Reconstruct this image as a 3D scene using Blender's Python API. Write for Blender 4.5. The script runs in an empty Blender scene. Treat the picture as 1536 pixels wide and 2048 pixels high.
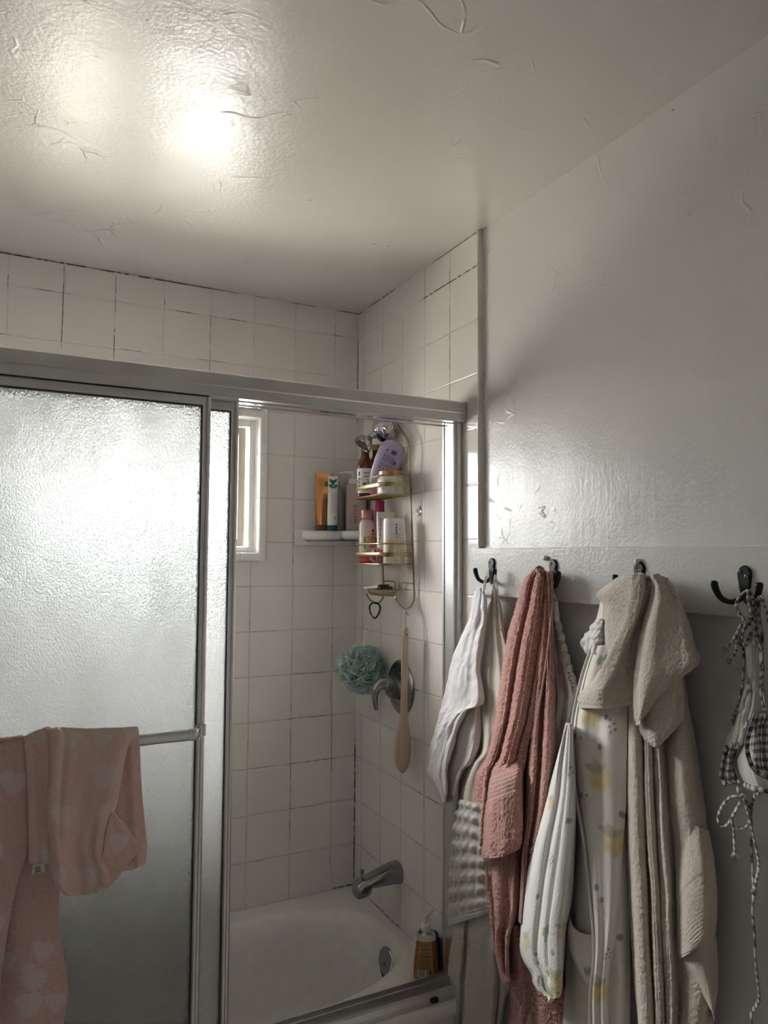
# bathroom scene: shower with sliding glass doors, towels and robes on wall hooks
EXPOSURE = 1.95
WORLD_LOW = 4.5
WORLD_MID = 5.6
WORLD_HIGH = 26.0
WORLD_STRENGTH = 1.0
SUN = 11.0
GLASS_BUMP = 0.58
GLASS_ROUGH = 0.38
GLASS_FILM = 0.32
CAM_LENS = 25.46465
CAM_M = [[0.890125, -0.032351, -0.454568, -1.123132], [-0.455688, -0.051823, -0.88863, -2.411127], [0.005191, 0.998132, -0.060871, 1.569476], [0.0, 0.0, 0.0, 1.0]]
# control points of the hanging cloths and cords, metres in room coordinates
SHAPES = {
 'washcloth_front': [[[-0.0320, -0.8063, 1.4827], [-0.0470, -0.8366, 1.4868], [-0.0500, -0.8492, 1.4900], [-0.0520, -0.8600, 1.4903], [-0.0490, -0.8633, 1.4874], [-0.0530, -0.8767, 1.4852], [-0.0400, -0.8656, 1.4815]], [[-0.0320, -0.7945, 1.4544], [-0.0470, -0.8284, 1.4571], [-0.0500, -0.8445, 1.4585], [-0.0520, -0.8586, 1.4590], [-0.0490, -0.8646, 1.4565], [-0.0530, -0.8805, 1.4548], [-0.0400, -0.8721, 1.4513]], [[-0.0320, -0.7777, 1.4096], [-0.0470, -0.8146, 1.4129], [-0.0500, -0.8333, 1.4144], [-0.0520, -0.8503, 1.4158], [-0.0490, -0.8598, 1.4172], [-0.0530, -0.8791, 1.4197], [-0.0400, -0.8741, 1.4197]], [[-0.0320, -0.7261, 1.3351], [-0.0470, -0.7700, 1.3405], [-0.0500, -0.7949, 1.3434], [-0.0520, -0.8179, 1.3459], [-0.0490, -0.8330, 1.3474], [-0.0530, -0.8581, 1.3503], [-0.0400, -0.8583, 1.3497]], [[-0.0320, -0.6827, 1.2547], [-0.0470, -0.7326, 1.2627], [-0.0500, -0.7627, 1.2671], [-0.0520, -0.7906, 1.2712], [-0.0490, -0.8104, 1.2738], [-0.0530, -0.8401, 1.2782], [-0.0400, -0.8445, 1.2780]], [[-0.0320, -0.6486, 1.1623], [-0.0470, -0.7081, 1.1718], [-0.0500, -0.7469, 1.1767], [-0.0520, -0.7830, 1.1816], [-0.0490, -0.8107, 1.1876], [-0.0530, -0.8479, 1.1959], [-0.0400, -0.8596, 1.1981]], [[-0.0320, -0.6217, 1.1057], [-0.0470, -0.6759, 1.1180], [-0.0500, -0.7095, 1.1250], [-0.0520, -0.7386, 1.1345], [-0.0490, -0.7564, 1.1462], [-0.0530, -0.7845, 1.1604], [-0.0400, -0.7865, 1.1680]], [[-0.0320, -0.5915, 1.0487], [-0.0470, -0.6395, 1.0591], [-0.0500, -0.6669, 1.0637], [-0.0520, -0.6921, 1.0680], [-0.0490, -0.7076, 1.0755], [-0.0530, -0.7337, 1.0861], [-0.0400, -0.7331, 1.0889]], [[-0.0320, -0.5636, 0.9527], [-0.0470, -0.6101, 0.9635], [-0.0500, -0.6358, 0.9675], [-0.0520, -0.6583, 0.9738], [-0.0490, -0.6707, 0.9827], [-0.0530, -0.6941, 0.9953], [-0.0400, -0.6902, 0.9986]], [[-0.0320, -0.6001, 0.9216], [-0.0470, -0.6376, 0.9331], [-0.0500, -0.6550, 0.9374], [-0.0520, -0.6706, 0.9411], [-0.0490, -0.6779, 0.9418], [-0.0530, -0.6964, 0.9466], [-0.0400, -0.6876, 0.9415]], [[-0.0320, -0.6487, 0.8831], [-0.0470, -0.6754, 0.8933], [-0.0500, -0.6826, 0.8959], [-0.0520, -0.6879, 0.8984], [-0.0490, -0.6851, 0.8978], [-0.0530, -0.6935, 0.9016], [-0.0400, -0.6747, 0.8948]]],
 'washcloth_back': [[[-0.0220, -0.7352, 1.1809], [-0.0330, -0.7743, 1.1887], [-0.0310, -0.7932, 1.1919], [-0.0340, -0.8190, 1.1980], [-0.0200, -0.8197, 1.1982]], [[-0.0220, -0.7002, 1.1204], [-0.0330, -0.7495, 1.1314], [-0.0310, -0.7778, 1.1368], [-0.0340, -0.8104, 1.1496], [-0.0200, -0.8172, 1.1565]], [[-0.0220, -0.6746, 1.0469], [-0.0330, -0.7300, 1.0609], [-0.0310, -0.7635, 1.0693], [-0.0340, -0.8020, 1.0845], [-0.0200, -0.8146, 1.0917]], [[-0.0220, -0.6642, 1.0035], [-0.0330, -0.7120, 1.0143], [-0.0310, -0.7385, 1.0183], [-0.0340, -0.7721, 1.0265], [-0.0200, -0.7797, 1.0267]], [[-0.0220, -0.6589, 0.9584], [-0.0330, -0.7000, 0.9708], [-0.0310, -0.7176, 0.9788], [-0.0340, -0.7402, 0.9926], [-0.0200, -0.7366, 0.9973]], [[-0.0220, -0.6641, 0.9216], [-0.0330, -0.6949, 0.9275], [-0.0310, -0.7027, 0.9304], [-0.0340, -0.7155, 0.9415], [-0.0200, -0.7018, 0.9427]], [[-0.0220, -0.6821, 0.9051], [-0.0330, -0.7025, 0.9127], [-0.0310, -0.7021, 0.9126], [-0.0340, -0.7089, 0.9162], [-0.0200, -0.6892, 0.9096]]],
 'washcloth_loop': [[-0.0450, -0.8254, 1.4824], [-0.0450, -0.8415, 1.4883], [-0.0460, -0.8654, 1.4842], [-0.0470, -0.8713, 1.4997], [-0.0480, -0.8761, 1.5126], [-0.0490, -0.8831, 1.5205], [-0.0490, -0.8853, 1.5155], [-0.0480, -0.8794, 1.5000], [-0.0460, -0.8720, 1.4845]],
 'oatmeal_upper': [[[-0.0140, -0.8598, 1.4744], [-0.0300, -0.8858, 1.4822], [-0.0260, -0.8838, 1.4882], [-0.0340, -0.8985, 1.4952], [-0.0280, -0.8944, 1.4896], [-0.0290, -0.9001, 1.4839], [-0.0180, -0.8893, 1.4771]], [[-0.0140, -0.8509, 1.4571], [-0.0300, -0.8801, 1.4607], [-0.0260, -0.8813, 1.4622], [-0.0340, -0.8991, 1.4649], [-0.0280, -0.8976, 1.4644], [-0.0290, -0.9059, 1.4640], [-0.0180, -0.8977, 1.4624]], [[-0.0140, -0.8373, 1.4343], [-0.0300, -0.8711, 1.4370], [-0.0260, -0.8765, 1.4372], [-0.0340, -0.8985, 1.4391], [-0.0280, -0.9008, 1.4403], [-0.0290, -0.9127, 1.4423], [-0.0180, -0.9082, 1.4428]], [[-0.0140, -0.8256, 1.3631], [-0.0300, -0.8644, 1.3676], [-0.0260, -0.8745, 1.3685], [-0.0340, -0.9011, 1.3715], [-0.0280, -0.9080, 1.3727], [-0.0290, -0.9243, 1.3752], [-0.0180, -0.9243, 1.3755]], [[-0.0140, -0.8137, 1.2550], [-0.0300, -0.8612, 1.2632], [-0.0260, -0.8796, 1.2656], [-0.0340, -0.9141, 1.2719], [-0.0280, -0.9287, 1.2747], [-0.0290, -0.9525, 1.2793], [-0.0180, -0.9599, 1.2806]], [[-0.0140, -0.8085, 1.1478], [-0.0300, -0.8569, 1.1589], [-0.0260, -0.8760, 1.1623], [-0.0340, -0.9112, 1.1700], [-0.0280, -0.9265, 1.1724], [-0.0290, -0.9509, 1.1773], [-0.0180, -0.9589, 1.1779]], [[-0.0140, -0.8035, 1.0628], [-0.0300, -0.8528, 1.0762], [-0.0260, -0.8726, 1.0805], [-0.0340, -0.9085, 1.0899], [-0.0280, -0.9245, 1.0929], [-0.0290, -0.9495, 1.0990], [-0.0180, -0.9582, 1.0997]], [[-0.0140, -0.7518, 1.0137], [-0.0300, -0.8075, 1.0288], [-0.0260, -0.8327, 1.0337], [-0.0340, -0.8741, 1.0446], [-0.0280, -0.8950, 1.0491], [-0.0290, -0.9248, 1.0568], [-0.0180, -0.9379, 1.0587]], [[-0.0140, -0.7101, 0.9442], [-0.0300, -0.7703, 0.9619], [-0.0260, -0.7991, 0.9680], [-0.0340, -0.8442, 0.9805], [-0.0280, -0.8682, 0.9864], [-0.0290, -0.9012, 0.9958], [-0.0180, -0.9170, 0.9987]], [[-0.0140, -0.6975, 0.8977], [-0.0300, -0.7581, 0.9146], [-0.0260, -0.7869, 0.9192], [-0.0340, -0.8322, 0.9307], [-0.0280, -0.8567, 0.9359], [-0.0290, -0.8902, 0.9450], [-0.0180, -0.9063, 0.9470]]],
 'oatmeal_waffle': [[[-0.0300, -0.7272, 0.9168], [-0.0500, -0.7900, 0.9339], [-0.0560, -0.8299, 0.9424], [-0.0580, -0.8634, 0.9506], [-0.0540, -0.8877, 0.9566], [-0.0460, -0.9057, 0.9602], [-0.0300, -0.9124, 0.9591]], [[-0.0300, -0.7173, 0.8954], [-0.0500, -0.7822, 0.9129], [-0.0560, -0.8240, 0.9216], [-0.0580, -0.8590, 0.9287], [-0.0540, -0.8847, 0.9332], [-0.0460, -0.9042, 0.9352], [-0.0300, -0.9122, 0.9325]], [[-0.0300, -0.7022, 0.8549], [-0.0500, -0.7705, 0.8739], [-0.0560, -0.8153, 0.8835], [-0.0580, -0.8529, 0.8906], [-0.0540, -0.8807, 0.8939], [-0.0460, -0.9020, 0.8946], [-0.0300, -0.9119, 0.8902]], [[-0.0300, -0.6895, 0.7788], [-0.0500, -0.7605, 0.8051], [-0.0560, -0.8076, 0.8207], [-0.0580, -0.8472, 0.8334], [-0.0540, -0.8769, 0.8421], [-0.0460, -0.9000, 0.8478], [-0.0300, -0.9116, 0.8480]], [[-0.0300, -0.6741, 0.6959], [-0.0500, -0.7485, 0.7278], [-0.0560, -0.7986, 0.7477], [-0.0580, -0.8408, 0.7644], [-0.0540, -0.8726, 0.7785], [-0.0460, -0.8977, 0.7892], [-0.0300, -0.9112, 0.7939]], [[-0.0300, -0.6651, 0.6163], [-0.0500, -0.7412, 0.6557], [-0.0560, -0.7928, 0.6818], [-0.0580, -0.8364, 0.7037], [-0.0540, -0.8696, 0.7204], [-0.0460, -0.8961, 0.7334], [-0.0300, -0.9108, 0.7400]], [[-0.0300, -0.6664, 0.5796], [-0.0500, -0.7420, 0.6232], [-0.0560, -0.7931, 0.6529], [-0.0580, -0.8363, 0.6781], [-0.0540, -0.8695, 0.6971], [-0.0460, -0.8959, 0.7123], [-0.0300, -0.9106, 0.7209]], [[-0.0300, -0.6690, 0.5595], [-0.0500, -0.7441, 0.6043], [-0.0560, -0.7949, 0.6348], [-0.0580, -0.8378, 0.6608], [-0.0540, -0.8704, 0.6809], [-0.0460, -0.8963, 0.6971], [-0.0300, -0.9105, 0.7065]]],
 'oatmeal_loop': [[-0.0300, -0.8844, 1.4771], [-0.0360, -0.8972, 1.4980], [-0.0420, -0.9089, 1.5161], [-0.0430, -0.9135, 1.5237], [-0.0420, -0.9152, 1.5163], [-0.0360, -0.9121, 1.4986], [-0.0300, -0.9090, 1.4783]],
 'grey_towel': [[[-0.0140, -0.6693, 0.6388], [-0.0360, -0.7320, 0.6703], [-0.0400, -0.7700, 0.6884], [-0.0280, -0.7676, 0.6860], [-0.0440, -0.8113, 0.7080], [-0.0460, -0.8483, 0.7253], [-0.0400, -0.8748, 0.7367], [-0.0380, -0.9022, 0.7490], [-0.0200, -0.8971, 0.7445]], [[-0.0140, -0.6641, 0.5525], [-0.0360, -0.7277, 0.5880], [-0.0400, -0.7665, 0.6090], [-0.0280, -0.7645, 0.6069], [-0.0440, -0.8087, 0.6317], [-0.0460, -0.8464, 0.6522], [-0.0400, -0.8735, 0.6667], [-0.0380, -0.9014, 0.6818], [-0.0200, -0.8966, 0.6782]], [[-0.0140, -0.6564, 0.5130], [-0.0360, -0.7205, 0.5489], [-0.0400, -0.7598, 0.5695], [-0.0280, -0.7579, 0.5668], [-0.0440, -0.8024, 0.5918], [-0.0460, -0.8406, 0.6116], [-0.0400, -0.8683, 0.6249], [-0.0380, -0.8966, 0.6391], [-0.0200, -0.8921, 0.6343]], [[-0.0140, -0.6460, 0.4681], [-0.0360, -0.7117, 0.5051], [-0.0400, -0.7527, 0.5262], [-0.0280, -0.7514, 0.5231], [-0.0440, -0.7970, 0.5489], [-0.0460, -0.8368, 0.5691], [-0.0400, -0.8659, 0.5828], [-0.0380, -0.8955, 0.5975], [-0.0200, -0.8918, 0.5922]], [[-0.0140, -0.6330, 0.3881], [-0.0360, -0.7007, 0.4280], [-0.0400, -0.7436, 0.4507], [-0.0280, -0.7431, 0.4474], [-0.0440, -0.7899, 0.4752], [-0.0460, -0.8314, 0.4985], [-0.0400, -0.8618, 0.5165], [-0.0380, -0.8924, 0.5350], [-0.0200, -0.8893, 0.5313]], [[-0.0140, -0.6291, 0.3259], [-0.0360, -0.6967, 0.3678], [-0.0400, -0.7395, 0.3916], [-0.0280, -0.7390, 0.3881], [-0.0440, -0.7858, 0.4173], [-0.0460, -0.8270, 0.4422], [-0.0400, -0.8573, 0.4605], [-0.0380, -0.8879, 0.4796], [-0.0200, -0.8847, 0.4754]], [[-0.0140, -0.6278, 0.2585], [-0.0360, -0.6939, 0.3011], [-0.0400, -0.7349, 0.3245], [-0.0280, -0.7334, 0.3199], [-0.0440, -0.7793, 0.3497], [-0.0460, -0.8191, 0.3732], [-0.0400, -0.8482, 0.3894], [-0.0380, -0.8777, 0.4068], [-0.0200, -0.8738, 0.4004]], [[-0.0140, -0.6252, 0.1773], [-0.0360, -0.6905, 0.2215], [-0.0400, -0.7307, 0.2451], [-0.0280, -0.7288, 0.2397], [-0.0440, -0.7742, 0.2707], [-0.0460, -0.8130, 0.2950], [-0.0400, -0.8409, 0.3132], [-0.0380, -0.8696, 0.3325], [-0.0200, -0.8648, 0.3262]], [[-0.0140, -0.6200, 0.1079], [-0.0360, -0.6856, 0.1538], [-0.0400, -0.7259, 0.1782], [-0.0280, -0.7240, 0.1722], [-0.0440, -0.7696, 0.2045], [-0.0460, -0.8086, 0.2294], [-0.0400, -0.8364, 0.2492], [-0.0380, -0.8650, 0.2701], [-0.0200, -0.8602, 0.2640]]],
 'grey_towel_tail': [[[-0.0120, -0.8593, 0.5325], [-0.0240, -0.9092, 0.5503], [-0.0100, -0.9268, 0.5535]], [[-0.0120, -0.8633, 0.4922], [-0.0240, -0.9108, 0.5140], [-0.0100, -0.9225, 0.5220]], [[-0.0120, -0.8630, 0.4498], [-0.0240, -0.9070, 0.4766], [-0.0100, -0.9061, 0.4840]], [[-0.0120, -0.8541, 0.3848], [-0.0240, -0.8900, 0.4083], [-0.0100, -0.8891, 0.4062]]],
 'pink_main': [[[-0.0400, -1.0594, 1.5367], [-0.0560, -1.0841, 1.5406], [-0.0600, -1.0939, 1.5441], [-0.0620, -1.1011, 1.5476], [-0.0640, -1.1085, 1.5497], [-0.0620, -1.1118, 1.5473], [-0.0580, -1.1127, 1.5449], [-0.0520, -1.1111, 1.5425], [-0.0440, -1.1071, 1.5400]], [[-0.0300, -1.0300, 1.5266], [-0.0520, -1.0672, 1.5302], [-0.0620, -1.0890, 1.5332], [-0.0660, -1.1031, 1.5360], [-0.0680, -1.1143, 1.5370], [-0.0680, -1.1224, 1.5338], [-0.0640, -1.1255, 1.5304], [-0.0560, -1.1238, 1.5270], [-0.0440, -1.1173, 1.5233]], [[-0.0180, -0.9916, 1.5074], [-0.0500, -1.0433, 1.5093], [-0.0620, -1.0711, 1.5101], [-0.0560, -1.0758, 1.5099], [-0.0680, -1.1019, 1.5107], [-0.0740, -1.1212, 1.5088], [-0.0660, -1.1221, 1.5056], [-0.0600, -1.1272, 1.5022], [-0.0500, -1.1293, 1.4980]], [[-0.0180, -0.9594, 1.4425], [-0.0500, -1.0156, 1.4468], [-0.0620, -1.0477, 1.4490], [-0.0560, -1.0563, 1.4491], [-0.0680, -1.0861, 1.4512], [-0.0740, -1.1103, 1.4521], [-0.0660, -1.1157, 1.4512], [-0.0600, -1.1259, 1.4505], [-0.0500, -1.1337, 1.4493]], [[-0.0180, -0.9189, 1.3551], [-0.0500, -0.9798, 1.3632], [-0.0620, -1.0164, 1.3677], [-0.0560, -1.0288, 1.3688], [-0.0680, -1.0624, 1.3729], [-0.0740, -1.0908, 1.3763], [-0.0660, -1.0996, 1.3768], [-0.0600, -1.1138, 1.3781], [-0.0500, -1.1260, 1.3789]], [[-0.0180, -0.8898, 1.2490], [-0.0500, -0.9522, 1.2612], [-0.0620, -0.9900, 1.2680], [-0.0560, -1.0031, 1.2696], [-0.0680, -1.0377, 1.2759], [-0.0740, -1.0670, 1.2810], [-0.0660, -1.0764, 1.2818], [-0.0600, -1.0913, 1.2837], [-0.0500, -1.1042, 1.2850]], [[-0.0180, -0.8711, 1.1606], [-0.0500, -0.9337, 1.1759], [-0.0620, -0.9711, 1.1845], [-0.0560, -0.9836, 1.1864], [-0.0680, -1.0180, 1.1943], [-0.0740, -1.0470, 1.2006], [-0.0660, -1.0557, 1.2015], [-0.0600, -1.0701, 1.2038], [-0.0500, -1.0823, 1.2052]], [[-0.0180, -0.8520, 1.0936], [-0.0500, -0.9138, 1.1112], [-0.0620, -0.9501, 1.1207], [-0.0560, -0.9610, 1.1225], [-0.0680, -0.9944, 1.1314], [-0.0740, -1.0222, 1.1384], [-0.0660, -1.0296, 1.1392], [-0.0600, -1.0424, 1.1415], [-0.0500, -1.0529, 1.1427]], [[-0.0180, -0.8228, 1.0385], [-0.0500, -0.8874, 1.0585], [-0.0620, -0.9262, 1.0696], [-0.0560, -0.9391, 1.0721], [-0.0680, -0.9747, 1.0824], [-0.0740, -1.0047, 1.0907], [-0.0660, -1.0138, 1.0920], [-0.0600, -1.0287, 1.0950], [-0.0500, -1.0414, 1.0969]], [[-0.0180, -0.7860, 0.9943], [-0.0500, -0.8547, 1.0162], [-0.0620, -0.8973, 1.0286], [-0.0560, -0.9134, 1.0315], [-0.0680, -0.9522, 1.0429], [-0.0740, -0.9856, 1.0523], [-0.0660, -0.9976, 1.0544], [-0.0600, -1.0157, 1.0585], [-0.0500, -1.0318, 1.0615]], [[-0.0180, -0.7740, 0.9262], [-0.0500, -0.8442, 0.9508], [-0.0620, -0.8881, 0.9645], [-0.0560, -0.9054, 0.9678], [-0.0680, -0.9452, 0.9805], [-0.0740, -0.9799, 0.9925], [-0.0660, -0.9928, 0.9959], [-0.0600, -1.0120, 1.0016], [-0.0500, -1.0294, 1.0062]], [[-0.0180, -0.7620, 0.8577], [-0.0500, -0.8337, 0.8861], [-0.0620, -0.8790, 0.9027], [-0.0560, -0.8975, 0.9078], [-0.0680, -0.9385, 0.9230], [-0.0740, -0.9743, 0.9367], [-0.0660, -0.9882, 0.9412], [-0.0600, -1.0085, 0.9483], [-0.0500, -1.0270, 0.9545]], [[-0.0180, -0.7570, 0.8042], [-0.0500, -0.8293, 0.8338], [-0.0620, -0.8753, 0.8506], [-0.0560, -0.8942, 0.8549], [-0.0680, -0.9348, 0.8750], [-0.0740, -0.9700, 0.8931], [-0.0660, -0.9834, 0.9008], [-0.0600, -1.0032, 0.9117], [-0.0500, -1.0211, 0.9219]]],
 'pink_fold_end': [[[-0.0270, -0.8689, 1.0735], [-0.0387, -0.9091, 1.0864], [-0.0414, -0.9360, 1.0951], [-0.0423, -0.9598, 1.1028], [-0.0405, -0.9789, 1.1110], [-0.0378, -0.9963, 1.1187], [-0.0297, -1.0065, 1.1241]], [[-0.0468, -0.8879, 1.0312], [-0.0671, -0.9404, 1.0518], [-0.0718, -0.9701, 1.0642], [-0.0733, -0.9949, 1.0747], [-0.0702, -1.0131, 1.0827], [-0.0655, -1.0288, 1.0897], [-0.0515, -1.0322, 1.0925]], [[-0.0570, -0.8957, 1.0018], [-0.0817, -0.9559, 1.0267], [-0.0874, -0.9882, 1.0410], [-0.0893, -1.0145, 1.0531], [-0.0855, -1.0320, 1.0629], [-0.0798, -1.0467, 1.0716], [-0.0627, -1.0464, 1.0749]], [[-0.0600, -0.8955, 0.9633], [-0.0860, -0.9575, 0.9908], [-0.0920, -0.9902, 1.0064], [-0.0940, -1.0165, 1.0194], [-0.0900, -1.0344, 1.0288], [-0.0840, -1.0493, 1.0369], [-0.0660, -1.0484, 1.0388]], [[-0.0600, -0.8845, 0.9163], [-0.0860, -0.9496, 0.9411], [-0.0920, -0.9848, 0.9533], [-0.0940, -1.0135, 0.9633], [-0.0900, -1.0329, 0.9724], [-0.0840, -1.0491, 0.9801], [-0.0660, -1.0496, 0.9810]], [[-0.0600, -0.8778, 0.8595], [-0.0860, -0.9452, 0.8851], [-0.0920, -0.9825, 0.8971], [-0.0940, -1.0128, 0.9074], [-0.0900, -1.0316, 0.9210], [-0.0840, -1.0474, 0.9331], [-0.0660, -1.0474, 0.9379]], [[-0.0600, -0.8754, 0.8259], [-0.0860, -0.9423, 0.8547], [-0.0920, -0.9791, 0.8690], [-0.0940, -1.0082, 0.8826], [-0.0900, -1.0266, 0.8958], [-0.0840, -1.0420, 0.9074], [-0.0660, -1.0416, 0.9114]], [[-0.0600, -0.8861, 0.8177], [-0.0860, -0.9484, 0.8479], [-0.0920, -0.9811, 0.8635], [-0.0940, -1.0070, 0.8768], [-0.0900, -1.0233, 0.8873], [-0.0840, -1.0366, 0.8964], [-0.0660, -1.0341, 0.8976]]],
 'pink_right': [[[-0.0200, -1.0674, 1.5391], [-0.0560, -1.1179, 1.5392], [-0.0600, -1.1278, 1.5386], [-0.0480, -1.1169, 1.5363], [-0.0640, -1.1393, 1.5334], [-0.0500, -1.1254, 1.5298], [-0.0240, -1.0969, 1.5260]], [[-0.0200, -1.0634, 1.5040], [-0.0560, -1.1178, 1.5054], [-0.0600, -1.1304, 1.5051], [-0.0480, -1.1204, 1.5011], [-0.0640, -1.1431, 1.4967], [-0.0500, -1.1296, 1.4905], [-0.0240, -1.1015, 1.4839]], [[-0.0200, -1.0624, 1.4226], [-0.0560, -1.1153, 1.4281], [-0.0600, -1.1267, 1.4292], [-0.0480, -1.1188, 1.4282], [-0.0640, -1.1454, 1.4293], [-0.0500, -1.1357, 1.4265], [-0.0240, -1.1110, 1.4222]], [[-0.0200, -1.0431, 1.3278], [-0.0560, -1.1018, 1.3374], [-0.0600, -1.1170, 1.3396], [-0.0480, -1.1128, 1.3384], [-0.0640, -1.1436, 1.3410], [-0.0500, -1.1377, 1.3371], [-0.0240, -1.1166, 1.3307]], [[-0.0200, -1.0198, 1.2309], [-0.0560, -1.0845, 1.2454], [-0.0600, -1.1037, 1.2491], [-0.0480, -1.1031, 1.2480], [-0.0640, -1.1378, 1.2518], [-0.0500, -1.1352, 1.2463], [-0.0240, -1.1170, 1.2373]], [[-0.0200, -1.0038, 1.1458], [-0.0560, -1.0725, 1.1646], [-0.0600, -1.0941, 1.1698], [-0.0480, -1.0958, 1.1689], [-0.0640, -1.1335, 1.1753], [-0.0500, -1.1336, 1.1699], [-0.0240, -1.1176, 1.1601]], [[-0.0200, -0.9953, 1.0618], [-0.0560, -1.0648, 1.0845], [-0.0600, -1.0870, 1.0907], [-0.0480, -1.0890, 1.0897], [-0.0640, -1.1283, 1.1019], [-0.0500, -1.1297, 1.1005], [-0.0240, -1.1150, 1.0934]], [[-0.0200, -0.9905, 0.9671], [-0.0560, -1.0566, 0.9928], [-0.0600, -1.0762, 0.9994], [-0.0480, -1.0756, 0.9974], [-0.0640, -1.1122, 1.0110], [-0.0500, -1.1108, 1.0085], [-0.0240, -1.0934, 0.9992]], [[-0.0200, -0.9839, 0.8835], [-0.0560, -1.0439, 0.9081], [-0.0600, -1.0589, 0.9122], [-0.0480, -1.0536, 0.9071], [-0.0640, -1.0857, 0.9223], [-0.0500, -1.0795, 0.9187], [-0.0240, -1.0573, 0.9074]], [[-0.0200, -0.9779, 0.8522], [-0.0560, -1.0391, 0.8825], [-0.0600, -1.0549, 0.8901], [-0.0480, -1.0494, 0.8885], [-0.0640, -1.0806, 0.9066], [-0.0500, -1.0733, 0.9053], [-0.0240, -1.0501, 0.8959]], [[-0.0200, -0.9790, 0.7773], [-0.0560, -1.0372, 0.8077], [-0.0600, -1.0508, 0.8139], [-0.0480, -1.0440, 0.8088], [-0.0640, -1.0742, 0.8241], [-0.0500, -1.0660, 0.8180], [-0.0240, -1.0418, 0.8032]], [[-0.0200, -0.9687, 0.6977], [-0.0560, -1.0274, 0.7278], [-0.0600, -1.0414, 0.7328], [-0.0480, -1.0357, 0.7276], [-0.0640, -1.0675, 0.7451], [-0.0500, -1.0604, 0.7389], [-0.0240, -1.0373, 0.7230]]],
 'pink_inner': [[[-0.0240, -0.7942, 0.8564], [-0.0520, -0.8684, 0.8818], [-0.0460, -0.8920, 0.8850], [-0.0620, -0.9454, 0.9040], [-0.0500, -0.9593, 0.9095], [-0.0580, -0.9994, 0.9269], [-0.0360, -0.9993, 0.9260]], [[-0.0240, -0.7985, 0.7880], [-0.0520, -0.8738, 0.8168], [-0.0460, -0.8985, 0.8212], [-0.0620, -0.9517, 0.8462], [-0.0500, -0.9645, 0.8559], [-0.0580, -1.0036, 0.8784], [-0.0360, -1.0026, 0.8812]], [[-0.0240, -0.8140, 0.7196], [-0.0520, -0.8841, 0.7501], [-0.0460, -0.9043, 0.7543], [-0.0620, -0.9541, 0.7769], [-0.0500, -0.9645, 0.7821], [-0.0580, -1.0013, 0.8017], [-0.0360, -0.9980, 0.7995]], [[-0.0240, -0.8427, 0.6890], [-0.0520, -0.9024, 0.7109], [-0.0460, -0.9135, 0.7056], [-0.0620, -0.9547, 0.7181], [-0.0500, -0.9621, 0.7187], [-0.0580, -0.9960, 0.7349], [-0.0360, -0.9898, 0.7276]], [[-0.0240, -0.8576, 0.6439], [-0.0520, -0.9105, 0.6662], [-0.0460, -0.9153, 0.6598], [-0.0620, -0.9504, 0.6720], [-0.0500, -0.9502, 0.6667], [-0.0580, -0.9784, 0.6804], [-0.0360, -0.9662, 0.6690]], [[-0.0240, -0.8764, 0.5859], [-0.0520, -0.9261, 0.6133], [-0.0460, -0.9283, 0.6103], [-0.0620, -0.9607, 0.6268], [-0.0500, -0.9551, 0.6226], [-0.0580, -0.9767, 0.6363], [-0.0360, -0.9580, 0.6238]], [[-0.0240, -0.9011, 0.5513], [-0.0520, -0.9455, 0.5793], [-0.0460, -0.9433, 0.5759], [-0.0620, -0.9710, 0.5932], [-0.0500, -0.9606, 0.5858], [-0.0580, -0.9773, 0.5967], [-0.0360, -0.9537, 0.5802]], [[-0.0240, -0.9294, 0.5419], [-0.0520, -0.9690, 0.5690], [-0.0460, -0.9627, 0.5643], [-0.0620, -0.9858, 0.5805], [-0.0500, -0.9712, 0.5707], [-0.0580, -0.9834, 0.5795], [-0.0360, -0.9554, 0.5604]]],
 'pink_low': [[[-0.0100, -0.9076, 0.6628], [-0.0300, -0.9655, 0.6927], [-0.0240, -0.9876, 0.7012], [-0.0340, -1.0295, 0.7218], [-0.0260, -1.0477, 0.7281], [-0.0160, -1.0630, 0.7326]], [[-0.0100, -0.9152, 0.6068], [-0.0300, -0.9788, 0.6414], [-0.0240, -1.0066, 0.6530], [-0.0340, -1.0534, 0.6773], [-0.0260, -1.0766, 0.6863], [-0.0160, -1.0967, 0.6934]], [[-0.0100, -0.9147, 0.5475], [-0.0300, -0.9827, 0.5835], [-0.0240, -1.0145, 0.5952], [-0.0340, -1.0652, 0.6229], [-0.0260, -1.0922, 0.6344], [-0.0160, -1.1159, 0.6438]], [[-0.0100, -0.9174, 0.5088], [-0.0300, -0.9883, 0.5474], [-0.0240, -1.0229, 0.5606], [-0.0340, -1.0762, 0.5906], [-0.0260, -1.1056, 0.6039], [-0.0160, -1.1317, 0.6148]], [[-0.0100, -0.9200, 0.4679], [-0.0300, -0.9912, 0.5115], [-0.0240, -1.0260, 0.5287], [-0.0340, -1.0791, 0.5599], [-0.0260, -1.1085, 0.5735], [-0.0160, -1.1345, 0.5848]], [[-0.0100, -0.9075, 0.4118], [-0.0300, -0.9816, 0.4590], [-0.0240, -1.0189, 0.4783], [-0.0340, -1.0744, 0.5123], [-0.0260, -1.1059, 0.5277], [-0.0160, -1.1338, 0.5405]], [[-0.0100, -0.9086, 0.3095], [-0.0300, -0.9829, 0.3610], [-0.0240, -1.0204, 0.3821], [-0.0340, -1.0760, 0.4192], [-0.0260, -1.1076, 0.4360], [-0.0160, -1.1357, 0.4501]], [[-0.0100, -0.9119, 0.2188], [-0.0300, -0.9859, 0.2702], [-0.0240, -1.0233, 0.2891], [-0.0340, -1.0786, 0.3306], [-0.0260, -1.1098, 0.3533], [-0.0160, -1.1377, 0.3729]]],
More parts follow.
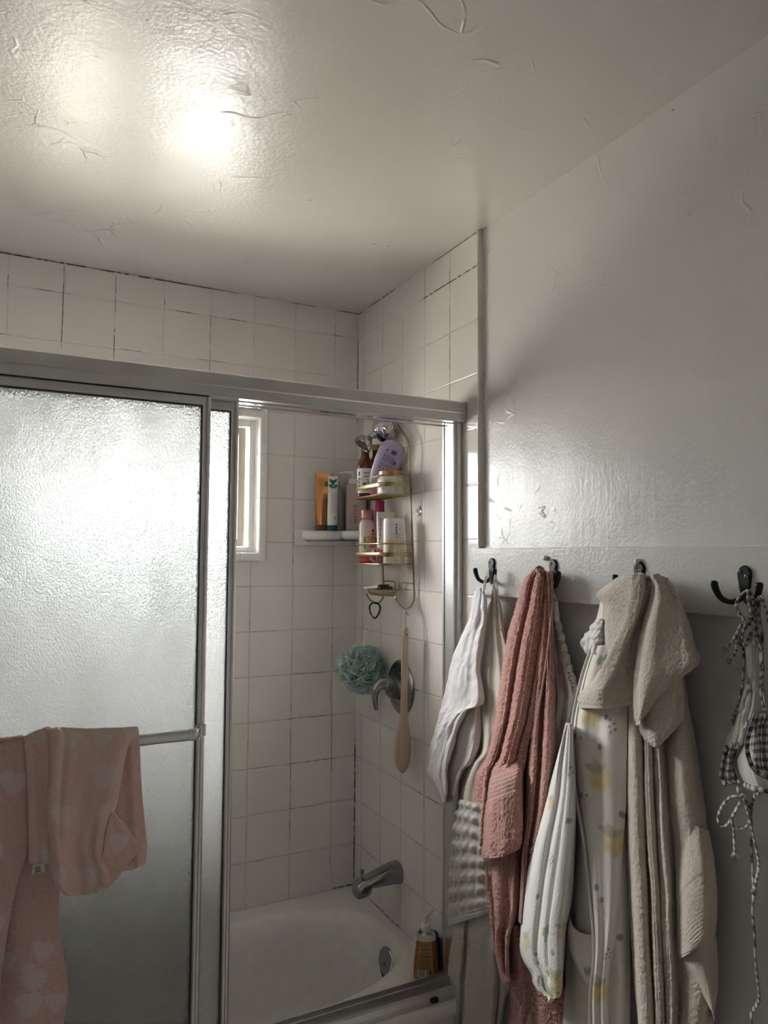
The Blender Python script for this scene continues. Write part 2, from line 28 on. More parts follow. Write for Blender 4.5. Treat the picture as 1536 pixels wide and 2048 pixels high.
 'pink_hem': [[-0.0580, -1.1469, 1.4747], [-0.0640, -1.1483, 1.4201], [-0.0660, -1.1381, 1.3536], [-0.0660, -1.1238, 1.2915], [-0.0660, -1.1057, 1.2224], [-0.0640, -1.0939, 1.1724]],
 'floral_sheet': [[[-0.0040, -1.0723, 1.4739], [-0.0220, -1.0994, 1.4745], [-0.0140, -1.0951, 1.4726], [-0.0260, -1.1126, 1.4707], [-0.0120, -1.0992, 1.4664]], [[-0.0040, -1.0752, 1.4231], [-0.0220, -1.1038, 1.4260], [-0.0140, -1.1014, 1.4254], [-0.0260, -1.1213, 1.4247], [-0.0120, -1.1106, 1.4206]], [[-0.0040, -1.0744, 1.3653], [-0.0220, -1.1072, 1.3699], [-0.0140, -1.1089, 1.3695], [-0.0260, -1.1339, 1.3718], [-0.0120, -1.1284, 1.3695]], [[-0.0040, -1.0737, 1.3135], [-0.0220, -1.1125, 1.3200], [-0.0140, -1.1201, 1.3202], [-0.0260, -1.1505, 1.3237], [-0.0120, -1.1508, 1.3213]], [[-0.0040, -1.0730, 1.2607], [-0.0220, -1.1173, 1.2664], [-0.0140, -1.1306, 1.2668], [-0.0260, -1.1665, 1.2742], [-0.0120, -1.1725, 1.2745]], [[-0.0040, -1.0724, 1.2160], [-0.0220, -1.1153, 1.2257], [-0.0140, -1.1270, 1.2272], [-0.0260, -1.1613, 1.2347], [-0.0120, -1.1655, 1.2343]], [[-0.0040, -1.0716, 1.1589], [-0.0220, -1.1103, 1.1693], [-0.0140, -1.1178, 1.1701], [-0.0260, -1.1483, 1.1780], [-0.0120, -1.1486, 1.1766]], [[-0.0040, -1.0671, 1.0784], [-0.0220, -1.1025, 1.0899], [-0.0140, -1.1066, 1.0900], [-0.0260, -1.1340, 1.0986], [-0.0120, -1.1310, 1.0961]], [[-0.0040, -1.0514, 0.9607], [-0.0220, -1.0885, 0.9753], [-0.0140, -1.0940, 0.9758], [-0.0260, -1.1229, 0.9869], [-0.0120, -1.1212, 0.9841]]],
 'floral_elastic': [[-0.0160, -1.0990, 1.4825], [-0.0180, -1.1078, 1.4545], [-0.0200, -1.1217, 1.4218], [-0.0220, -1.1353, 1.3896], [-0.0220, -1.1480, 1.3578], [-0.0220, -1.1590, 1.3286], [-0.0220, -1.1729, 1.2991], [-0.0200, -1.1845, 1.2728]],
 'floral_ribbon': [[-0.0300, -1.1090, 1.5082], [-0.0280, -1.1116, 1.4946], [-0.0250, -1.1164, 1.4801], [-0.0220, -1.1230, 1.4736], [-0.0200, -1.1258, 1.4771], [-0.0200, -1.1226, 1.4882], [-0.0240, -1.1190, 1.5039], [-0.0280, -1.1154, 1.5174]],
 'robe_back': [[[-0.0180, -1.2673, 1.5013], [-0.0440, -1.3125, 1.5086], [-0.0500, -1.3365, 1.5145], [-0.0520, -1.3559, 1.5201], [-0.0500, -1.3714, 1.5178], [-0.0480, -1.3866, 1.5150], [-0.0200, -1.3772, 1.5110]], [[-0.0180, -1.2429, 1.4381], [-0.0440, -1.2932, 1.4444], [-0.0500, -1.3215, 1.4482], [-0.0520, -1.3450, 1.4511], [-0.0500, -1.3638, 1.4509], [-0.0480, -1.3823, 1.4508], [-0.0200, -1.3758, 1.4478]], [[-0.0180, -1.2180, 1.3819], [-0.0440, -1.2721, 1.3892], [-0.0500, -1.3035, 1.3929], [-0.0520, -1.3299, 1.3959], [-0.0500, -1.3515, 1.3982], [-0.0480, -1.3726, 1.4005], [-0.0200, -1.3685, 1.3986]], [[-0.0180, -1.1954, 1.3151], [-0.0440, -1.2504, 1.3249], [-0.0500, -1.2823, 1.3300], [-0.0520, -1.3090, 1.3341], [-0.0500, -1.3310, 1.3371], [-0.0480, -1.3523, 1.3401], [-0.0200, -1.3480, 1.3376]], [[-0.0180, -1.1758, 1.2637], [-0.0440, -1.2327, 1.2737], [-0.0500, -1.2660, 1.2781], [-0.0520, -1.2941, 1.2820], [-0.0500, -1.3173, 1.2859], [-0.0480, -1.3399, 1.2897], [-0.0200, -1.3365, 1.2868]], [[-0.0180, -1.1607, 1.2123], [-0.0440, -1.2197, 1.2266], [-0.0500, -1.2548, 1.2342], [-0.0520, -1.2844, 1.2403], [-0.0500, -1.3090, 1.2450], [-0.0480, -1.3328, 1.2496], [-0.0200, -1.3304, 1.2464]], [[-0.0180, -1.1581, 1.1469], [-0.0440, -1.2169, 1.1638], [-0.0500, -1.2518, 1.1727], [-0.0520, -1.2812, 1.1798], [-0.0500, -1.3056, 1.1854], [-0.0480, -1.3292, 1.1907], [-0.0200, -1.3266, 1.1869]], [[-0.0180, -1.1692, 1.0428], [-0.0440, -1.2253, 1.0631], [-0.0500, -1.2578, 1.0736], [-0.0520, -1.2851, 1.0819], [-0.0500, -1.3074, 1.0882], [-0.0480, -1.3291, 1.0943], [-0.0200, -1.3246, 1.0889]], [[-0.0180, -1.1550, 0.9426], [-0.0440, -1.2142, 0.9676], [-0.0500, -1.2495, 0.9809], [-0.0520, -1.2792, 0.9916], [-0.0500, -1.3039, 0.9998], [-0.0480, -1.3278, 1.0078], [-0.0200, -1.3255, 1.0022]], [[-0.0180, -1.1469, 0.8334], [-0.0440, -1.2075, 0.8632], [-0.0500, -1.2439, 0.8792], [-0.0520, -1.2747, 0.8921], [-0.0500, -1.3003, 0.9021], [-0.0480, -1.3251, 0.9118], [-0.0200, -1.3235, 0.9055]], [[-0.0180, -1.1379, 0.7660], [-0.0440, -1.2002, 0.7992], [-0.0500, -1.2380, 0.8171], [-0.0520, -1.2701, 0.8317], [-0.0500, -1.2969, 0.8431], [-0.0480, -1.3229, 0.8541], [-0.0200, -1.3223, 0.8477]], [[-0.0180, -1.1379, 0.6605], [-0.0440, -1.2004, 0.6981], [-0.0500, -1.2383, 0.7185], [-0.0520, -1.2705, 0.7350], [-0.0500, -1.2974, 0.7479], [-0.0480, -1.3234, 0.7604], [-0.0200, -1.3230, 0.7532]], [[-0.0180, -1.1166, 0.5314], [-0.0440, -1.1833, 0.5762], [-0.0500, -1.2247, 0.6011], [-0.0520, -1.2601, 0.6216], [-0.0500, -1.2899, 0.6378], [-0.0480, -1.3187, 0.6534], [-0.0200, -1.3208, 0.6467]], [[-0.0180, -1.1085, 0.4236], [-0.0440, -1.1771, 0.4740], [-0.0500, -1.2201, 0.5024], [-0.0520, -1.2570, 0.5257], [-0.0500, -1.2882, 0.5444], [-0.0480, -1.3182, 0.5623], [-0.0200, -1.3215, 0.5556]], [[-0.0180, -1.1004, 0.3137], [-0.0440, -1.1709, 0.3692], [-0.0500, -1.2156, 0.4007], [-0.0520, -1.2540, 0.4267], [-0.0500, -1.2865, 0.4497], [-0.0480, -1.3178, 0.4719], [-0.0200, -1.3222, 0.4672]]],
 'robe_lapel': [[[-0.0540, -1.2656, 1.3869], [-0.0720, -1.3051, 1.3932], [-0.0700, -1.3227, 1.3959], [-0.0660, -1.3380, 1.3975], [-0.0680, -1.3589, 1.4000], [-0.0620, -1.3715, 1.4010], [-0.0500, -1.3781, 1.4012]], [[-0.0540, -1.2381, 1.3290], [-0.0720, -1.2816, 1.3364], [-0.0700, -1.3025, 1.3393], [-0.0660, -1.3208, 1.3417], [-0.0680, -1.3448, 1.3452], [-0.0620, -1.3601, 1.3470], [-0.0500, -1.3694, 1.3475]], [[-0.0540, -1.2207, 1.2796], [-0.0720, -1.2661, 1.2881], [-0.0700, -1.2886, 1.2910], [-0.0660, -1.3083, 1.2932], [-0.0680, -1.3337, 1.2969], [-0.0620, -1.3503, 1.2984], [-0.0500, -1.3607, 1.2984]], [[-0.0540, -1.2045, 1.2214], [-0.0720, -1.2523, 1.2328], [-0.0700, -1.2768, 1.2375], [-0.0660, -1.2984, 1.2415], [-0.0680, -1.3257, 1.2482], [-0.0620, -1.3440, 1.2523], [-0.0500, -1.3560, 1.2545]], [[-0.0540, -1.2006, 1.1694], [-0.0720, -1.2488, 1.1826], [-0.0700, -1.2735, 1.1881], [-0.0660, -1.2954, 1.1927], [-0.0680, -1.3229, 1.1992], [-0.0620, -1.3415, 1.2029], [-0.0500, -1.3537, 1.2043]], [[-0.0540, -1.2087, 1.0988], [-0.0720, -1.2547, 1.1138], [-0.0700, -1.2776, 1.1197], [-0.0660, -1.2977, 1.1247], [-0.0680, -1.3234, 1.1320], [-0.0620, -1.3404, 1.1358], [-0.0500, -1.3510, 1.1371]], [[-0.0540, -1.2171, 1.0519], [-0.0720, -1.2612, 1.0679], [-0.0700, -1.2824, 1.0739], [-0.0660, -1.3010, 1.0789], [-0.0680, -1.3248, 1.0833], [-0.0620, -1.3398, 1.0838], [-0.0500, -1.3486, 1.0814]], [[-0.0540, -1.2325, 0.9908], [-0.0720, -1.2720, 1.0072], [-0.0700, -1.2890, 1.0126], [-0.0660, -1.3035, 1.0169], [-0.0680, -1.3238, 1.0228], [-0.0620, -1.3355, 1.0240], [-0.0500, -1.3410, 1.0222]], [[-0.0540, -1.2484, 0.8918], [-0.0720, -1.2829, 0.9091], [-0.0700, -1.2955, 0.9138], [-0.0660, -1.3058, 0.9171], [-0.0680, -1.3219, 0.9226], [-0.0620, -1.3296, 0.9228], [-0.0500, -1.3311, 0.9193]], [[-0.0540, -1.2598, 0.8081], [-0.0720, -1.2899, 0.8257], [-0.0700, -1.2983, 0.8291], [-0.0660, -1.3046, 0.8310], [-0.0680, -1.3170, 0.8371], [-0.0620, -1.3211, 0.8376], [-0.0500, -1.3190, 0.8339]], [[-0.0540, -1.2588, 0.7491], [-0.0720, -1.2865, 0.7670], [-0.0700, -1.2926, 0.7694], [-0.0660, -1.2965, 0.7704], [-0.0680, -1.3065, 0.7772], [-0.0620, -1.3079, 0.7781], [-0.0500, -1.3032, 0.7745]], [[-0.0540, -1.2492, 0.6869], [-0.0720, -1.2775, 0.7063], [-0.0700, -1.2841, 0.7092], [-0.0660, -1.2885, 0.7104], [-0.0680, -1.2990, 0.7176], [-0.0620, -1.3010, 0.7184], [-0.0500, -1.2967, 0.7144]], [[-0.0540, -1.2465, 0.6145], [-0.0720, -1.2755, 0.6359], [-0.0700, -1.2827, 0.6393], [-0.0660, -1.2876, 0.6410], [-0.0680, -1.2988, 0.6478], [-0.0620, -1.3016, 0.6477], [-0.0500, -1.2981, 0.6423]], [[-0.0540, -1.2449, 0.5189], [-0.0720, -1.2748, 0.5429], [-0.0700, -1.2828, 0.5473], [-0.0660, -1.2887, 0.5496], [-0.0680, -1.3007, 0.5577], [-0.0620, -1.3043, 0.5580], [-0.0500, -1.3017, 0.5527]], [[-0.0540, -1.2404, 0.4248], [-0.0720, -1.2719, 0.4520], [-0.0700, -1.2813, 0.4576], [-0.0660, -1.2885, 0.4612], [-0.0680, -1.3019, 0.4717], [-0.0620, -1.3067, 0.4738], [-0.0500, -1.3054, 0.4698]]],
 'robe_piping': [[-0.0660, -1.2784, 1.3890], [-0.0660, -1.2513, 1.3317], [-0.0670, -1.2352, 1.2832], [-0.0680, -1.2203, 1.2259], [-0.0680, -1.2172, 1.1748], [-0.0680, -1.2245, 1.1050], [-0.0680, -1.2327, 1.0587], [-0.0680, -1.2480, 0.9984], [-0.0680, -1.2636, 0.9006], [-0.0680, -1.2749, 0.8181], [-0.0680, -1.2739, 0.7599], [-0.0680, -1.2644, 0.6984], [-0.0680, -1.2618, 0.6270], [-0.0680, -1.2602, 0.5327], [-0.0680, -1.2558, 0.4408]],
 'robe_cuff_tuft': [[[-0.0300, -1.2526, 1.4382], [-0.0620, -1.2959, 1.4445], [-0.0700, -1.3136, 1.4456], [-0.0520, -1.3042, 1.4431]], [[-0.0300, -1.2284, 1.4131], [-0.0620, -1.2804, 1.4210], [-0.0700, -1.3058, 1.4231], [-0.0520, -1.3038, 1.4211]], [[-0.0300, -1.2083, 1.3921], [-0.0620, -1.2678, 1.3998], [-0.0700, -1.2995, 1.4010], [-0.0520, -1.3033, 1.3980]], [[-0.0300, -1.2126, 1.3755], [-0.0620, -1.2667, 1.3815], [-0.0700, -1.2939, 1.3839], [-0.0520, -1.2933, 1.3819]], [[-0.0300, -1.2277, 1.3688], [-0.0620, -1.2718, 1.3742], [-0.0700, -1.2899, 1.3764], [-0.0520, -1.2805, 1.3743]]],
 'robe_sleeve': [[[-0.0560, -1.1926, 1.2129], [-0.0840, -1.2258, 1.2230], [-0.0920, -1.2363, 1.2266], [-0.0900, -1.2352, 1.2267], [-0.0970, -1.2444, 1.2295], [-0.1010, -1.2503, 1.2309], [-0.1020, -1.2530, 1.2313], [-0.0940, -1.2455, 1.2287], [-0.0640, -1.2126, 1.2188]], [[-0.0560, -1.1715, 1.1788], [-0.0840, -1.2086, 1.1901], [-0.0920, -1.2230, 1.1941], [-0.0900, -1.2251, 1.1944], [-0.0970, -1.2375, 1.1978], [-0.1010, -1.2464, 1.2000], [-0.1020, -1.2526, 1.2012], [-0.0940, -1.2485, 1.1992], [-0.0640, -1.2183, 1.1890]], [[-0.0560, -1.1429, 1.1112], [-0.0840, -1.1847, 1.1254], [-0.0920, -1.2038, 1.1313], [-0.0900, -1.2097, 1.1325], [-0.0970, -1.2260, 1.1376], [-0.1010, -1.2386, 1.1413], [-0.1020, -1.2490, 1.1441], [-0.0940, -1.2491, 1.1431], [-0.0640, -1.2219, 1.1324]], [[-0.0560, -1.1186, 1.0399], [-0.0840, -1.1644, 1.0572], [-0.0920, -1.1874, 1.0651], [-0.0900, -1.1965, 1.0674], [-0.0970, -1.2159, 1.0741], [-0.1010, -1.2316, 1.0792], [-0.1020, -1.2454, 1.0834], [-0.0940, -1.2488, 1.0833], [-0.0640, -1.2240, 1.0717]], [[-0.0560, -1.0705, 0.9197], [-0.0840, -1.1231, 0.9429], [-0.0920, -1.1529, 0.9546], [-0.0900, -1.1672, 0.9592], [-0.0970, -1.1919, 0.9690], [-0.1010, -1.2125, 0.9769], [-0.1020, -1.2319, 0.9838], [-0.0940, -1.2406, 0.9854], [-0.0640, -1.2194, 0.9729]], [[-0.0560, -1.0396, 0.8086], [-0.0840, -1.0956, 0.8366], [-0.0920, -1.1284, 0.8513], [-0.0900, -1.1449, 0.8575], [-0.0970, -1.1719, 0.8695], [-0.1010, -1.1943, 0.8769], [-0.1020, -1.2156, 0.8829], [-0.0940, -1.2260, 0.8828], [-0.0640, -1.2057, 0.8665]], [[-0.0560, -1.0249, 0.7202], [-0.0840, -1.0812, 0.7513], [-0.0920, -1.1140, 0.7675], [-0.0900, -1.1304, 0.7744], [-0.0970, -1.1574, 0.7879], [-0.1010, -1.1800, 0.8008], [-0.1020, -1.2013, 0.8130], [-0.0940, -1.2116, 0.8184], [-0.0640, -1.1909, 0.8046]], [[-0.0560, -1.0200, 0.6679], [-0.0840, -1.0765, 0.7009], [-0.0920, -1.1095, 0.7182], [-0.0900, -1.1260, 0.7255], [-0.0970, -1.1532, 0.7400], [-0.1010, -1.1759, 0.7537], [-0.1020, -1.1974, 0.7665], [-0.0940, -1.2078, 0.7720], [-0.0640, -1.1872, 0.7572]], [[-0.0560, -1.0334, 0.6466], [-0.0840, -1.0872, 0.6777], [-0.0920, -1.1176, 0.6924], [-0.0900, -1.1320, 0.6973], [-0.0970, -1.1572, 0.7105], [-0.1010, -1.1783, 0.7229], [-0.1020, -1.1981, 0.7340], [-0.0940, -1.2069, 0.7376], [-0.0640, -1.1851, 0.7208]], [[-0.0560, -1.0584, 0.6326], [-0.0840, -1.1079, 0.6630], [-0.0920, -1.1339, 0.6766], [-0.0900, -1.1449, 0.6805], [-0.0970, -1.1667, 0.6929], [-0.1010, -1.1846, 0.7037], [-0.1020, -1.2007, 0.7130], [-0.0940, -1.2060, 0.7146], [-0.0640, -1.1816, 0.6958]], [[-0.0560, -1.0635, 0.6157], [-0.0840, -1.1120, 0.6460], [-0.0920, -1.1369, 0.6593], [-0.0900, -1.1471, 0.6627], [-0.0970, -1.1681, 0.6742], [-0.1010, -1.1852, 0.6851], [-0.1020, -1.2004, 0.6944], [-0.0940, -1.2048, 0.6960], [-0.0640, -1.1798, 0.6766]], [[-0.0560, -1.0791, 0.6086], [-0.0840, -1.1248, 0.6381], [-0.0920, -1.1470, 0.6501], [-0.0900, -1.1549, 0.6524], [-0.0970, -1.1737, 0.6629], [-0.1010, -1.1885, 0.6731], [-0.1020, -1.2013, 0.6815], [-0.0940, -1.2033, 0.6821], [-0.0640, -1.1764, 0.6618]], [[-0.0560, -1.1014, 0.6105], [-0.0840, -1.1431, 0.6385], [-0.0920, -1.1613, 0.6489], [-0.0900, -1.1660, 0.6498], [-0.0970, -1.1815, 0.6590], [-0.1010, -1.1932, 0.6674], [-0.1020, -1.2025, 0.6738], [-0.0940, -1.2010, 0.6723], [-0.0640, -1.1716, 0.6501]], [[-0.0560, -1.1215, 0.6147], [-0.0840, -1.1592, 0.6410], [-0.0920, -1.1733, 0.6495], [-0.0900, -1.1747, 0.6489], [-0.0970, -1.1869, 0.6571], [-0.1010, -1.1954, 0.6635], [-0.1020, -1.2009, 0.6676], [-0.0940, -1.1958, 0.6639], [-0.0640, -1.1636, 0.6399]]],
 'robe_pocket': [[[-0.0560, -1.1866, 0.8142], [-0.0680, -1.2088, 0.8092], [-0.0660, -1.2259, 0.8040], [-0.0640, -1.2463, 0.8062], [-0.0580, -1.2656, 0.8135]], [[-0.0560, -1.1801, 0.7971], [-0.0680, -1.2072, 0.7953], [-0.0660, -1.2235, 0.7895], [-0.0640, -1.2454, 0.7920], [-0.0580, -1.2653, 0.7998]], [[-0.0560, -1.1812, 0.7628], [-0.0680, -1.2130, 0.7696], [-0.0660, -1.2301, 0.7683], [-0.0640, -1.2488, 0.7711], [-0.0580, -1.2650, 0.7773]], [[-0.0560, -1.1947, 0.7386], [-0.0680, -1.2210, 0.7443], [-0.0660, -1.2338, 0.7429], [-0.0640, -1.2497, 0.7471], [-0.0580, -1.2617, 0.7515]], [[-0.0560, -1.2184, 0.7150], [-0.0680, -1.2399, 0.7241], [-0.0660, -1.2471, 0.7242], [-0.0640, -1.2546, 0.7252], [-0.0580, -1.2584, 0.7256]], [[-0.0560, -1.2358, 0.7040], [-0.0680, -1.2529, 0.7137], [-0.0660, -1.2548, 0.7125], [-0.0640, -1.2570, 0.7119], [-0.0580, -1.2553, 0.7095]]],
 'beige_long': [[[-0.0300, -1.3535, 1.5151], [-0.0640, -1.3934, 1.5178], [-0.0700, -1.4083, 1.5194], [-0.0600, -1.4074, 1.5201], [-0.0460, -1.3965, 1.5198], [-0.0660, -1.4192, 1.5213], [-0.0680, -1.4267, 1.5222], [-0.0500, -1.4127, 1.5218], [-0.0660, -1.4326, 1.5231], [-0.0700, -1.4423, 1.5198], [-0.0500, -1.4291, 1.5159], [-0.0400, -1.4234, 1.5134], [-0.0520, -1.4395, 1.5110], [-0.0580, -1.4559, 1.5050], [-0.0480, -1.4578, 1.4981], [-0.0120, -1.4361, 1.4898]], [[-0.0300, -1.3442, 1.4456], [-0.0640, -1.3856, 1.4501], [-0.0700, -1.4021, 1.4516], [-0.0600, -1.4025, 1.4513], [-0.0460, -1.3919, 1.4499], [-0.0660, -1.4154, 1.4525], [-0.0680, -1.4237, 1.4533], [-0.0500, -1.4102, 1.4516], [-0.0660, -1.4309, 1.4538], [-0.0700, -1.4432, 1.4542], [-0.0500, -1.4320, 1.4506], [-0.0400, -1.4277, 1.4486], [-0.0520, -1.4457, 1.4485], [-0.0580, -1.4660, 1.4463], [-0.0480, -1.4720, 1.4422], [-0.0120, -1.4544, 1.4353]], [[-0.0300, -1.3400, 1.3665], [-0.0640, -1.3817, 1.3739], [-0.0700, -1.3986, 1.3764], [-0.0600, -1.3993, 1.3759], [-0.0460, -1.3888, 1.3737], [-0.0660, -1.4125, 1.3779], [-0.0680, -1.4211, 1.3792], [-0.0500, -1.4075, 1.3763], [-0.0660, -1.4285, 1.3800], [-0.0700, -1.4413, 1.3819], [-0.0500, -1.4307, 1.3784], [-0.0400, -1.4267, 1.3766], [-0.0520, -1.4452, 1.3787], [-0.0580, -1.4668, 1.3797], [-0.0480, -1.4738, 1.3778], [-0.0120, -1.4573, 1.3713]], [[-0.0300, -1.3368, 1.2760], [-0.0640, -1.3797, 1.2868], [-0.0700, -1.3979, 1.2907], [-0.0600, -1.3998, 1.2902], [-0.0460, -1.3895, 1.2871], [-0.0660, -1.4137, 1.2933], [-0.0680, -1.4231, 1.2951], [-0.0500, -1.4100, 1.2912], [-0.0660, -1.4315, 1.2965], [-0.0700, -1.4453, 1.2994], [-0.0500, -1.4357, 1.2959], [-0.0400, -1.4325, 1.2944], [-0.0520, -1.4519, 1.2990], [-0.0580, -1.4754, 1.3039], [-0.0480, -1.4844, 1.3046], [-0.0120, -1.4700, 1.2988]], [[-0.0300, -1.3338, 1.1897], [-0.0640, -1.3780, 1.2041], [-0.0700, -1.3979, 1.2094], [-0.0600, -1.4013, 1.2091], [-0.0460, -1.3915, 1.2052], [-0.0660, -1.4164, 1.2133], [-0.0680, -1.4266, 1.2160], [-0.0500, -1.4141, 1.2110], [-0.0660, -1.4364, 1.2181], [-0.0700, -1.4515, 1.2220], [-0.0500, -1.4431, 1.2172], [-0.0400, -1.4406, 1.2152], [-0.0520, -1.4609, 1.2209], [-0.0580, -1.4864, 1.2266], [-0.0480, -1.4976, 1.2270], [-0.0120, -1.4854, 1.2190]], [[-0.0300, -1.3305, 1.0921], [-0.0640, -1.3759, 1.1104], [-0.0700, -1.3971, 1.1176], [-0.0600, -1.4017, 1.1175], [-0.0460, -1.3922, 1.1126], [-0.0660, -1.4177, 1.1230], [-0.0680, -1.4287, 1.1266], [-0.0500, -1.4166, 1.1204], [-0.0660, -1.4395, 1.1295], [-0.0700, -1.4556, 1.1348], [-0.0500, -1.4481, 1.1297], [-0.0400, -1.4463, 1.1277], [-0.0520, -1.4674, 1.1357], [-0.0580, -1.4946, 1.1446], [-0.0480, -1.5075, 1.1469], [-0.0120, -1.4972, 1.1387]], [[-0.0300, -1.3301, 1.0055], [-0.0640, -1.3763, 1.0274], [-0.0700, -1.3985, 1.0362], [-0.0600, -1.4040, 1.0364], [-0.0460, -1.3948, 1.0308], [-0.0660, -1.4206, 1.0432], [-0.0680, -1.4322, 1.0475], [-0.0500, -1.4204, 1.0403], [-0.0660, -1.4438, 1.0512], [-0.0700, -1.4606, 1.0578], [-0.0500, -1.4539, 1.0520], [-0.0400, -1.4525, 1.0498], [-0.0520, -1.4741, 1.0594], [-0.0580, -1.5026, 1.0703], [-0.0480, -1.5167, 1.0735], [-0.0120, -1.5078, 1.0642]], [[-0.0300, -1.3322, 0.9205], [-0.0640, -1.3790, 0.9460], [-0.0700, -1.4021, 0.9564], [-0.0600, -1.4084, 0.9570], [-0.0460, -1.3995, 0.9506], [-0.0660, -1.4255, 0.9650], [-0.0680, -1.4376, 0.9702], [-0.0500, -1.4261, 0.9620], [-0.0660, -1.4499, 0.9747], [-0.0700, -1.4673, 0.9825], [-0.0500, -1.4612, 0.9761], [-0.0400, -1.4602, 0.9737], [-0.0520, -1.4823, 0.9849], [-0.0580, -1.5117, 0.9979], [-0.0480, -1.5269, 1.0019], [-0.0120, -1.5191, 0.9917]], [[-0.0300, -1.3348, 0.8554], [-0.0640, -1.3811, 0.8833], [-0.0700, -1.4037, 0.8945], [-0.0600, -1.4097, 0.8950], [-0.0460, -1.4007, 0.8879], [-0.0660, -1.4265, 0.9037], [-0.0680, -1.4383, 0.9093], [-0.0500, -1.4267, 0.9003], [-0.0660, -1.4502, 0.9141], [-0.0700, -1.4673, 0.9225], [-0.0500, -1.4609, 0.9146], [-0.0400, -1.4597, 0.9114], [-0.0520, -1.4814, 0.9228], [-0.0580, -1.5102, 0.9352], [-0.0480, -1.5247, 0.9379], [-0.0120, -1.5164, 0.9246]], [[-0.0300, -1.3384, 0.7820], [-0.0640, -1.3845, 0.8121], [-0.0700, -1.4069, 0.8237], [-0.0600, -1.4127, 0.8234], [-0.0460, -1.4037, 0.8153], [-0.0660, -1.4294, 0.8324], [-0.0680, -1.4411, 0.8381], [-0.0500, -1.4295, 0.8278], [-0.0660, -1.4529, 0.8427], [-0.0700, -1.4698, 0.8514], [-0.0500, -1.4634, 0.8429], [-0.0400, -1.4622, 0.8395], [-0.0520, -1.4838, 0.8526], [-0.0580, -1.5125, 0.8671], [-0.0480, -1.5270, 0.8708], [-0.0120, -1.5186, 0.8569]], [[-0.0300, -1.3424, 0.7281], [-0.0640, -1.3881, 0.7608], [-0.0700, -1.4101, 0.7738], [-0.0600, -1.4156, 0.7741], [-0.0460, -1.4065, 0.7657], [-0.0660, -1.4320, 0.7842], [-0.0680, -1.4435, 0.7907], [-0.0500, -1.4319, 0.7800], [-0.0660, -1.4550, 0.7962], [-0.0700, -1.4717, 0.8059], [-0.0500, -1.4651, 0.7977], [-0.0400, -1.4637, 0.7947], [-0.0520, -1.4851, 0.8095], [-0.0580, -1.5133, 0.8267], [-0.0480, -1.5274, 0.8323], [-0.0120, -1.5186, 0.8194]], [[-0.0300, -1.3486, 0.6651], [-0.0640, -1.3928, 0.6995], [-0.0700, -1.4131, 0.7126], [-0.0600, -1.4172, 0.7120], [-0.0460, -1.4077, 0.7028], [-0.0660, -1.4325, 0.7223], [-0.0680, -1.4430, 0.7288], [-0.0500, -1.4309, 0.7169], [-0.0660, -1.4533, 0.7340], [-0.0700, -1.4687, 0.7438], [-0.0500, -1.4610, 0.7338], [-0.0400, -1.4589, 0.7298], [-0.0520, -1.4794, 0.7447], [-0.0580, -1.5055, 0.7611], [-0.0480, -1.5175, 0.7650], [-0.0120, -1.5067, 0.7488]], [[-0.0300, -1.3512, 0.6135], [-0.0640, -1.3949, 0.6496], [-0.0700, -1.4145, 0.6630], [-0.0600, -1.4180, 0.6621], [-0.0460, -1.4084, 0.6522], [-0.0660, -1.4329, 0.6728], [-0.0680, -1.4431, 0.6794], [-0.0500, -1.4308, 0.6668], [-0.0660, -1.4528, 0.6846], [-0.0700, -1.4678, 0.6947], [-0.0500, -1.4596, 0.6839], [-0.0400, -1.4573, 0.6795], [-0.0520, -1.4774, 0.6950], [-0.0580, -1.5027, 0.7119], [-0.0480, -1.5140, 0.7156], [-0.0120, -1.5023, 0.6979]], [[-0.0300, -1.3540, 0.5697], [-0.0640, -1.3970, 0.6064], [-0.0700, -1.4160, 0.6193], [-0.0600, -1.4188, 0.6171], [-0.0460, -1.4091, 0.6064], [-0.0660, -1.4333, 0.6274], [-0.0680, -1.4431, 0.6336], [-0.0500, -1.4306, 0.6199], [-0.0660, -1.4522, 0.6380], [-0.0700, -1.4667, 0.6476], [-0.0500, -1.4580, 0.6362], [-0.0400, -1.4553, 0.6320], [-0.0520, -1.4750, 0.6491], [-0.0580, -1.4995, 0.6683], [-0.0480, -1.5098, 0.6736], [-0.0120, -1.4972, 0.6565]]],
 'beige_flap': [[[-0.0414, -1.4513, 1.0850], [-0.0533, -1.4832, 1.0982], [-0.0562, -1.5064, 1.1062], [-0.0518, -1.5220, 1.1059], [-0.0296, -1.5227, 1.0978]], [[-0.0504, -1.4645, 1.0296], [-0.0648, -1.4988, 1.0464], [-0.0684, -1.5228, 1.0575], [-0.0630, -1.5386, 1.0606], [-0.0360, -1.5367, 1.0533]], [[-0.0560, -1.4703, 0.9792], [-0.0720, -1.5073, 0.9972], [-0.0760, -1.5327, 1.0075], [-0.0700, -1.5483, 1.0076], [-0.0400, -1.5443, 0.9950]], [[-0.0560, -1.4711, 0.9211], [-0.0720, -1.5065, 0.9402], [-0.0760, -1.5305, 0.9517], [-0.0700, -1.5456, 0.9570], [-0.0400, -1.5411, 0.9484]], [[-0.0560, -1.4725, 0.8876], [-0.0720, -1.5061, 0.9094], [-0.0760, -1.5285, 0.9232], [-0.0700, -1.5414, 0.9325], [-0.0400, -1.5346, 0.9275]], [[-0.0560, -1.4730, 0.8640], [-0.0720, -1.5006, 0.8871], [-0.0760, -1.5174, 0.9019], [-0.0700, -1.5256, 0.9099], [-0.0400, -1.5139, 0.9031]]],
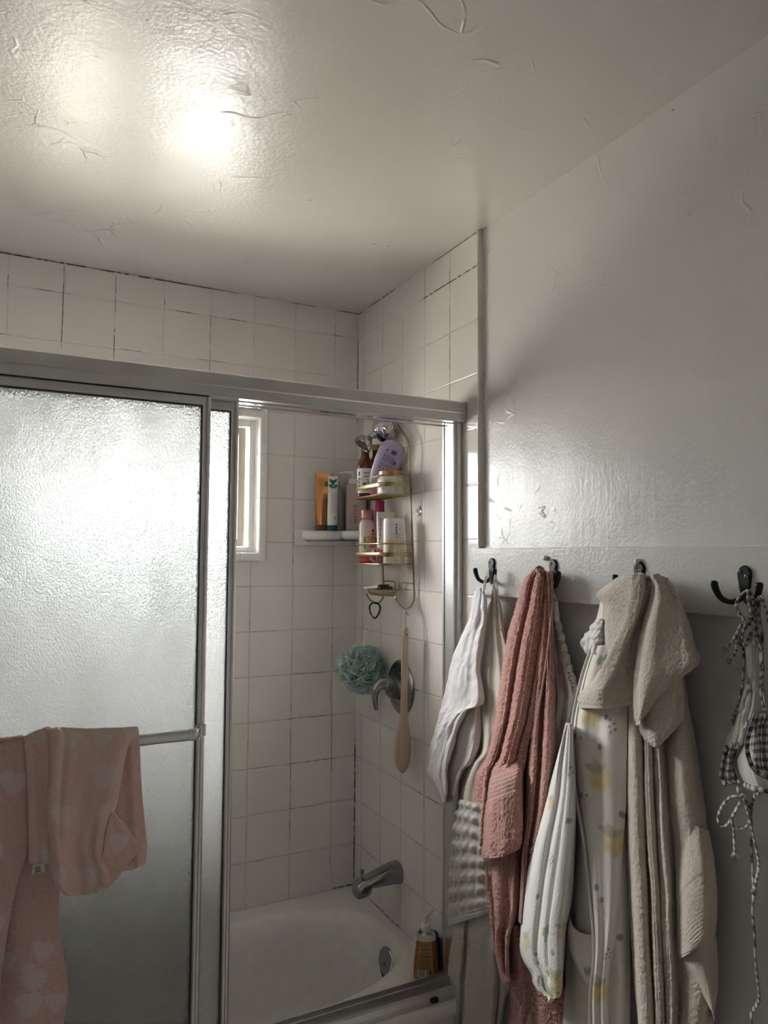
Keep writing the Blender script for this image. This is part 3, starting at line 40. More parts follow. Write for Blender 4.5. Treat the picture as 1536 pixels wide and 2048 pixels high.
 'beige_corner': [[[-0.0560, -1.4764, 0.8707], [-0.0620, -1.5094, 0.8980], [-0.0560, -1.5290, 0.9187], [-0.0260, -1.5275, 0.9260]], [[-0.0560, -1.4824, 0.8541], [-0.0620, -1.5116, 0.8808], [-0.0560, -1.5307, 0.8981], [-0.0260, -1.5307, 0.8993]], [[-0.0560, -1.5020, 0.8429], [-0.0620, -1.5249, 0.8611], [-0.0560, -1.5377, 0.8690], [-0.0260, -1.5316, 0.8585]], [[-0.0560, -1.5220, 0.8285], [-0.0620, -1.5375, 0.8409], [-0.0560, -1.5432, 0.8435], [-0.0260, -1.5298, 0.8288]], [[-0.0560, -1.5365, 0.8117], [-0.0620, -1.5454, 0.8203], [-0.0560, -1.5445, 0.8203], [-0.0260, -1.5242, 0.8037]], [[-0.0560, -1.5439, 0.7981], [-0.0620, -1.5498, 0.8030], [-0.0560, -1.5454, 0.7997], [-0.0260, -1.5216, 0.7792]]],
 'hand_back': [[[-0.0600, -1.3766, 1.5366], [-0.0780, -1.4056, 1.5401], [-0.0840, -1.4227, 1.5419], [-0.0880, -1.4376, 1.5398], [-0.0800, -1.4411, 1.5374]], [[-0.0600, -1.3518, 1.5311], [-0.0780, -1.3891, 1.5323], [-0.0840, -1.4138, 1.5329], [-0.0880, -1.4355, 1.5308], [-0.0800, -1.4456, 1.5284]], [[-0.0600, -1.3275, 1.5185], [-0.0780, -1.3715, 1.5184], [-0.0840, -1.4021, 1.5177], [-0.0880, -1.4297, 1.5165], [-0.0800, -1.4453, 1.5146]], [[-0.0600, -1.2867, 1.4937], [-0.0780, -1.3411, 1.4962], [-0.0840, -1.3809, 1.4974], [-0.0880, -1.4169, 1.4972], [-0.0800, -1.4402, 1.4961]], [[-0.0600, -1.3047, 1.4735], [-0.0780, -1.3518, 1.4769], [-0.0840, -1.3850, 1.4788], [-0.0880, -1.4150, 1.4786], [-0.0800, -1.4326, 1.4773]], [[-0.0600, -1.2970, 1.4328], [-0.0780, -1.3433, 1.4375], [-0.0840, -1.3759, 1.4405], [-0.0880, -1.4053, 1.4432], [-0.0800, -1.4224, 1.4444]], [[-0.0600, -1.3018, 1.3933], [-0.0780, -1.3446, 1.3989], [-0.0840, -1.3738, 1.4024], [-0.0880, -1.4002, 1.4055], [-0.0800, -1.4143, 1.4067]], [[-0.0600, -1.3083, 1.3662], [-0.0780, -1.3470, 1.3722], [-0.0840, -1.3727, 1.3758], [-0.0880, -1.3956, 1.3790], [-0.0800, -1.4064, 1.3799]], [[-0.0600, -1.3106, 1.3447], [-0.0780, -1.3480, 1.3512], [-0.0840, -1.3722, 1.3550], [-0.0880, -1.3940, 1.3583], [-0.0800, -1.4035, 1.3591]]],
 'hand_left': [[[-0.0720, -1.3970, 1.5353], [-0.0980, -1.4285, 1.5373], [-0.1120, -1.4502, 1.5394], [-0.1100, -1.4569, 1.5400], [-0.0940, -1.4490, 1.5372], [-0.0820, -1.4474, 1.5337], [-0.0780, -1.4531, 1.5304]], [[-0.0720, -1.3914, 1.5076], [-0.0980, -1.4243, 1.5104], [-0.1120, -1.4476, 1.5129], [-0.1100, -1.4561, 1.5145], [-0.0940, -1.4502, 1.5132], [-0.0820, -1.4512, 1.5117], [-0.0780, -1.4596, 1.5107]], [[-0.0720, -1.3859, 1.4836], [-0.0980, -1.4190, 1.4862], [-0.1120, -1.4427, 1.4879], [-0.1100, -1.4514, 1.4884], [-0.0940, -1.4454, 1.4893], [-0.0820, -1.4463, 1.4914], [-0.0780, -1.4546, 1.4941]], [[-0.0720, -1.3776, 1.4497], [-0.0980, -1.4097, 1.4527], [-0.1120, -1.4319, 1.4542], [-0.1100, -1.4385, 1.4552], [-0.0940, -1.4293, 1.4578], [-0.0820, -1.4261, 1.4625], [-0.0780, -1.4306, 1.4680]], [[-0.0720, -1.3616, 1.4196], [-0.0980, -1.3938, 1.4235], [-0.1120, -1.4158, 1.4258], [-0.1100, -1.4224, 1.4258], [-0.0940, -1.4142, 1.4248], [-0.0820, -1.4121, 1.4269], [-0.0780, -1.4177, 1.4300]], [[-0.0720, -1.3373, 1.3881], [-0.0980, -1.3725, 1.3931], [-0.1120, -1.3980, 1.3962], [-0.1100, -1.4079, 1.3967], [-0.0940, -1.4025, 1.3950], [-0.0820, -1.4047, 1.3946], [-0.0780, -1.4146, 1.3955]], [[-0.0720, -1.3136, 1.3558], [-0.0980, -1.3523, 1.3622], [-0.1120, -1.3816, 1.3664], [-0.1100, -1.3951, 1.3675], [-0.0940, -1.3927, 1.3659], [-0.0820, -1.3989, 1.3660], [-0.0780, -1.4128, 1.3676]], [[-0.0720, -1.2779, 1.3179], [-0.0980, -1.3217, 1.3261], [-0.1120, -1.3569, 1.3319], [-0.1100, -1.3759, 1.3341], [-0.0940, -1.3779, 1.3330], [-0.0820, -1.3901, 1.3340], [-0.0780, -1.4097, 1.3368]], [[-0.0720, -1.2437, 1.2830], [-0.0980, -1.2926, 1.2928], [-0.1120, -1.3335, 1.3000], [-0.1100, -1.3577, 1.3031], [-0.0940, -1.3640, 1.3026], [-0.0820, -1.3817, 1.3047], [-0.0780, -1.4067, 1.3087]], [[-0.0720, -1.2433, 1.2584], [-0.0980, -1.2924, 1.2694], [-0.1120, -1.3334, 1.2777], [-0.1100, -1.3578, 1.2814], [-0.0940, -1.3641, 1.2829], [-0.0820, -1.3816, 1.2888], [-0.0780, -1.4064, 1.2967]]],
 'hand_right': [[[-0.0840, -1.4494, 1.5358], [-0.1080, -1.4746, 1.5373], [-0.1140, -1.4852, 1.5388], [-0.1060, -1.4862, 1.5403], [-0.0980, -1.4868, 1.5363], [-0.0920, -1.4870, 1.5334], [-0.0640, -1.4658, 1.5306]], [[-0.0840, -1.4606, 1.5180], [-0.1080, -1.4859, 1.5203], [-0.1140, -1.4970, 1.5225], [-0.1060, -1.4990, 1.5250], [-0.0980, -1.5016, 1.5218], [-0.0920, -1.5033, 1.5195], [-0.0640, -1.4834, 1.5168]], [[-0.0840, -1.4579, 1.4998], [-0.1080, -1.4853, 1.5023], [-0.1140, -1.5000, 1.5043], [-0.1060, -1.5078, 1.5063], [-0.0980, -1.5135, 1.4986], [-0.0920, -1.5173, 1.4930], [-0.0640, -1.4992, 1.4874]], [[-0.0840, -1.4505, 1.4786], [-0.1080, -1.4793, 1.4815], [-0.1140, -1.4962, 1.4835], [-0.1060, -1.5074, 1.4851], [-0.0980, -1.5178, 1.4802], [-0.0920, -1.5245, 1.4746], [-0.0640, -1.5084, 1.4687]], [[-0.0840, -1.4357, 1.4457], [-0.1080, -1.4668, 1.4493], [-0.1140, -1.4870, 1.4512], [-0.1060, -1.5032, 1.4523], [-0.0980, -1.5203, 1.4493], [-0.0920, -1.5319, 1.4465], [-0.0640, -1.5194, 1.4417]], [[-0.0840, -1.4242, 1.4080], [-0.1080, -1.4573, 1.4128], [-0.1140, -1.4805, 1.4157], [-0.1060, -1.5013, 1.4176], [-0.0980, -1.5236, 1.4175], [-0.0920, -1.5390, 1.4172], [-0.0640, -1.5291, 1.4134]], [[-0.0840, -1.4147, 1.3609], [-0.1080, -1.4498, 1.3674], [-0.1140, -1.4759, 1.3715], [-0.1060, -1.5011, 1.3745], [-0.0980, -1.5271, 1.3841], [-0.0920, -1.5450, 1.3914], [-0.0640, -1.5368, 1.3921]], [[-0.0840, -1.4102, 1.3189], [-0.1080, -1.4424, 1.3281], [-0.1140, -1.4636, 1.3353], [-0.1060, -1.4810, 1.3428], [-0.0980, -1.4993, 1.3528], [-0.0920, -1.5118, 1.3601], [-0.0640, -1.4993, 1.3601]], [[-0.0840, -1.4095, 1.2868], [-0.1080, -1.4387, 1.2967], [-0.1140, -1.4547, 1.3042], [-0.1060, -1.4639, 1.3117], [-0.0980, -1.4727, 1.3219], [-0.0920, -1.4787, 1.3292], [-0.0640, -1.4611, 1.3285]], [[-0.0840, -1.4138, 1.2584], [-0.1080, -1.4393, 1.2681], [-0.1140, -1.4493, 1.2742], [-0.1060, -1.4486, 1.2790], [-0.0980, -1.4473, 1.2850], [-0.0920, -1.4462, 1.2892], [-0.0640, -1.4231, 1.2857]]],
 'hand_low': [[[-0.0740, -1.4113, 1.3045], [-0.0920, -1.4545, 1.3235], [-0.0900, -1.4777, 1.3372], [-0.0860, -1.4976, 1.3512], [-0.0600, -1.4981, 1.3605]], [[-0.0740, -1.4055, 1.2621], [-0.0920, -1.4506, 1.2854], [-0.0900, -1.4757, 1.3022], [-0.0860, -1.4984, 1.3178], [-0.0600, -1.5016, 1.3280]], [[-0.0740, -1.4077, 1.2470], [-0.0920, -1.4516, 1.2663], [-0.0900, -1.4757, 1.2788], [-0.0860, -1.4980, 1.2889], [-0.0600, -1.5007, 1.2931]], [[-0.0740, -1.4171, 1.2362], [-0.0920, -1.4561, 1.2532], [-0.0900, -1.4756, 1.2635], [-0.0860, -1.4934, 1.2718], [-0.0600, -1.4917, 1.2739]], [[-0.0740, -1.4288, 1.2307], [-0.0920, -1.4598, 1.2435], [-0.0900, -1.4720, 1.2497], [-0.0860, -1.4821, 1.2552], [-0.0600, -1.4726, 1.2541]], [[-0.0740, -1.4438, 1.2261], [-0.0920, -1.4638, 1.2338], [-0.0900, -1.4652, 1.2350], [-0.0860, -1.4645, 1.2360], [-0.0600, -1.4439, 1.2299]]],
 'heart_bath_front': [[[-1.2109, -0.7540, 1.2001], [-1.1868, -0.7720, 1.2031], [-1.1634, -0.7660, 1.2006], [-1.1394, -0.7740, 1.2023], [-1.1153, -0.7680, 1.2019], [-1.0908, -0.7640, 1.2019]], [[-1.2105, -0.7540, 1.1886], [-1.1857, -0.7720, 1.1912], [-1.1616, -0.7660, 1.1882], [-1.1369, -0.7740, 1.1892], [-1.1121, -0.7680, 1.1877], [-1.0867, -0.7640, 1.1866]], [[-1.2071, -0.7540, 1.0930], [-1.1817, -0.7720, 1.0946], [-1.1570, -0.7660, 1.0892], [-1.1316, -0.7740, 1.0879], [-1.1059, -0.7680, 1.0824], [-1.0796, -0.7640, 1.0774]], [[-1.2041, -0.7540, 1.0073], [-1.1789, -0.7720, 1.0073], [-1.1543, -0.7660, 0.9990], [-1.1291, -0.7740, 0.9971], [-1.1037, -0.7680, 0.9913], [-1.0776, -0.7640, 0.9861]], [[-1.2011, -0.7540, 0.9222], [-1.1796, -0.7720, 0.9251], [-1.1589, -0.7660, 0.9186], [-1.1378, -0.7740, 0.9186], [-1.1165, -0.7680, 0.9139], [-1.0948, -0.7640, 0.9099]], [[-1.1970, -0.7540, 0.8094], [-1.1786, -0.7720, 0.8135], [-1.1610, -0.7660, 0.8066], [-1.1438, -0.7740, 0.8108], [-1.1271, -0.7680, 0.8112], [-1.1101, -0.7640, 0.8127]], [[-1.1917, -0.7540, 0.6584], [-1.1780, -0.7720, 0.6646], [-1.1651, -0.7660, 0.6576], [-1.1518, -0.7740, 0.6584], [-1.1387, -0.7680, 0.6513], [-1.1253, -0.7640, 0.6453]], [[-1.1894, -0.7540, 0.5954], [-1.1781, -0.7720, 0.6028], [-1.1676, -0.7660, 0.5960], [-1.1567, -0.7740, 0.5975], [-1.1460, -0.7680, 0.5907], [-1.1352, -0.7640, 0.5851]], [[-1.1871, -0.7540, 0.5309], [-1.1774, -0.7720, 0.5385], [-1.1685, -0.7660, 0.5310], [-1.1593, -0.7740, 0.5342], [-1.1505, -0.7680, 0.5296], [-1.1416, -0.7640, 0.5263]]],
 'heart_bath_back': [[[-1.2119, -0.7380, 1.1985], [-1.1772, -0.7440, 1.1978], [-1.1422, -0.7420, 1.1952], [-1.1065, -0.7500, 1.1968], [-1.0701, -0.7460, 1.1964], [-1.0326, -0.7400, 1.1955]], [[-1.2079, -0.7380, 1.0883], [-1.1731, -0.7440, 1.0851], [-1.1378, -0.7420, 1.0793], [-1.1017, -0.7500, 1.0765], [-1.0648, -0.7460, 1.0699], [-1.0267, -0.7400, 1.0626]], [[-1.2045, -0.7380, 0.9923], [-1.1684, -0.7440, 0.9881], [-1.1318, -0.7420, 0.9810], [-1.0947, -0.7500, 0.9715], [-1.0566, -0.7460, 0.9564], [-1.0174, -0.7400, 0.9402]], [[-1.2017, -0.7380, 0.9121], [-1.1657, -0.7440, 0.9074], [-1.1293, -0.7420, 0.8993], [-1.0921, -0.7500, 0.8950], [-1.0539, -0.7460, 0.8858], [-1.0146, -0.7400, 0.8755]], [[-1.1993, -0.7380, 0.8465], [-1.1635, -0.7440, 0.8413], [-1.1271, -0.7420, 0.8324], [-1.0900, -0.7500, 0.8277], [-1.0518, -0.7460, 0.8176], [-1.0125, -0.7400, 0.8062]], [[-1.1974, -0.7380, 0.7926], [-1.1603, -0.7440, 0.7866], [-1.1226, -0.7420, 0.7767], [-1.0844, -0.7500, 0.7745], [-1.0451, -0.7460, 0.7667], [-1.0045, -0.7400, 0.7577]], [[-1.1961, -0.7380, 0.7548], [-1.1579, -0.7440, 0.7483], [-1.1190, -0.7420, 0.7376], [-1.0794, -0.7500, 0.7317], [-1.0386, -0.7460, 0.7196], [-0.9964, -0.7400, 0.7061]], [[-1.1946, -0.7380, 0.7143], [-1.1558, -0.7440, 0.7073], [-1.1162, -0.7420, 0.6959], [-1.0759, -0.7500, 0.6895], [-1.0343, -0.7460, 0.6766], [-0.9913, -0.7400, 0.6622]], [[-1.1923, -0.7380, 0.6496], [-1.1554, -0.7440, 0.6425], [-1.1179, -0.7420, 0.6309], [-1.0797, -0.7500, 0.6246], [-1.0404, -0.7460, 0.6113], [-0.9997, -0.7400, 0.5964]], [[-1.1897, -0.7380, 0.5767], [-1.1536, -0.7440, 0.5693], [-1.1169, -0.7420, 0.5569], [-1.0795, -0.7500, 0.5504], [-1.0410, -0.7460, 0.5363], [-1.0012, -0.7400, 0.5206]], [[-1.1871, -0.7380, 0.5023], [-1.1516, -0.7440, 0.4937], [-1.1156, -0.7420, 0.4798], [-1.0791, -0.7500, 0.4751], [-1.0416, -0.7460, 0.4629], [-1.0028, -0.7400, 0.4491]]],
 'heart_hand_left': [[[-1.0928, -0.7740, 1.2053], [-1.0791, -0.7840, 1.2133], [-1.0650, -0.7800, 1.2182], [-1.0494, -0.7840, 1.2192], [-1.0332, -0.7780, 1.2178]], [[-1.0904, -0.7740, 1.1874], [-1.0767, -0.7840, 1.1929], [-1.0626, -0.7800, 1.1953], [-1.0479, -0.7840, 1.1958], [-1.0325, -0.7780, 1.1938]], [[-1.0838, -0.7740, 1.1200], [-1.0708, -0.7840, 1.1210], [-1.0573, -0.7800, 1.1181], [-1.0440, -0.7840, 1.1174], [-1.0301, -0.7780, 1.1139]], [[-1.0786, -0.7740, 1.0412], [-1.0664, -0.7840, 1.0425], [-1.0535, -0.7800, 1.0392], [-1.0409, -0.7840, 1.0385], [-1.0277, -0.7780, 1.0345]], [[-1.0759, -0.7740, 0.9825], [-1.0639, -0.7840, 0.9840], [-1.0513, -0.7800, 0.9803], [-1.0389, -0.7840, 0.9796], [-1.0260, -0.7780, 0.9752]], [[-1.0741, -0.7740, 0.9532], [-1.0623, -0.7840, 0.9553], [-1.0499, -0.7800, 0.9522], [-1.0379, -0.7840, 0.9528], [-1.0252, -0.7780, 0.9496]]],
 'heart_hand_front': [[[-1.0594, -0.7880, 1.2216], [-1.0394, -0.8080, 1.2263], [-1.0216, -0.8060, 1.2238], [-0.9995, -0.7980, 1.2189], [-0.9699, -0.7940, 1.2137], [-0.9424, -0.7980, 1.2130], [-0.9143, -0.8000, 1.2118], [-0.8908, -0.7960, 1.2095], [-0.8734, -0.7840, 1.2059]], [[-1.0481, -0.7880, 1.2076], [-1.0296, -0.8080, 1.2112], [-1.0132, -0.8060, 1.2096], [-0.9926, -0.7980, 1.2050], [-0.9652, -0.7940, 1.2003], [-0.9398, -0.7980, 1.1988], [-0.9139, -0.8000, 1.1972], [-0.8922, -0.7960, 1.1945], [-0.8761, -0.7840, 1.1906]], [[-1.0441, -0.7880, 1.1677], [-1.0278, -0.8080, 1.1706], [-1.0131, -0.8060, 1.1684], [-0.9948, -0.7980, 1.1643], [-0.9705, -0.7940, 1.1604], [-0.9484, -0.7980, 1.1613], [-0.9262, -0.8000, 1.1642], [-0.9075, -0.7960, 1.1651], [-0.8935, -0.7840, 1.1634]], [[-1.0444, -0.7880, 1.1185], [-1.0295, -0.8080, 1.1220], [-1.0160, -0.8060, 1.1196], [-0.9992, -0.7980, 1.1152], [-0.9769, -0.7940, 1.1112], [-0.9564, -0.7980, 1.1095], [-0.9355, -0.8000, 1.1073], [-0.9179, -0.7960, 1.1039], [-0.9048, -0.7840, 1.0989]], [[-1.0466, -0.7880, 1.0699], [-1.0320, -0.8080, 1.0738], [-1.0188, -0.8060, 1.0712], [-1.0024, -0.7980, 1.0664], [-0.9806, -0.7940, 1.0619], [-0.9606, -0.7980, 1.0603], [-0.9403, -0.8000, 1.0600], [-0.9233, -0.7960, 1.0580], [-0.9106, -0.7840, 1.0537]], [[-1.0433, -0.7880, 1.0206], [-1.0300, -0.8080, 1.0251], [-1.0179, -0.8060, 1.0224], [-1.0028, -0.7980, 1.0173], [-0.9828, -0.7940, 1.0128], [-0.9646, -0.7980, 1.0113], [-0.9471, -0.8000, 1.0154], [-0.9324, -0.7960, 1.0168], [-0.9214, -0.7840, 1.0146]], [[-1.0383, -0.7880, 0.9751], [-1.0266, -0.8080, 0.9784], [-1.0159, -0.8060, 0.9743], [-1.0023, -0.7980, 0.9684], [-0.9845, -0.7940, 0.9638], [-0.9682, -0.7980, 0.9623], [-0.9523, -0.8000, 0.9644], [-0.9389, -0.7960, 0.9640], [-0.9287, -0.7840, 0.9603]], [[-1.0344, -0.7880, 0.9365], [-1.0211, -0.8080, 0.9378], [-1.0089, -0.8060, 0.9316], [-0.9935, -0.7980, 0.9229], [-0.9731, -0.7940, 0.9137], [-0.9546, -0.7980, 0.9122], [-0.9356, -0.8000, 0.9120], [-0.9197, -0.7960, 0.9095], [-0.9077, -0.7840, 0.9040]], [[-1.0301, -0.7880, 0.9134], [-1.0188, -0.8080, 0.9141], [-1.0083, -0.8060, 0.9070], [-0.9945, -0.7980, 0.8986], [-0.9762, -0.7940, 0.8905], [-0.9601, -0.7980, 0.8914], [-0.9440, -0.8000, 0.8943], [-0.9304, -0.7960, 0.8942], [-0.9200, -0.7840, 0.8903]], [[-1.0149, -0.7880, 0.8949], [-1.0071, -0.8080, 0.8987], [-0.9994, -0.8060, 0.8942], [-0.9893, -0.7980, 0.8874], [-0.9762, -0.7940, 0.8811], [-0.9650, -0.7980, 0.8829], [-0.9536, -0.8000, 0.8848], [-0.9438, -0.7960, 0.8840], [-0.9362, -0.7840, 0.8795]]],
 'heart_hand_corner': [[[-0.9256, -0.7980, 1.0399], [-0.9224, -0.7940, 1.0396], [-0.9195, -0.7920, 1.0380], [-0.9165, -0.7880, 1.0344]], [[-0.9343, -0.7980, 1.0062], [-0.9221, -0.7940, 1.0078], [-0.9095, -0.7920, 1.0088], [-0.8960, -0.7880, 1.0068]], [[-0.9390, -0.7980, 0.9671], [-0.9176, -0.7940, 0.9687], [-0.8973, -0.7920, 0.9741], [-0.8775, -0.7880, 0.9813]], [[-0.9437, -0.7980, 0.9282], [-0.9150, -0.7940, 0.9361], [-0.8881, -0.7920, 0.9488], [-0.8609, -0.7880, 0.9621]], [[-0.9392, -0.7980, 0.9035], [-0.9166, -0.7940, 0.9101], [-0.8975, -0.7920, 0.9232], [-0.8783, -0.7880, 0.9366]], [[-0.9331, -0.7980, 0.8885], [-0.9197, -0.7940, 0.8959], [-0.9088, -0.7920, 0.9072], [-0.8977, -0.7880, 0.9178]]],
 'heart_hand_back': [[[-0.9332, -0.7660, 1.2030], [-0.9185, -0.7740, 1.2046], [-0.9023, -0.7700, 1.2035], [-0.8869, -0.7740, 1.2027], [-0.8686, -0.7600, 1.1973]], [[-0.9326, -0.7660, 1.1802], [-0.9174, -0.7740, 1.1803], [-0.9006, -0.7700, 1.1776], [-0.8847, -0.7740, 1.1768], [-0.8659, -0.7600, 1.1716]], [[-0.9299, -0.7660, 1.0809], [-0.9135, -0.7740, 1.0809], [-0.8955, -0.7700, 1.0773], [-0.8783, -0.7740, 1.0760], [-0.8582, -0.7600, 1.0693]], [[-0.9282, -0.7660, 1.0150], [-0.9104, -0.7740, 1.0148], [-0.8910, -0.7700, 1.0105], [-0.8728, -0.7740, 1.0118], [-0.8516, -0.7600, 1.0074]], [[-0.9240, -0.7660, 0.9704], [-0.9059, -0.7740, 0.9701], [-0.8861, -0.7700, 0.9654], [-0.8672, -0.7740, 0.9635], [-0.8451, -0.7600, 0.9550]], [[-0.9162, -0.7660, 0.9364], [-0.9001, -0.7740, 0.9364], [-0.8822, -0.7700, 0.9318], [-0.8653, -0.7740, 0.9316], [-0.8454, -0.7600, 0.9247]], [[-0.9005, -0.7660, 0.9039], [-0.8882, -0.7740, 0.9066], [-0.8741, -0.7700, 0.9044], [-0.8621, -0.7740, 0.9088], [-0.8470, -0.7600, 0.9062]]],
 'bikini_lining': [[[-0.0200, -1.6043, 1.4478], [-0.0460, -1.6251, 1.4524], [-0.0400, -1.6226, 1.4536], [-0.0460, -1.6287, 1.4528], [-0.0200, -1.6116, 1.4485]], [[-0.0200, -1.5962, 1.4237], [-0.0460, -1.6197, 1.4285], [-0.0400, -1.6196, 1.4288], [-0.0460, -1.6283, 1.4293], [-0.0200, -1.6137, 1.4256]], [[-0.0200, -1.5915, 1.3898], [-0.0460, -1.6166, 1.3949], [-0.0400, -1.6180, 1.3949], [-0.0460, -1.6279, 1.3981], [-0.0200, -1.6147, 1.3962]], [[-0.0200, -1.5907, 1.3615], [-0.0460, -1.6164, 1.3683], [-0.0400, -1.6182, 1.3696], [-0.0460, -1.6281, 1.3744], [-0.0200, -1.6149, 1.3734]], [[-0.0200, -1.5763, 1.3190], [-0.0460, -1.6059, 1.3268], [-0.0400, -1.6113, 1.3272], [-0.0460, -1.6255, 1.3304], [-0.0200, -1.6163, 1.3264]], [[-0.0200, -1.5618, 1.2827], [-0.0460, -1.5937, 1.2927], [-0.0400, -1.6007, 1.2947], [-0.0460, -1.6159, 1.3022], [-0.0200, -1.6074, 1.3019]], [[-0.0200, -1.5502, 1.2489], [-0.0460, -1.5845, 1.2603], [-0.0400, -1.5915, 1.2670], [-0.0460, -1.6066, 1.2787], [-0.0200, -1.5977, 1.2819]], [[-0.0200, -1.5530, 1.2436], [-0.0460, -1.5832, 1.2555], [-0.0400, -1.5879, 1.2589], [-0.0460, -1.6000, 1.2680], [-0.0200, -1.5881, 1.2683]]],
 'bikini_cup': [[[-0.0240, -1.5928, 1.2665], [-0.0600, -1.6300, 1.2826], [-0.0740, -1.6491, 1.2941], [-0.0720, -1.6560, 1.3016], [-0.0600, -1.6570, 1.3051], [-0.0400, -1.6525, 1.3066]], [[-0.0240, -1.5792, 1.2469], [-0.0600, -1.6189, 1.2604], [-0.0740, -1.6413, 1.2678], [-0.0720, -1.6515, 1.2720], [-0.0600, -1.6543, 1.2738], [-0.0400, -1.6515, 1.2736]], [[-0.0240, -1.5701, 1.2281], [-0.0600, -1.6116, 1.2420], [-0.0740, -1.6357, 1.2489], [-0.0720, -1.6475, 1.2516], [-0.0600, -1.6520, 1.2516], [-0.0400, -1.6509, 1.2501]], [[-0.0240, -1.5743, 1.2085], [-0.0600, -1.6152, 1.2218], [-0.0740, -1.6387, 1.2277], [-0.0720, -1.6499, 1.2280], [-0.0600, -1.6539, 1.2261], [-0.0400, -1.6526, 1.2226]], [[-0.0240, -1.5843, 1.1939], [-0.0600, -1.6229, 1.2074], [-0.0740, -1.6446, 1.2135], [-0.0720, -1.6543, 1.2144], [-0.0600, -1.6568, 1.2130], [-0.0400, -1.6539, 1.2090]], [[-0.0240, -1.5888, 1.1903], [-0.0600, -1.6262, 1.2030], [-0.0740, -1.6469, 1.2089], [-0.0720, -1.6557, 1.2101], [-0.0600, -1.6575, 1.2086], [-0.0400, -1.6537, 1.2043]]],
 'bikini_cup_check': [[[-0.0600, -1.6359, 1.3193], [-0.0860, -1.6632, 1.3282], [-0.0880, -1.6729, 1.3303], [-0.0800, -1.6753, 1.3294], [-0.0700, -1.6764, 1.3281]], [[-0.0600, -1.6273, 1.2955], [-0.0860, -1.6564, 1.3082], [-0.0880, -1.6679, 1.3130], [-0.0800, -1.6727, 1.3132], [-0.0700, -1.6760, 1.3129]], [[-0.0600, -1.6213, 1.2729], [-0.0860, -1.6522, 1.2855], [-0.0880, -1.6652, 1.2897], [-0.0800, -1.6710, 1.2901], [-0.0700, -1.6753, 1.2900]], [[-0.0600, -1.6233, 1.2496], [-0.0860, -1.6537, 1.2602], [-0.0880, -1.6660, 1.2634], [-0.0800, -1.6709, 1.2637], [-0.0700, -1.6745, 1.2634]], [[-0.0600, -1.6309, 1.2358], [-0.0860, -1.6588, 1.2446], [-0.0880, -1.6691, 1.2465], [-0.0800, -1.6722, 1.2457], [-0.0700, -1.6740, 1.2443]], [[-0.0600, -1.6463, 1.2282], [-0.0860, -1.6704, 1.2367], [-0.0880, -1.6772, 1.2376], [-0.0800, -1.6769, 1.2354], [-0.0700, -1.6753, 1.2326]]],
 'bikini_under': [[[-0.0140, -1.5464, 1.2448], [-0.0380, -1.5752, 1.2552], [-0.0440, -1.5893, 1.2613], [-0.0300, -1.5879, 1.2628]], [[-0.0140, -1.5420, 1.2285], [-0.0380, -1.5693, 1.2365], [-0.0440, -1.5822, 1.2416], [-0.0300, -1.5798, 1.2411]], [[-0.0140, -1.5374, 1.2060], [-0.0380, -1.5651, 1.2130], [-0.0440, -1.5788, 1.2177], [-0.0300, -1.5772, 1.2174]], [[-0.0140, -1.5349, 1.1875], [-0.0380, -1.5643, 1.1945], [-0.0440, -1.5801, 1.2002], [-0.0300, -1.5805, 1.2002]], [[-0.0140, -1.5447, 1.1817], [-0.0380, -1.5716, 1.1902], [-0.0440, -1.5845, 1.1946], [-0.0300, -1.5822, 1.1925]]],
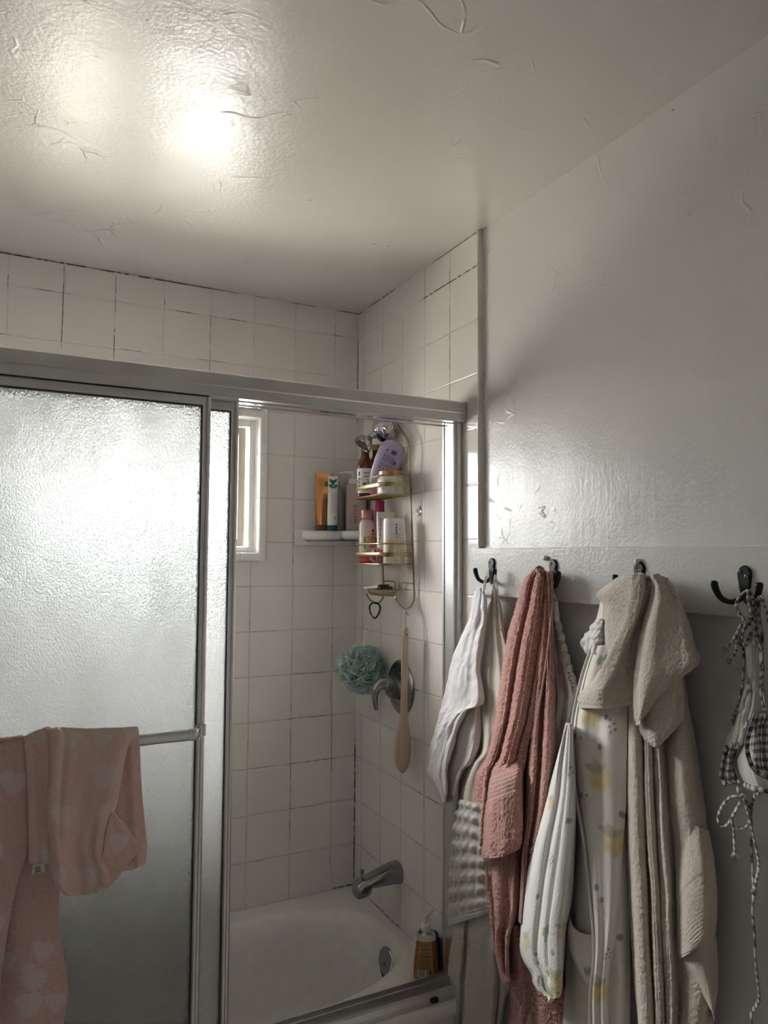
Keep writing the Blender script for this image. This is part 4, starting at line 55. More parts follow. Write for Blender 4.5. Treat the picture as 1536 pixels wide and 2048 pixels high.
 'bikini_cords': [[[-0.0500, -1.6217, 1.5173], [-0.0540, -1.6126, 1.5088], [-0.0560, -1.6044, 1.4952], [-0.0580, -1.6075, 1.4824], [-0.0600, -1.6178, 1.4702], [-0.0600, -1.6267, 1.4660]], [[-0.0520, -1.6232, 1.5166], [-0.0580, -1.6281, 1.5015], [-0.0600, -1.6335, 1.4842], [-0.0600, -1.6323, 1.4713], [-0.0600, -1.6267, 1.4660]], [[-0.0520, -1.6167, 1.5138], [-0.0600, -1.6104, 1.5014], [-0.0620, -1.6097, 1.4883], [-0.0640, -1.6191, 1.4761], [-0.0620, -1.6282, 1.4646], [-0.0560, -1.6334, 1.4568], [-0.0500, -1.6366, 1.4409], [-0.0460, -1.6402, 1.4219], [-0.0440, -1.6405, 1.3900]], [[-0.0500, -1.6263, 1.5175], [-0.0540, -1.6341, 1.5018], [-0.0540, -1.6334, 1.4776], [-0.0580, -1.6306, 1.4647], [-0.0580, -1.6214, 1.4558], [-0.0560, -1.6122, 1.4419], [-0.0500, -1.6055, 1.4279], [-0.0480, -1.6094, 1.4217], [-0.0460, -1.6092, 1.4020], [-0.0440, -1.6049, 1.3671]], [[-0.0500, -1.6384, 1.5051], [-0.0520, -1.6367, 1.4858], [-0.0500, -1.6354, 1.4616], [-0.0460, -1.6387, 1.4297], [-0.0440, -1.6379, 1.3896], [-0.0440, -1.6361, 1.3575], [-0.0480, -1.6441, 1.3277]], [[-0.0500, -1.6421, 1.5085], [-0.0500, -1.6412, 1.4781], [-0.0460, -1.6427, 1.4461], [-0.0440, -1.6416, 1.3981], [-0.0440, -1.6389, 1.3659], [-0.0480, -1.6476, 1.3283]], [[-0.0500, -1.6456, 1.5103], [-0.0480, -1.6491, 1.4977], [-0.0460, -1.6524, 1.4819], [-0.0440, -1.6554, 1.4552]], [[-0.0620, -1.6282, 1.4662], [-0.0620, -1.6172, 1.4605], [-0.0620, -1.6095, 1.4468], [-0.0600, -1.5983, 1.4325], [-0.0580, -1.5860, 1.4179]], [[-0.0620, -1.6282, 1.4646], [-0.0600, -1.6137, 1.4552], [-0.0600, -1.6068, 1.4383], [-0.0580, -1.6038, 1.4183], [-0.0560, -1.5963, 1.4042], [-0.0540, -1.5900, 1.3984]], [[-0.0640, -1.6261, 1.4645], [-0.0620, -1.6206, 1.4511], [-0.0580, -1.6154, 1.4358], [-0.0540, -1.6176, 1.4278], [-0.0540, -1.6252, 1.4399], [-0.0540, -1.6291, 1.4515]], [[-0.0440, -1.6047, 1.3621], [-0.0400, -1.5936, 1.3338], [-0.0360, -1.5824, 1.3108], [-0.0320, -1.5731, 1.2895]], [[-0.0500, -1.5975, 1.2059], [-0.0520, -1.5967, 1.1899], [-0.0540, -1.6053, 1.1814]], [[-0.0540, -1.6062, 1.1817], [-0.0560, -1.5864, 1.1762], [-0.0580, -1.5724, 1.1594], [-0.0580, -1.5622, 1.1367], [-0.0560, -1.5641, 1.1239], [-0.0560, -1.5757, 1.1277], [-0.0560, -1.5844, 1.1385]], [[-0.0540, -1.6062, 1.1817], [-0.0560, -1.5971, 1.1617], [-0.0580, -1.5879, 1.1416], [-0.0560, -1.5907, 1.1293], [-0.0540, -1.6048, 1.1320], [-0.0520, -1.6135, 1.1409], [-0.0500, -1.6140, 1.1470]], [[-0.0580, -1.5879, 1.1399], [-0.0540, -1.5880, 1.1217], [-0.0500, -1.5862, 1.0980], [-0.0480, -1.5851, 1.0796]], [[-0.0560, -1.6086, 1.1811], [-0.0560, -1.6153, 1.1641], [-0.0540, -1.6195, 1.1431], [-0.0500, -1.6221, 1.1183], [-0.0480, -1.6269, 1.0923], [-0.0460, -1.6258, 1.0721], [-0.0440, -1.6184, 1.0495], [-0.0420, -1.6147, 1.0328]], [[-0.0500, -1.6023, 1.1800], [-0.0460, -1.6117, 1.1694], [-0.0420, -1.6117, 1.1450], [-0.0400, -1.6100, 1.1045], [-0.0400, -1.6107, 1.0653], [-0.0420, -1.6139, 1.0356]], [[-0.0420, -1.6139, 1.0324], [-0.0400, -1.6088, 0.9978], [-0.0400, -1.6113, 0.9638], [-0.0400, -1.6120, 0.9252], [-0.0400, -1.6147, 0.8956], [-0.0400, -1.6165, 0.8689], [-0.0400, -1.6099, 0.8515], [-0.0400, -1.6025, 0.8382], [-0.0400, -1.6017, 0.8115]], [[-0.0500, -1.6348, 1.1957], [-0.0460, -1.6230, 1.1886], [-0.0420, -1.6132, 1.1677], [-0.0400, -1.6100, 1.1362]]],
 'bikini_edge': [[[-0.0840, -1.6560, 1.3270], [-0.0880, -1.6479, 1.3012], [-0.0900, -1.6435, 1.2789], [-0.0900, -1.6464, 1.2566], [-0.0880, -1.6531, 1.2427], [-0.0840, -1.6652, 1.2348], [-0.0760, -1.6777, 1.2311]], [[-0.0600, -1.6158, 1.2043], [-0.0740, -1.6403, 1.2076], [-0.0760, -1.6580, 1.2105], [-0.0680, -1.6716, 1.2118]], [[-0.0400, -1.5650, 1.1891], [-0.0360, -1.5523, 1.1934], [-0.0340, -1.5521, 1.2098], [-0.0320, -1.5561, 1.2323], [-0.0360, -1.5655, 1.2500]]],
 'anchors': {
 'hook0': [-0.0100, -0.8569, 1.5415],
 'hook1': [-0.0100, -1.0979, 1.5397],
 'hook2': [-0.0100, -1.3562, 1.5367],
 'hook3': [-0.0100, -1.5890, 1.5321],
 'pin0': [-0.0110, -1.0712, 1.5672],
 'pin1': [-0.0110, -1.3532, 1.5615],
 'sh_a': [-0.0038, -0.3000, 2.0055],
 'sh_b': [-0.0485, -0.3000, 1.9850],
 'sh_c': [-0.0833, -0.3000, 1.9688],
 'sh_n': [-0.0978, -0.3000, 1.9577],
 'sh_h0': [-0.1104, -0.3000, 1.9469],
 'sh_h1': [-0.1372, -0.3000, 1.9203],
 'cad_u_rim': [-0.1205, -0.2150, 1.8182],
 'cad_u_band': [-0.1203, -0.2150, 1.7913],
 'cad_u_floor': [-0.1219, -0.2150, 1.7594],
 'cad_l_rim': [-0.1151, -0.2150, 1.6077],
 'cad_l_band': [-0.1129, -0.2150, 1.5745],
 'cad_l_floor': [-0.1145, -0.2150, 1.5446],
 'cad_left': [-0.0100, -0.2376, 1.4980],
 'cad_right': [-0.0100, -0.4453, 1.5116],
 'cad_right_top': [-0.0260, -0.4365, 1.8946],
 'cad_knob_r': [-0.0568, -0.4050, 1.4363],
 'cad_bot_r': [-0.0450, -0.4549, 1.4068],
 'cad_knob_l': [-0.0651, -0.2250, 1.4449],
 'cad_bot_l': [-0.0450, -0.2487, 1.4143],
 'dish': [-0.0476, -0.3150, 1.4553],
 'valve': [0.0000, -0.3451, 1.1513],
 'spout': [0.0000, -0.3296, 0.5706],
 'suction': [0.0000, -0.4550, 1.7106],
 'brush_top': [-0.0450, -0.4521, 1.3534],
 'brush_bot': [-0.0450, -0.4362, 0.9109],
 'pouf': [-0.0850, -0.2206, 1.1966],
 'pouf_cord_top': [-0.0600, -0.2640, 1.4189],
 'pouf_cord_bot': [-0.0750, -0.2556, 1.2786],
 'hairtie': [-0.0620, -0.3011, 1.4018]
}
}
import bpy, bmesh, math, random
import numpy as np
from mathutils import Vector, Matrix, Euler

SC = bpy.context.scene
COL = SC.collection
PI = math.pi
rng = random.Random(7)

# ------------------------------------------------------------------ view
SC.view_settings.view_transform = 'Standard'
SC.view_settings.look = 'None'
SC.view_settings.gamma = 1.0
SC.view_settings.use_curve_mapping = False
SC.view_settings.exposure = EXPOSURE
SC.cycles.use_denoising = True
SC.cycles.max_bounces = 8
SC.cycles.diffuse_bounces = 4
SC.cycles.glossy_bounces = 3
SC.cycles.transmission_bounces = 6
SC.cycles.transparent_max_bounces = 10
SC.cycles.sample_clamp_indirect = 40.0
SC.cycles.caustics_reflective = True
SC.cycles.caustics_refractive = True
SC.cycles.blur_glossy = 0.5
SC.cycles.use_adaptive_sampling = True
SC.cycles.adaptive_threshold = 0.06

# ------------------------------------------------------------------ tagging / linking
def tag(o, label=None, cat=None, group=None, kind=None):
    if label: o['label'] = label
    if cat: o['category'] = cat
    if group: o['group'] = group
    if kind: o['kind'] = kind
    return o

def thing(name, loc, label=None, cat=None, group=None, kind=None):
    o = bpy.data.objects.new(name, None)
    o.empty_display_size = 0.05
    o.location = loc
    COL.objects.link(o)
    return tag(o, label, cat, group, kind)

def hang(o, parent):
    """parent o, whose mesh is in room coordinates, to a root standing at its own place"""
    if parent is not None:
        w = Vector((0, 0, 0)); p = parent
        while p is not None:
            w += Vector(p.location); p = p.parent
        o.parent = parent
        o.location = -w
    return o

class MB:
    """collects shapes into one mesh"""
    def __init__(s): s.v = []; s.f = []
    def add(s, vs, fs):
        k = len(s.v); s.v += [tuple(map(float, q)) for q in vs]; s.f += [tuple(i + k for i in f) for f in fs]
        return s
    def box(s, x0, x1, y0, y1, z0, z1, b=0.0):
        x0, x1 = min(x0, x1), max(x0, x1); y0, y1 = min(y0, y1), max(y0, y1); z0, z1 = min(z0, z1), max(z0, z1)
        if b <= 0:
            vs = [(x, y, z) for z in (z0, z1) for y in (y0, y1) for x in (x0, x1)]
            fs = [(0, 2, 3, 1), (4, 5, 7, 6), (0, 1, 5, 4), (2, 6, 7, 3), (0, 4, 6, 2), (1, 3, 7, 5)]
            return s.add(vs, fs)
        bm = bmesh.new()
        bmesh.ops.create_cube(bm, size=1)
        for v in bm.verts:
            v.co = ((x0 + x1) / 2 + v.co.x * (x1 - x0), (y0 + y1) / 2 + v.co.y * (y1 - y0), (z0 + z1) / 2 + v.co.z * (z1 - z0))
        bmesh.ops.bevel(bm, geom=list(bm.edges), offset=b, segments=2, profile=0.5, affect='EDGES')
        bm.verts.index_update()
        s.add([v.co for v in bm.verts], [[v.index for v in f.verts] for f in bm.faces]); bm.free()
        return s
    def tube(s, pts, r, n=10, closed=False, smooth=0, flat=None):
        """round (or flattened) bar along a path"""
        P = [Vector(p) for p in pts]
        R = list(r) if hasattr(r, '__len__') else [r] * len(P)
        if smooth:
            P, R = cr_path(P, R, smooth, closed)
        m = len(P); vs = []; fs = []
        ref = None
        for i, p in enumerate(P):
            if closed: t = P[(i + 1) % m] - P[i - 1]
            else: t = P[min(i + 1, m - 1)] - P[max(i - 1, 0)]
            if t.length < 1e-9: t = Vector((0, 0, 1))
            t.normalize()
            if ref is None:
                ref = Vector((0, 0, 1)) if abs(t.z) < 0.9 else Vector((1, 0, 0))
                if flat is not None: ref = Vector(flat)
            a = ref - t * ref.dot(t)
            if a.length < 1e-6: a = t.orthogonal()
            a.normalize(); b = t.cross(a)
            ref = a if flat is None else Vector(flat)
            rr = R[i]
            ra, rb = rr if hasattr(rr, '__len__') else (rr, rr)
            for k in range(n):
                q = 2 * PI * k / n
                vs.append(p + a * (ra * math.cos(q)) + b * (rb * math.sin(q)))
        for i in range(m if closed else m - 1):
            j = (i + 1) % m
            for k in range(n):
                k2 = (k + 1) % n
                fs.append((i * n + k, i * n + k2, j * n + k2, j * n + k))
        if not closed:
            fs.append(tuple(range(n - 1, -1, -1))); fs.append(tuple((m - 1) * n + k for k in range(n)))
        return s.add(vs, fs)
    def lathe(s, prof, c, axis=(0, 0, 1), n=28, sx=1.0, sy=1.0, ref=None, cap=True):
        """profile [(radius, height)] turned about an axis through c; sx, sy squash the section"""
        ax = Vector(axis).normalized()
        a = Vector(ref) if ref is not None else (Vector((1, 0, 0)) if abs(ax.x) < 0.9 else Vector((0, 1, 0)))
        a = (a - ax * a.dot(ax)).normalized(); b = ax.cross(a)
        c = Vector(c); vs = []; fs = []
        for (r, h) in prof:
            for k in range(n):
                q = 2 * PI * k / n
                vs.append(c + ax * h + a * (r * sx * math.cos(q)) + b * (r * sy * math.sin(q)))
        m = len(prof)
        for i in range(m - 1):
            for k in range(n):
                k2 = (k + 1) % n
                fs.append((i * n + k, i * n + k2, (i + 1) * n + k2, (i + 1) * n + k))
        if cap:
            fs.append(tuple(range(n - 1, -1, -1))); fs.append(tuple((m - 1) * n + k for k in range(n)))
        return s.add(vs, fs)
    def loft(s, rings, cap=True, closed=True):
        n = len(rings[0]); vs = [q for r in rings for q in r]; fs = []
        for i in range(len(rings) - 1):
            for k in range(n if closed else n - 1):
                k2 = (k + 1) % n
                fs.append((i * n + k, i * n + k2, (i + 1) * n + k2, (i + 1) * n + k))
        if cap:
            fs.append(tuple(range(n - 1, -1, -1))); fs.append(tuple((len(rings) - 1) * n + k for k in range(n)))
        return s.add(vs, fs)
    def prism(s, outline, base, ex, ey, ez, depth):
        """outline in the plane (ex, ey) at base, pushed along ez by depth"""
        base = Vector(base); ex, ey, ez = Vector(ex), Vector(ey), Vector(ez)
        n = len(outline)
        vs = [base + ex * x + ey * y for x, y in outline] + [base + ex * x + ey * y + ez * depth for x, y in outline]
        fs = [tuple(range(n - 1, -1, -1)), tuple(range(n, 2 * n))] + [(k, (k + 1) % n, n + (k + 1) % n, n + k) for k in range(n)]
        return s.add(vs, fs)
    def build(s, name, mat, parent=None, smooth=True, angle=35, kind=None):
        me = bpy.data.meshes.new(name)
        me.from_pydata(s.v, [], s.f); me.update()
        bm = bmesh.new(); bm.from_mesh(me); bmesh.ops.recalc_face_normals(bm, faces=bm.faces[:])
        if smooth:
            for f in bm.faces: f.smooth = True
            for e in bm.edges:
                if len(e.link_faces) == 2 and e.calc_face_angle(0) > math.radians(angle): e.smooth = False
        bm.to_mesh(me); bm.free()
        me.materials.append(mat)
        o = bpy.data.objects.new(name, me); COL.objects.link(o)
        if kind: o['kind'] = kind
        return hang(o, parent)

def cr(p0, p1, p2, p3, t):
    return 0.5 * ((2 * p1) + (p2 - p0) * t + (2 * p0 - 5 * p1 + 4 * p2 - p3) * t * t + (3 * p1 - p0 - 3 * p2 + p3) * t ** 3)

def cr_path(P, R, k, closed=False):
    m = len(P); out = []; ro = []
    seg = m if closed else m - 1
    for i in range(seg):
        if closed: q = [P[(i - 1) % m], P[i], P[(i + 1) % m], P[(i + 2) % m]]; ra, rb = R[i], R[(i + 1) % m]
        else: q = [P[max(i - 1, 0)], P[i], P[i + 1], P[min(i + 2, m - 1)]]; ra, rb = R[i], R[i + 1]
        for j in range(k):
            t = j / k
            out.append(cr(*q, t))
            if hasattr(ra, '__len__'): ro.append((ra[0] * (1 - t) + rb[0] * t, ra[1] * (1 - t) + rb[1] * t))
            else: ro.append(ra * (1 - t) + rb * t)
    if not closed: out.append(P[-1]); ro.append(R[-1])
    return out, ro

def superellipse(cx, cy, z, a, b, e, n=64):
    pts = []
    for k in range(n):
        t = 2 * PI * k / n
        c, s_ = math.cos(t), math.sin(t)
        pts.append((cx + a * math.copysign(abs(c) ** (2 / e), c), cy + b * math.copysign(abs(s_) ** (2 / e), s_), z))
    return pts

# ------------------------------------------------------------------ materials
class NT:
    def __init__(s, name):
        s.m = bpy.data.materials.new(name); s.m.use_nodes = True
        s.t = s.m.node_tree; s.n = s.t.nodes; s.l = s.t.links
        s.n.clear()
        s.out = s.n.new('ShaderNodeOutputMaterial')
    def new(s, typ, **kw):
        nd = s.n.new(typ)
        for k, v in kw.items(): setattr(nd, k, v)
        return nd
    def put(s, sock, v):
        if v is None: return
        if hasattr(v, 'is_output') or isinstance(v, bpy.types.NodeSocket): s.l.new(v, sock)
        else:
            if sock.type == 'RGBA' and len(v) == 3: v = (*v, 1)
            sock.default_value = v
    def math(s, op, a, b=None, c=None, clamp=False):
        nd = s.new('ShaderNodeMath', operation=op, use_clamp=clamp)
        s.put(nd.inputs[0], a); s.put(nd.inputs[1], b)
        if c is not None: s.put(nd.inputs[2], c)
        return nd.outputs[0]
    def obj(s):
        return s.new('ShaderNodeTexCoord').outputs['Object']
    def sep(s, v):
        nd = s.new('ShaderNodeSeparateXYZ'); s.put(nd.inputs[0], v); return nd.outputs
    def mapv(s, v, scale=(1, 1, 1), loc=(0, 0, 0), rot=(0, 0, 0)):
        nd = s.new('ShaderNodeMapping'); s.put(nd.inputs['Vector'], v)
        nd.inputs['Scale'].default_value = scale; nd.inputs['Location'].default_value = loc; nd.inputs['Rotation'].default_value = rot
        return nd.outputs[0]
    def noise(s, v, scale, detail=3, rough=0.55, dist=0.0, color=False):
        nd = s.new('ShaderNodeTexNoise'); s.put(nd.inputs['Vector'], v)
        nd.inputs['Scale'].default_value = scale; nd.inputs['Detail'].default_value = detail
        nd.inputs['Roughness'].default_value = rough; nd.inputs['Distortion'].default_value = dist
        return nd.outputs[1 if color else 0]
    def voro(s, v, scale, feature='F1', rand=1.0):
        nd = s.new('ShaderNodeTexVoronoi', feature=feature); s.put(nd.inputs['Vector'], v)
        nd.inputs['Scale'].default_value = scale; nd.inputs['Randomness'].default_value = rand
        return nd.outputs[0]
    def rng(s, v, a, b, c=0.0, d=1.0, smooth=True):
        nd = s.new('ShaderNodeMapRange', interpolation_type='SMOOTHSTEP' if smooth else 'LINEAR')
        s.put(nd.inputs[0], v); nd.inputs[1].default_value = a; nd.inputs[2].default_value = b
        nd.inputs[3].default_value = c; nd.inputs[4].default_value = d
        return nd.outputs[0]
    def mix(s, f, a, b):
        nd = s.new('ShaderNodeMix', data_type='RGBA')
        s.put(nd.inputs[0], f); s.put(nd.inputs[6], a); s.put(nd.inputs[7], b)
        return nd.outputs[2]
    def bump(s, h, strength=0.3, dist=0.001, normal=None):
        nd = s.new('ShaderNodeBump'); nd.inputs['Strength'].default_value = strength; nd.inputs['Distance'].default_value = dist
        s.put(nd.inputs['Height'], h)
        if normal is not None: s.put(nd.inputs['Normal'], normal)
        return nd.outputs[0]
    def bsdf(s, color, rough=0.5, metal=0.0, normal=None, spec=0.5, sheen=0.0, trans=0.0, ior=1.45, coat=0.0, sss=0.0, alpha=None):
        p = s.new('ShaderNodeBsdfPrincipled')
        s.put(p.inputs['Base Color'], color); s.put(p.inputs['Roughness'], rough); s.put(p.inputs['Metallic'], metal)
        p.inputs['Specular IOR Level'].default_value = spec; p.inputs['IOR'].default_value = ior
        p.inputs['Transmission Weight'].default_value = trans; p.inputs['Coat Weight'].default_value = coat
        p.inputs['Coat Roughness'].default_value = 0.05
        p.inputs['Sheen Weight'].default_value = sheen; p.inputs['Sheen Roughness'].default_value = 0.5
        if sss:
            p.inputs['Subsurface Weight'].default_value = sss; p.inputs['Subsurface Radius'].default_value = (0.01, 0.006, 0.004)
        if alpha is not None: s.put(p.inputs['Alpha'], alpha)
        if normal is not None: s.put(p.inputs['Normal'], normal)
        return p.outputs[0]
    def done(s, shader):
        s.l.new(shader, s.out.inputs['Surface']); return s.m

_mats = {}
def plain(name, color, rough=0.5, metal=0.0, **kw):
    if name in _mats: return _mats[name]
    bump = kw.pop('bump', None)
    t = NT(name); nrm = None
    if bump:
        nrm = t.bump(t.noise(t.obj(), bump[0], 3), bump[1], bump[2] if len(bump) > 2 else 0.001)
    # slight unevenness of tone, as any real surface has
    c = t.mix(t.rng(t.noise(t.obj(), 30, 2), 0.3, 0.7), color, tuple(x * 0.94 for x in color))
    _mats[name] = t.done(t.bsdf(c, rough, metal, nrm, **kw))
    return _mats[name]

# ------------------------------------------------------------------ camera
cam_d = bpy.data.cameras.new('camera'); cam = bpy.data.objects.new('camera', cam_d); COL.objects.link(cam)
cam_d.sensor_fit = 'AUTO'; cam_d.sensor_width = 36.0
cam_d.lens = CAM_LENS
cam_d.clip_start = 0.02
cam.matrix_world = Matrix(CAM_M)
SC.camera = cam

CEIL = 2.474; RIM = 0.40

# ------------------------------------------------------------------ room materials
def tile_mat(name, haxis, off, pitch, strokes):
    """glazed square wall tiles with painted-over joints; here and there the joint has gone dark"""
    t = NT(name); o = t.obj(); X = t.sep(o)
    h = t.math('PINGPONG', t.math('SUBTRACT', X[haxis], off), pitch / 2)
    v = t.math('PINGPONG', t.math('SUBTRACT', X[2], 0.548), 0.1525 / 2)
    d = t.math('MINIMUM', h, v)
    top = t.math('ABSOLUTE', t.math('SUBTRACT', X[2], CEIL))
    joint = t.rng(d, 0.0009, 0.0022, 1, 0)
    crack = t.rng(d, 0.0004, 0.0013, 1, 0)
    n1 = t.noise(o, 4.6, 2, 0.62)
    n2 = t.noise(o, 31, 2, 0.5)
    gate = t.math('MULTIPLY', t.rng(n1, 0.53, 0.64), t.rng(n2, 0.38, 0.55))
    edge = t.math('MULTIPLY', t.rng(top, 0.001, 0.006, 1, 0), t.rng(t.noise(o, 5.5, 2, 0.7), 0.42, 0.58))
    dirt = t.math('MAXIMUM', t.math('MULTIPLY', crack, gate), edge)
    rag = t.rng(t.noise(o, 42, 1, .6), .34, .52)
    for ax_, pos, lo, hi, wd in strokes:      # joints that have gone black: 'v' upright at pos, 'h' level at pos
        a_, b_ = (X[haxis], X[2]) if ax_ == 'v' else (X[2], X[haxis])
        ln = t.rng(t.math('ABSOLUTE', t.math('SUBTRACT', a_, pos)), wd * .5, wd, 1, 0)
        ln = t.math('MULTIPLY', ln, t.math('MULTIPLY', t.rng(b_, lo, lo + .02), t.rng(b_, hi - .02, hi, 1, 0)))
        dirt = t.math('MAXIMUM', dirt, t.math('MULTIPLY', ln, rag))
    base = t.mix(t.rng(t.noise(o, 2.0, 2), 0.3, 0.7), (0.81, 0.760, 0.722), (0.78, 0.74, 0.695))
    base = t.mix(t.math('MULTIPLY', joint, t.rng(X[2], 1.85, 2.15, .45, .12)), base, (0.46, 0.405, 0.36))
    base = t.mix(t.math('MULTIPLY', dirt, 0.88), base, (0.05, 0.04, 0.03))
    hgt = t.rng(d, 0.0006, 0.0042, 0, 1)
    wav = t.noise(o, 9, 0)
    nrm = t.bump(hgt, 0.55, 0.0016)
    nrm = t.bump(wav, 0.25, 0.004, nrm)
    return t.done(t.bsdf(base, 0.10, 0, nrm, spec=0.5))

def paint_mat(name, color, rough, seed, crack_amt=1.0, fine=1.0):
    """gloss paint over old plaster: orange peel, brush marks, a few lifted edges and specks"""
    t = NT(name); o = t.mapv(t.obj(), loc=(seed, seed * 0.7, seed * 1.3))
    peel = t.noise(o, 120, 1, 0.6)
    wave = t.noise(o, 7, 1, 0.5)
    st = t.noise(t.mapv(o, scale=(1, 1, 0.12)), 60, 1)
    wob = t.new('ShaderNodeVectorMath', operation='ADD')
    t.put(wob.inputs[0], o); 
    nz = t.new('ShaderNodeVectorMath', operation='SCALE'); t.put(nz.inputs[0], t.noise(o, 8, 1, color=True)); nz.inputs[3].default_value = 0.12
    t.put(wob.inputs[1], nz.outputs[0])
    ce = t.voro(wob.outputs[0], 9, 'DISTANCE_TO_EDGE')
    gate = t.rng(t.noise(o, 3.1, 2, 0.5), 0.555, 0.63)
    gate = t.math('MULTIPLY', gate, t.rng(t.noise(o, 22, 2), 0.45, 0.6))
    ck = t.math('MULTIPLY', t.rng(ce, 0.004, 0.03, 1, 0), gate)
    sp = t.rng(t.voro(o, 11), 0.02, 0.05, 1, 0)
    sp = t.math('MULTIPLY', sp, t.rng(t.noise(o, 1.7, 1), 0.5, 0.6))
    nrm = t.bump(wave, 0.12 * fine, 0.02)
    nrm = t.bump(peel, 0.24 * fine, 0.002, nrm)
    nrm = t.bump(st, 0.10 * fine, 0.003, nrm)
    nrm = t.bump(ck, 0.6 * crack_amt, 0.003, nrm)
    c = t.mix(t.rng(t.noise(o, 1.5, 3), 0.35, 0.65), color, tuple(k * 0.965 for k in color))
    c = t.mix(t.math('MULTIPLY', sp, 0.75), c, (0.10, 0.085, 0.07))
    return t.done(t.bsdf(c, rough, 0, nrm, spec=0.5))

M_TILE_BACK = tile_mat('glazed_tile_window_wall', 0, -0.0944, 0.1525, [('v', -1.0094, 2.20, 2.47, .0016), ('v', -.8569, 2.33, 2.47, .0012), ('v', -.8569, 2.20, 2.30, .0016), ('v', -1.162, 2.36, 2.42, .0012), ('v', -1.3144, 2.27, 2.33, .0016),
    ('v', -.7044, 2.36, 2.42, .0013), ('v', -.5519, 2.33, 2.40, .0014), ('h', 2.378, -.68, -.60, .0014), ('h', 2.378, -.50, -.42, .0016), ('h', 2.2255, -1.27, -1.14, .0018), ('h', 2.378, -1.10, -1.02, .0013), ('v', -.0025, 2.05, 2.38, .0022), ('v', -.0025, .41, .92, .0030), ('v', -.0944, .80, 1.02, .0012), ('v', -.2469, .62, .90, .0013),
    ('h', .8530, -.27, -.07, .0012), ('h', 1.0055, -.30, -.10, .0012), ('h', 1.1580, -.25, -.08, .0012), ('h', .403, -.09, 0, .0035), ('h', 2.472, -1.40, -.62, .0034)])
M_TILE_SIDE = tile_mat('glazed_tile_tap_wall', 1, -0.0494, 0.1463, [('v', -.6346, 2.0, 2.45, .0015), ('h', 2.378, -.785, -.47, .0026), ('h', 2.472, -.80, -.66, .0022), ('h', 2.472, -.30, -.10, .0030), ('v', -.7815, 2.0, 2.48, .0022), ('v', -.4882, 2.35, 2.45, .0010),
    ('v', -.7, 1.2, 1.95, .0014), ('h', .8530, -.58, -.42, .0012), ('h', 1.0055, -.62, -.52, .0011), ('v', -.4882, .78, .90, .0012), ('h', .548, -.16, -.09, .0012), ('h', .402, -.36, -.12, .0022), ('h', 1.158, -.47, -.42, .0013)])
M_WALL = paint_mat('gloss_wall_paint', (0.765, 0.76, 0.73), 0.26, 3.0, .65)
M_CEIL = paint_mat('gloss_ceiling_paint', (0.745, 0.735, 0.69), 0.29, 11.3, 1.0, 1.35)
M_BOARD = paint_mat('gloss_board_paint', (0.76, 0.75, 0.72), 0.22, 21.0, 0.3, 1.1)
M_ROOM = plain('matt_wall_paint', (0.88, 0.86, 0.82), 0.6)
M_FLOOR = plain('floor_vinyl', (0.70, 0.67, 0.63), 0.45)
M_TRIM = plain('glazed_bullnose', (0.80, 0.775, 0.745), 0.12)
M_WINWHITE = plain('window_white_paint', (0.88, 0.86, 0.82), 0.35)
M_WINCREAM = plain('window_cream_paint', (0.72, 0.65, 0.53), 0.4)

def struct(name, mb, m, parent=None, smooth=False):
    o = mb.build(name, m, parent, smooth=smooth)
    if parent is None: o['kind'] = 'structure'
    return o

# ------------------------------------------------------------------ shell
XL, YF = -1.54, -2.80                      # left wall, wall behind the viewer
WX0, WX1, WZ0, WZ1 = -1.14, -0.371, 1.575, 2.047   # window opening
b = MB()
b.box(XL - .1, WX0, 0, .13, 0, CEIL); b.box(WX1, 0.12, 0, .13, 0, CEIL)
b.box(WX0, WX1, 0, .13, 0, WZ0); b.box(WX0, WX1, 0, .13, WZ1, CEIL)
struct('wall_back', b, M_TILE_BACK)
b = MB(); b.box(0, .12, -0.782, 0, 0, CEIL)
struct('wall_right_tiled', b, M_TILE_SIDE)
b = MB(); b.box(0.012, .12, YF, -0.782, 0, CEIL)
struct('wall_right', b, M_WALL)
b = MB(); b.box(XL - .1, .12, YF - .1, .13, CEIL, CEIL + .1)
struct('ceiling', b, M_CEIL)
b = MB(); b.box(XL - .1, .12, YF - .1, .13, -.1, 0)
struct('floor', b, M_FLOOR)
b = MB(); b.box(XL - .1, XL, YF, 0, 0, CEIL)
struct('wall_left', b, M_ROOM)
b = MB(); b.box(XL - .1, .12, YF - .1, YF, 0, CEIL)
struct('wall_front', b, M_ROOM)
# rounded edge tiles that end the tiling
b = MB()
zs = [1.597] + [0.548 + .1525 * k for k in range(7, 13)] + [CEIL - .001]
for z0, z1 in zip(zs[:-1], zs[1:]):
    n = 8
    prof = [(0.012, -0.7892), (-0.001, -0.7892)] + [(-0.001 - .005 * math.sin(PI / 2 * k / n), -0.7892 + .0045 * (1 - math.cos(PI / 2 * k / n))) for k in range(1, n + 1)] + [(-.006, -0.7822), (0.012, -0.7822)]
    b.loft([[(x, y, z0 + .0006) for x, y in prof], [(x, y, z1 - .0006) for x, y in prof]])
struct('trim_1', b, M_TRIM, smooth=True)
# board that carries the hooks
b = MB(); b.box(-0.010, 0.014, -2.45, -0.758, 1.468, 1.592, .0025)
struct('trim_2', b, M_BOARD)

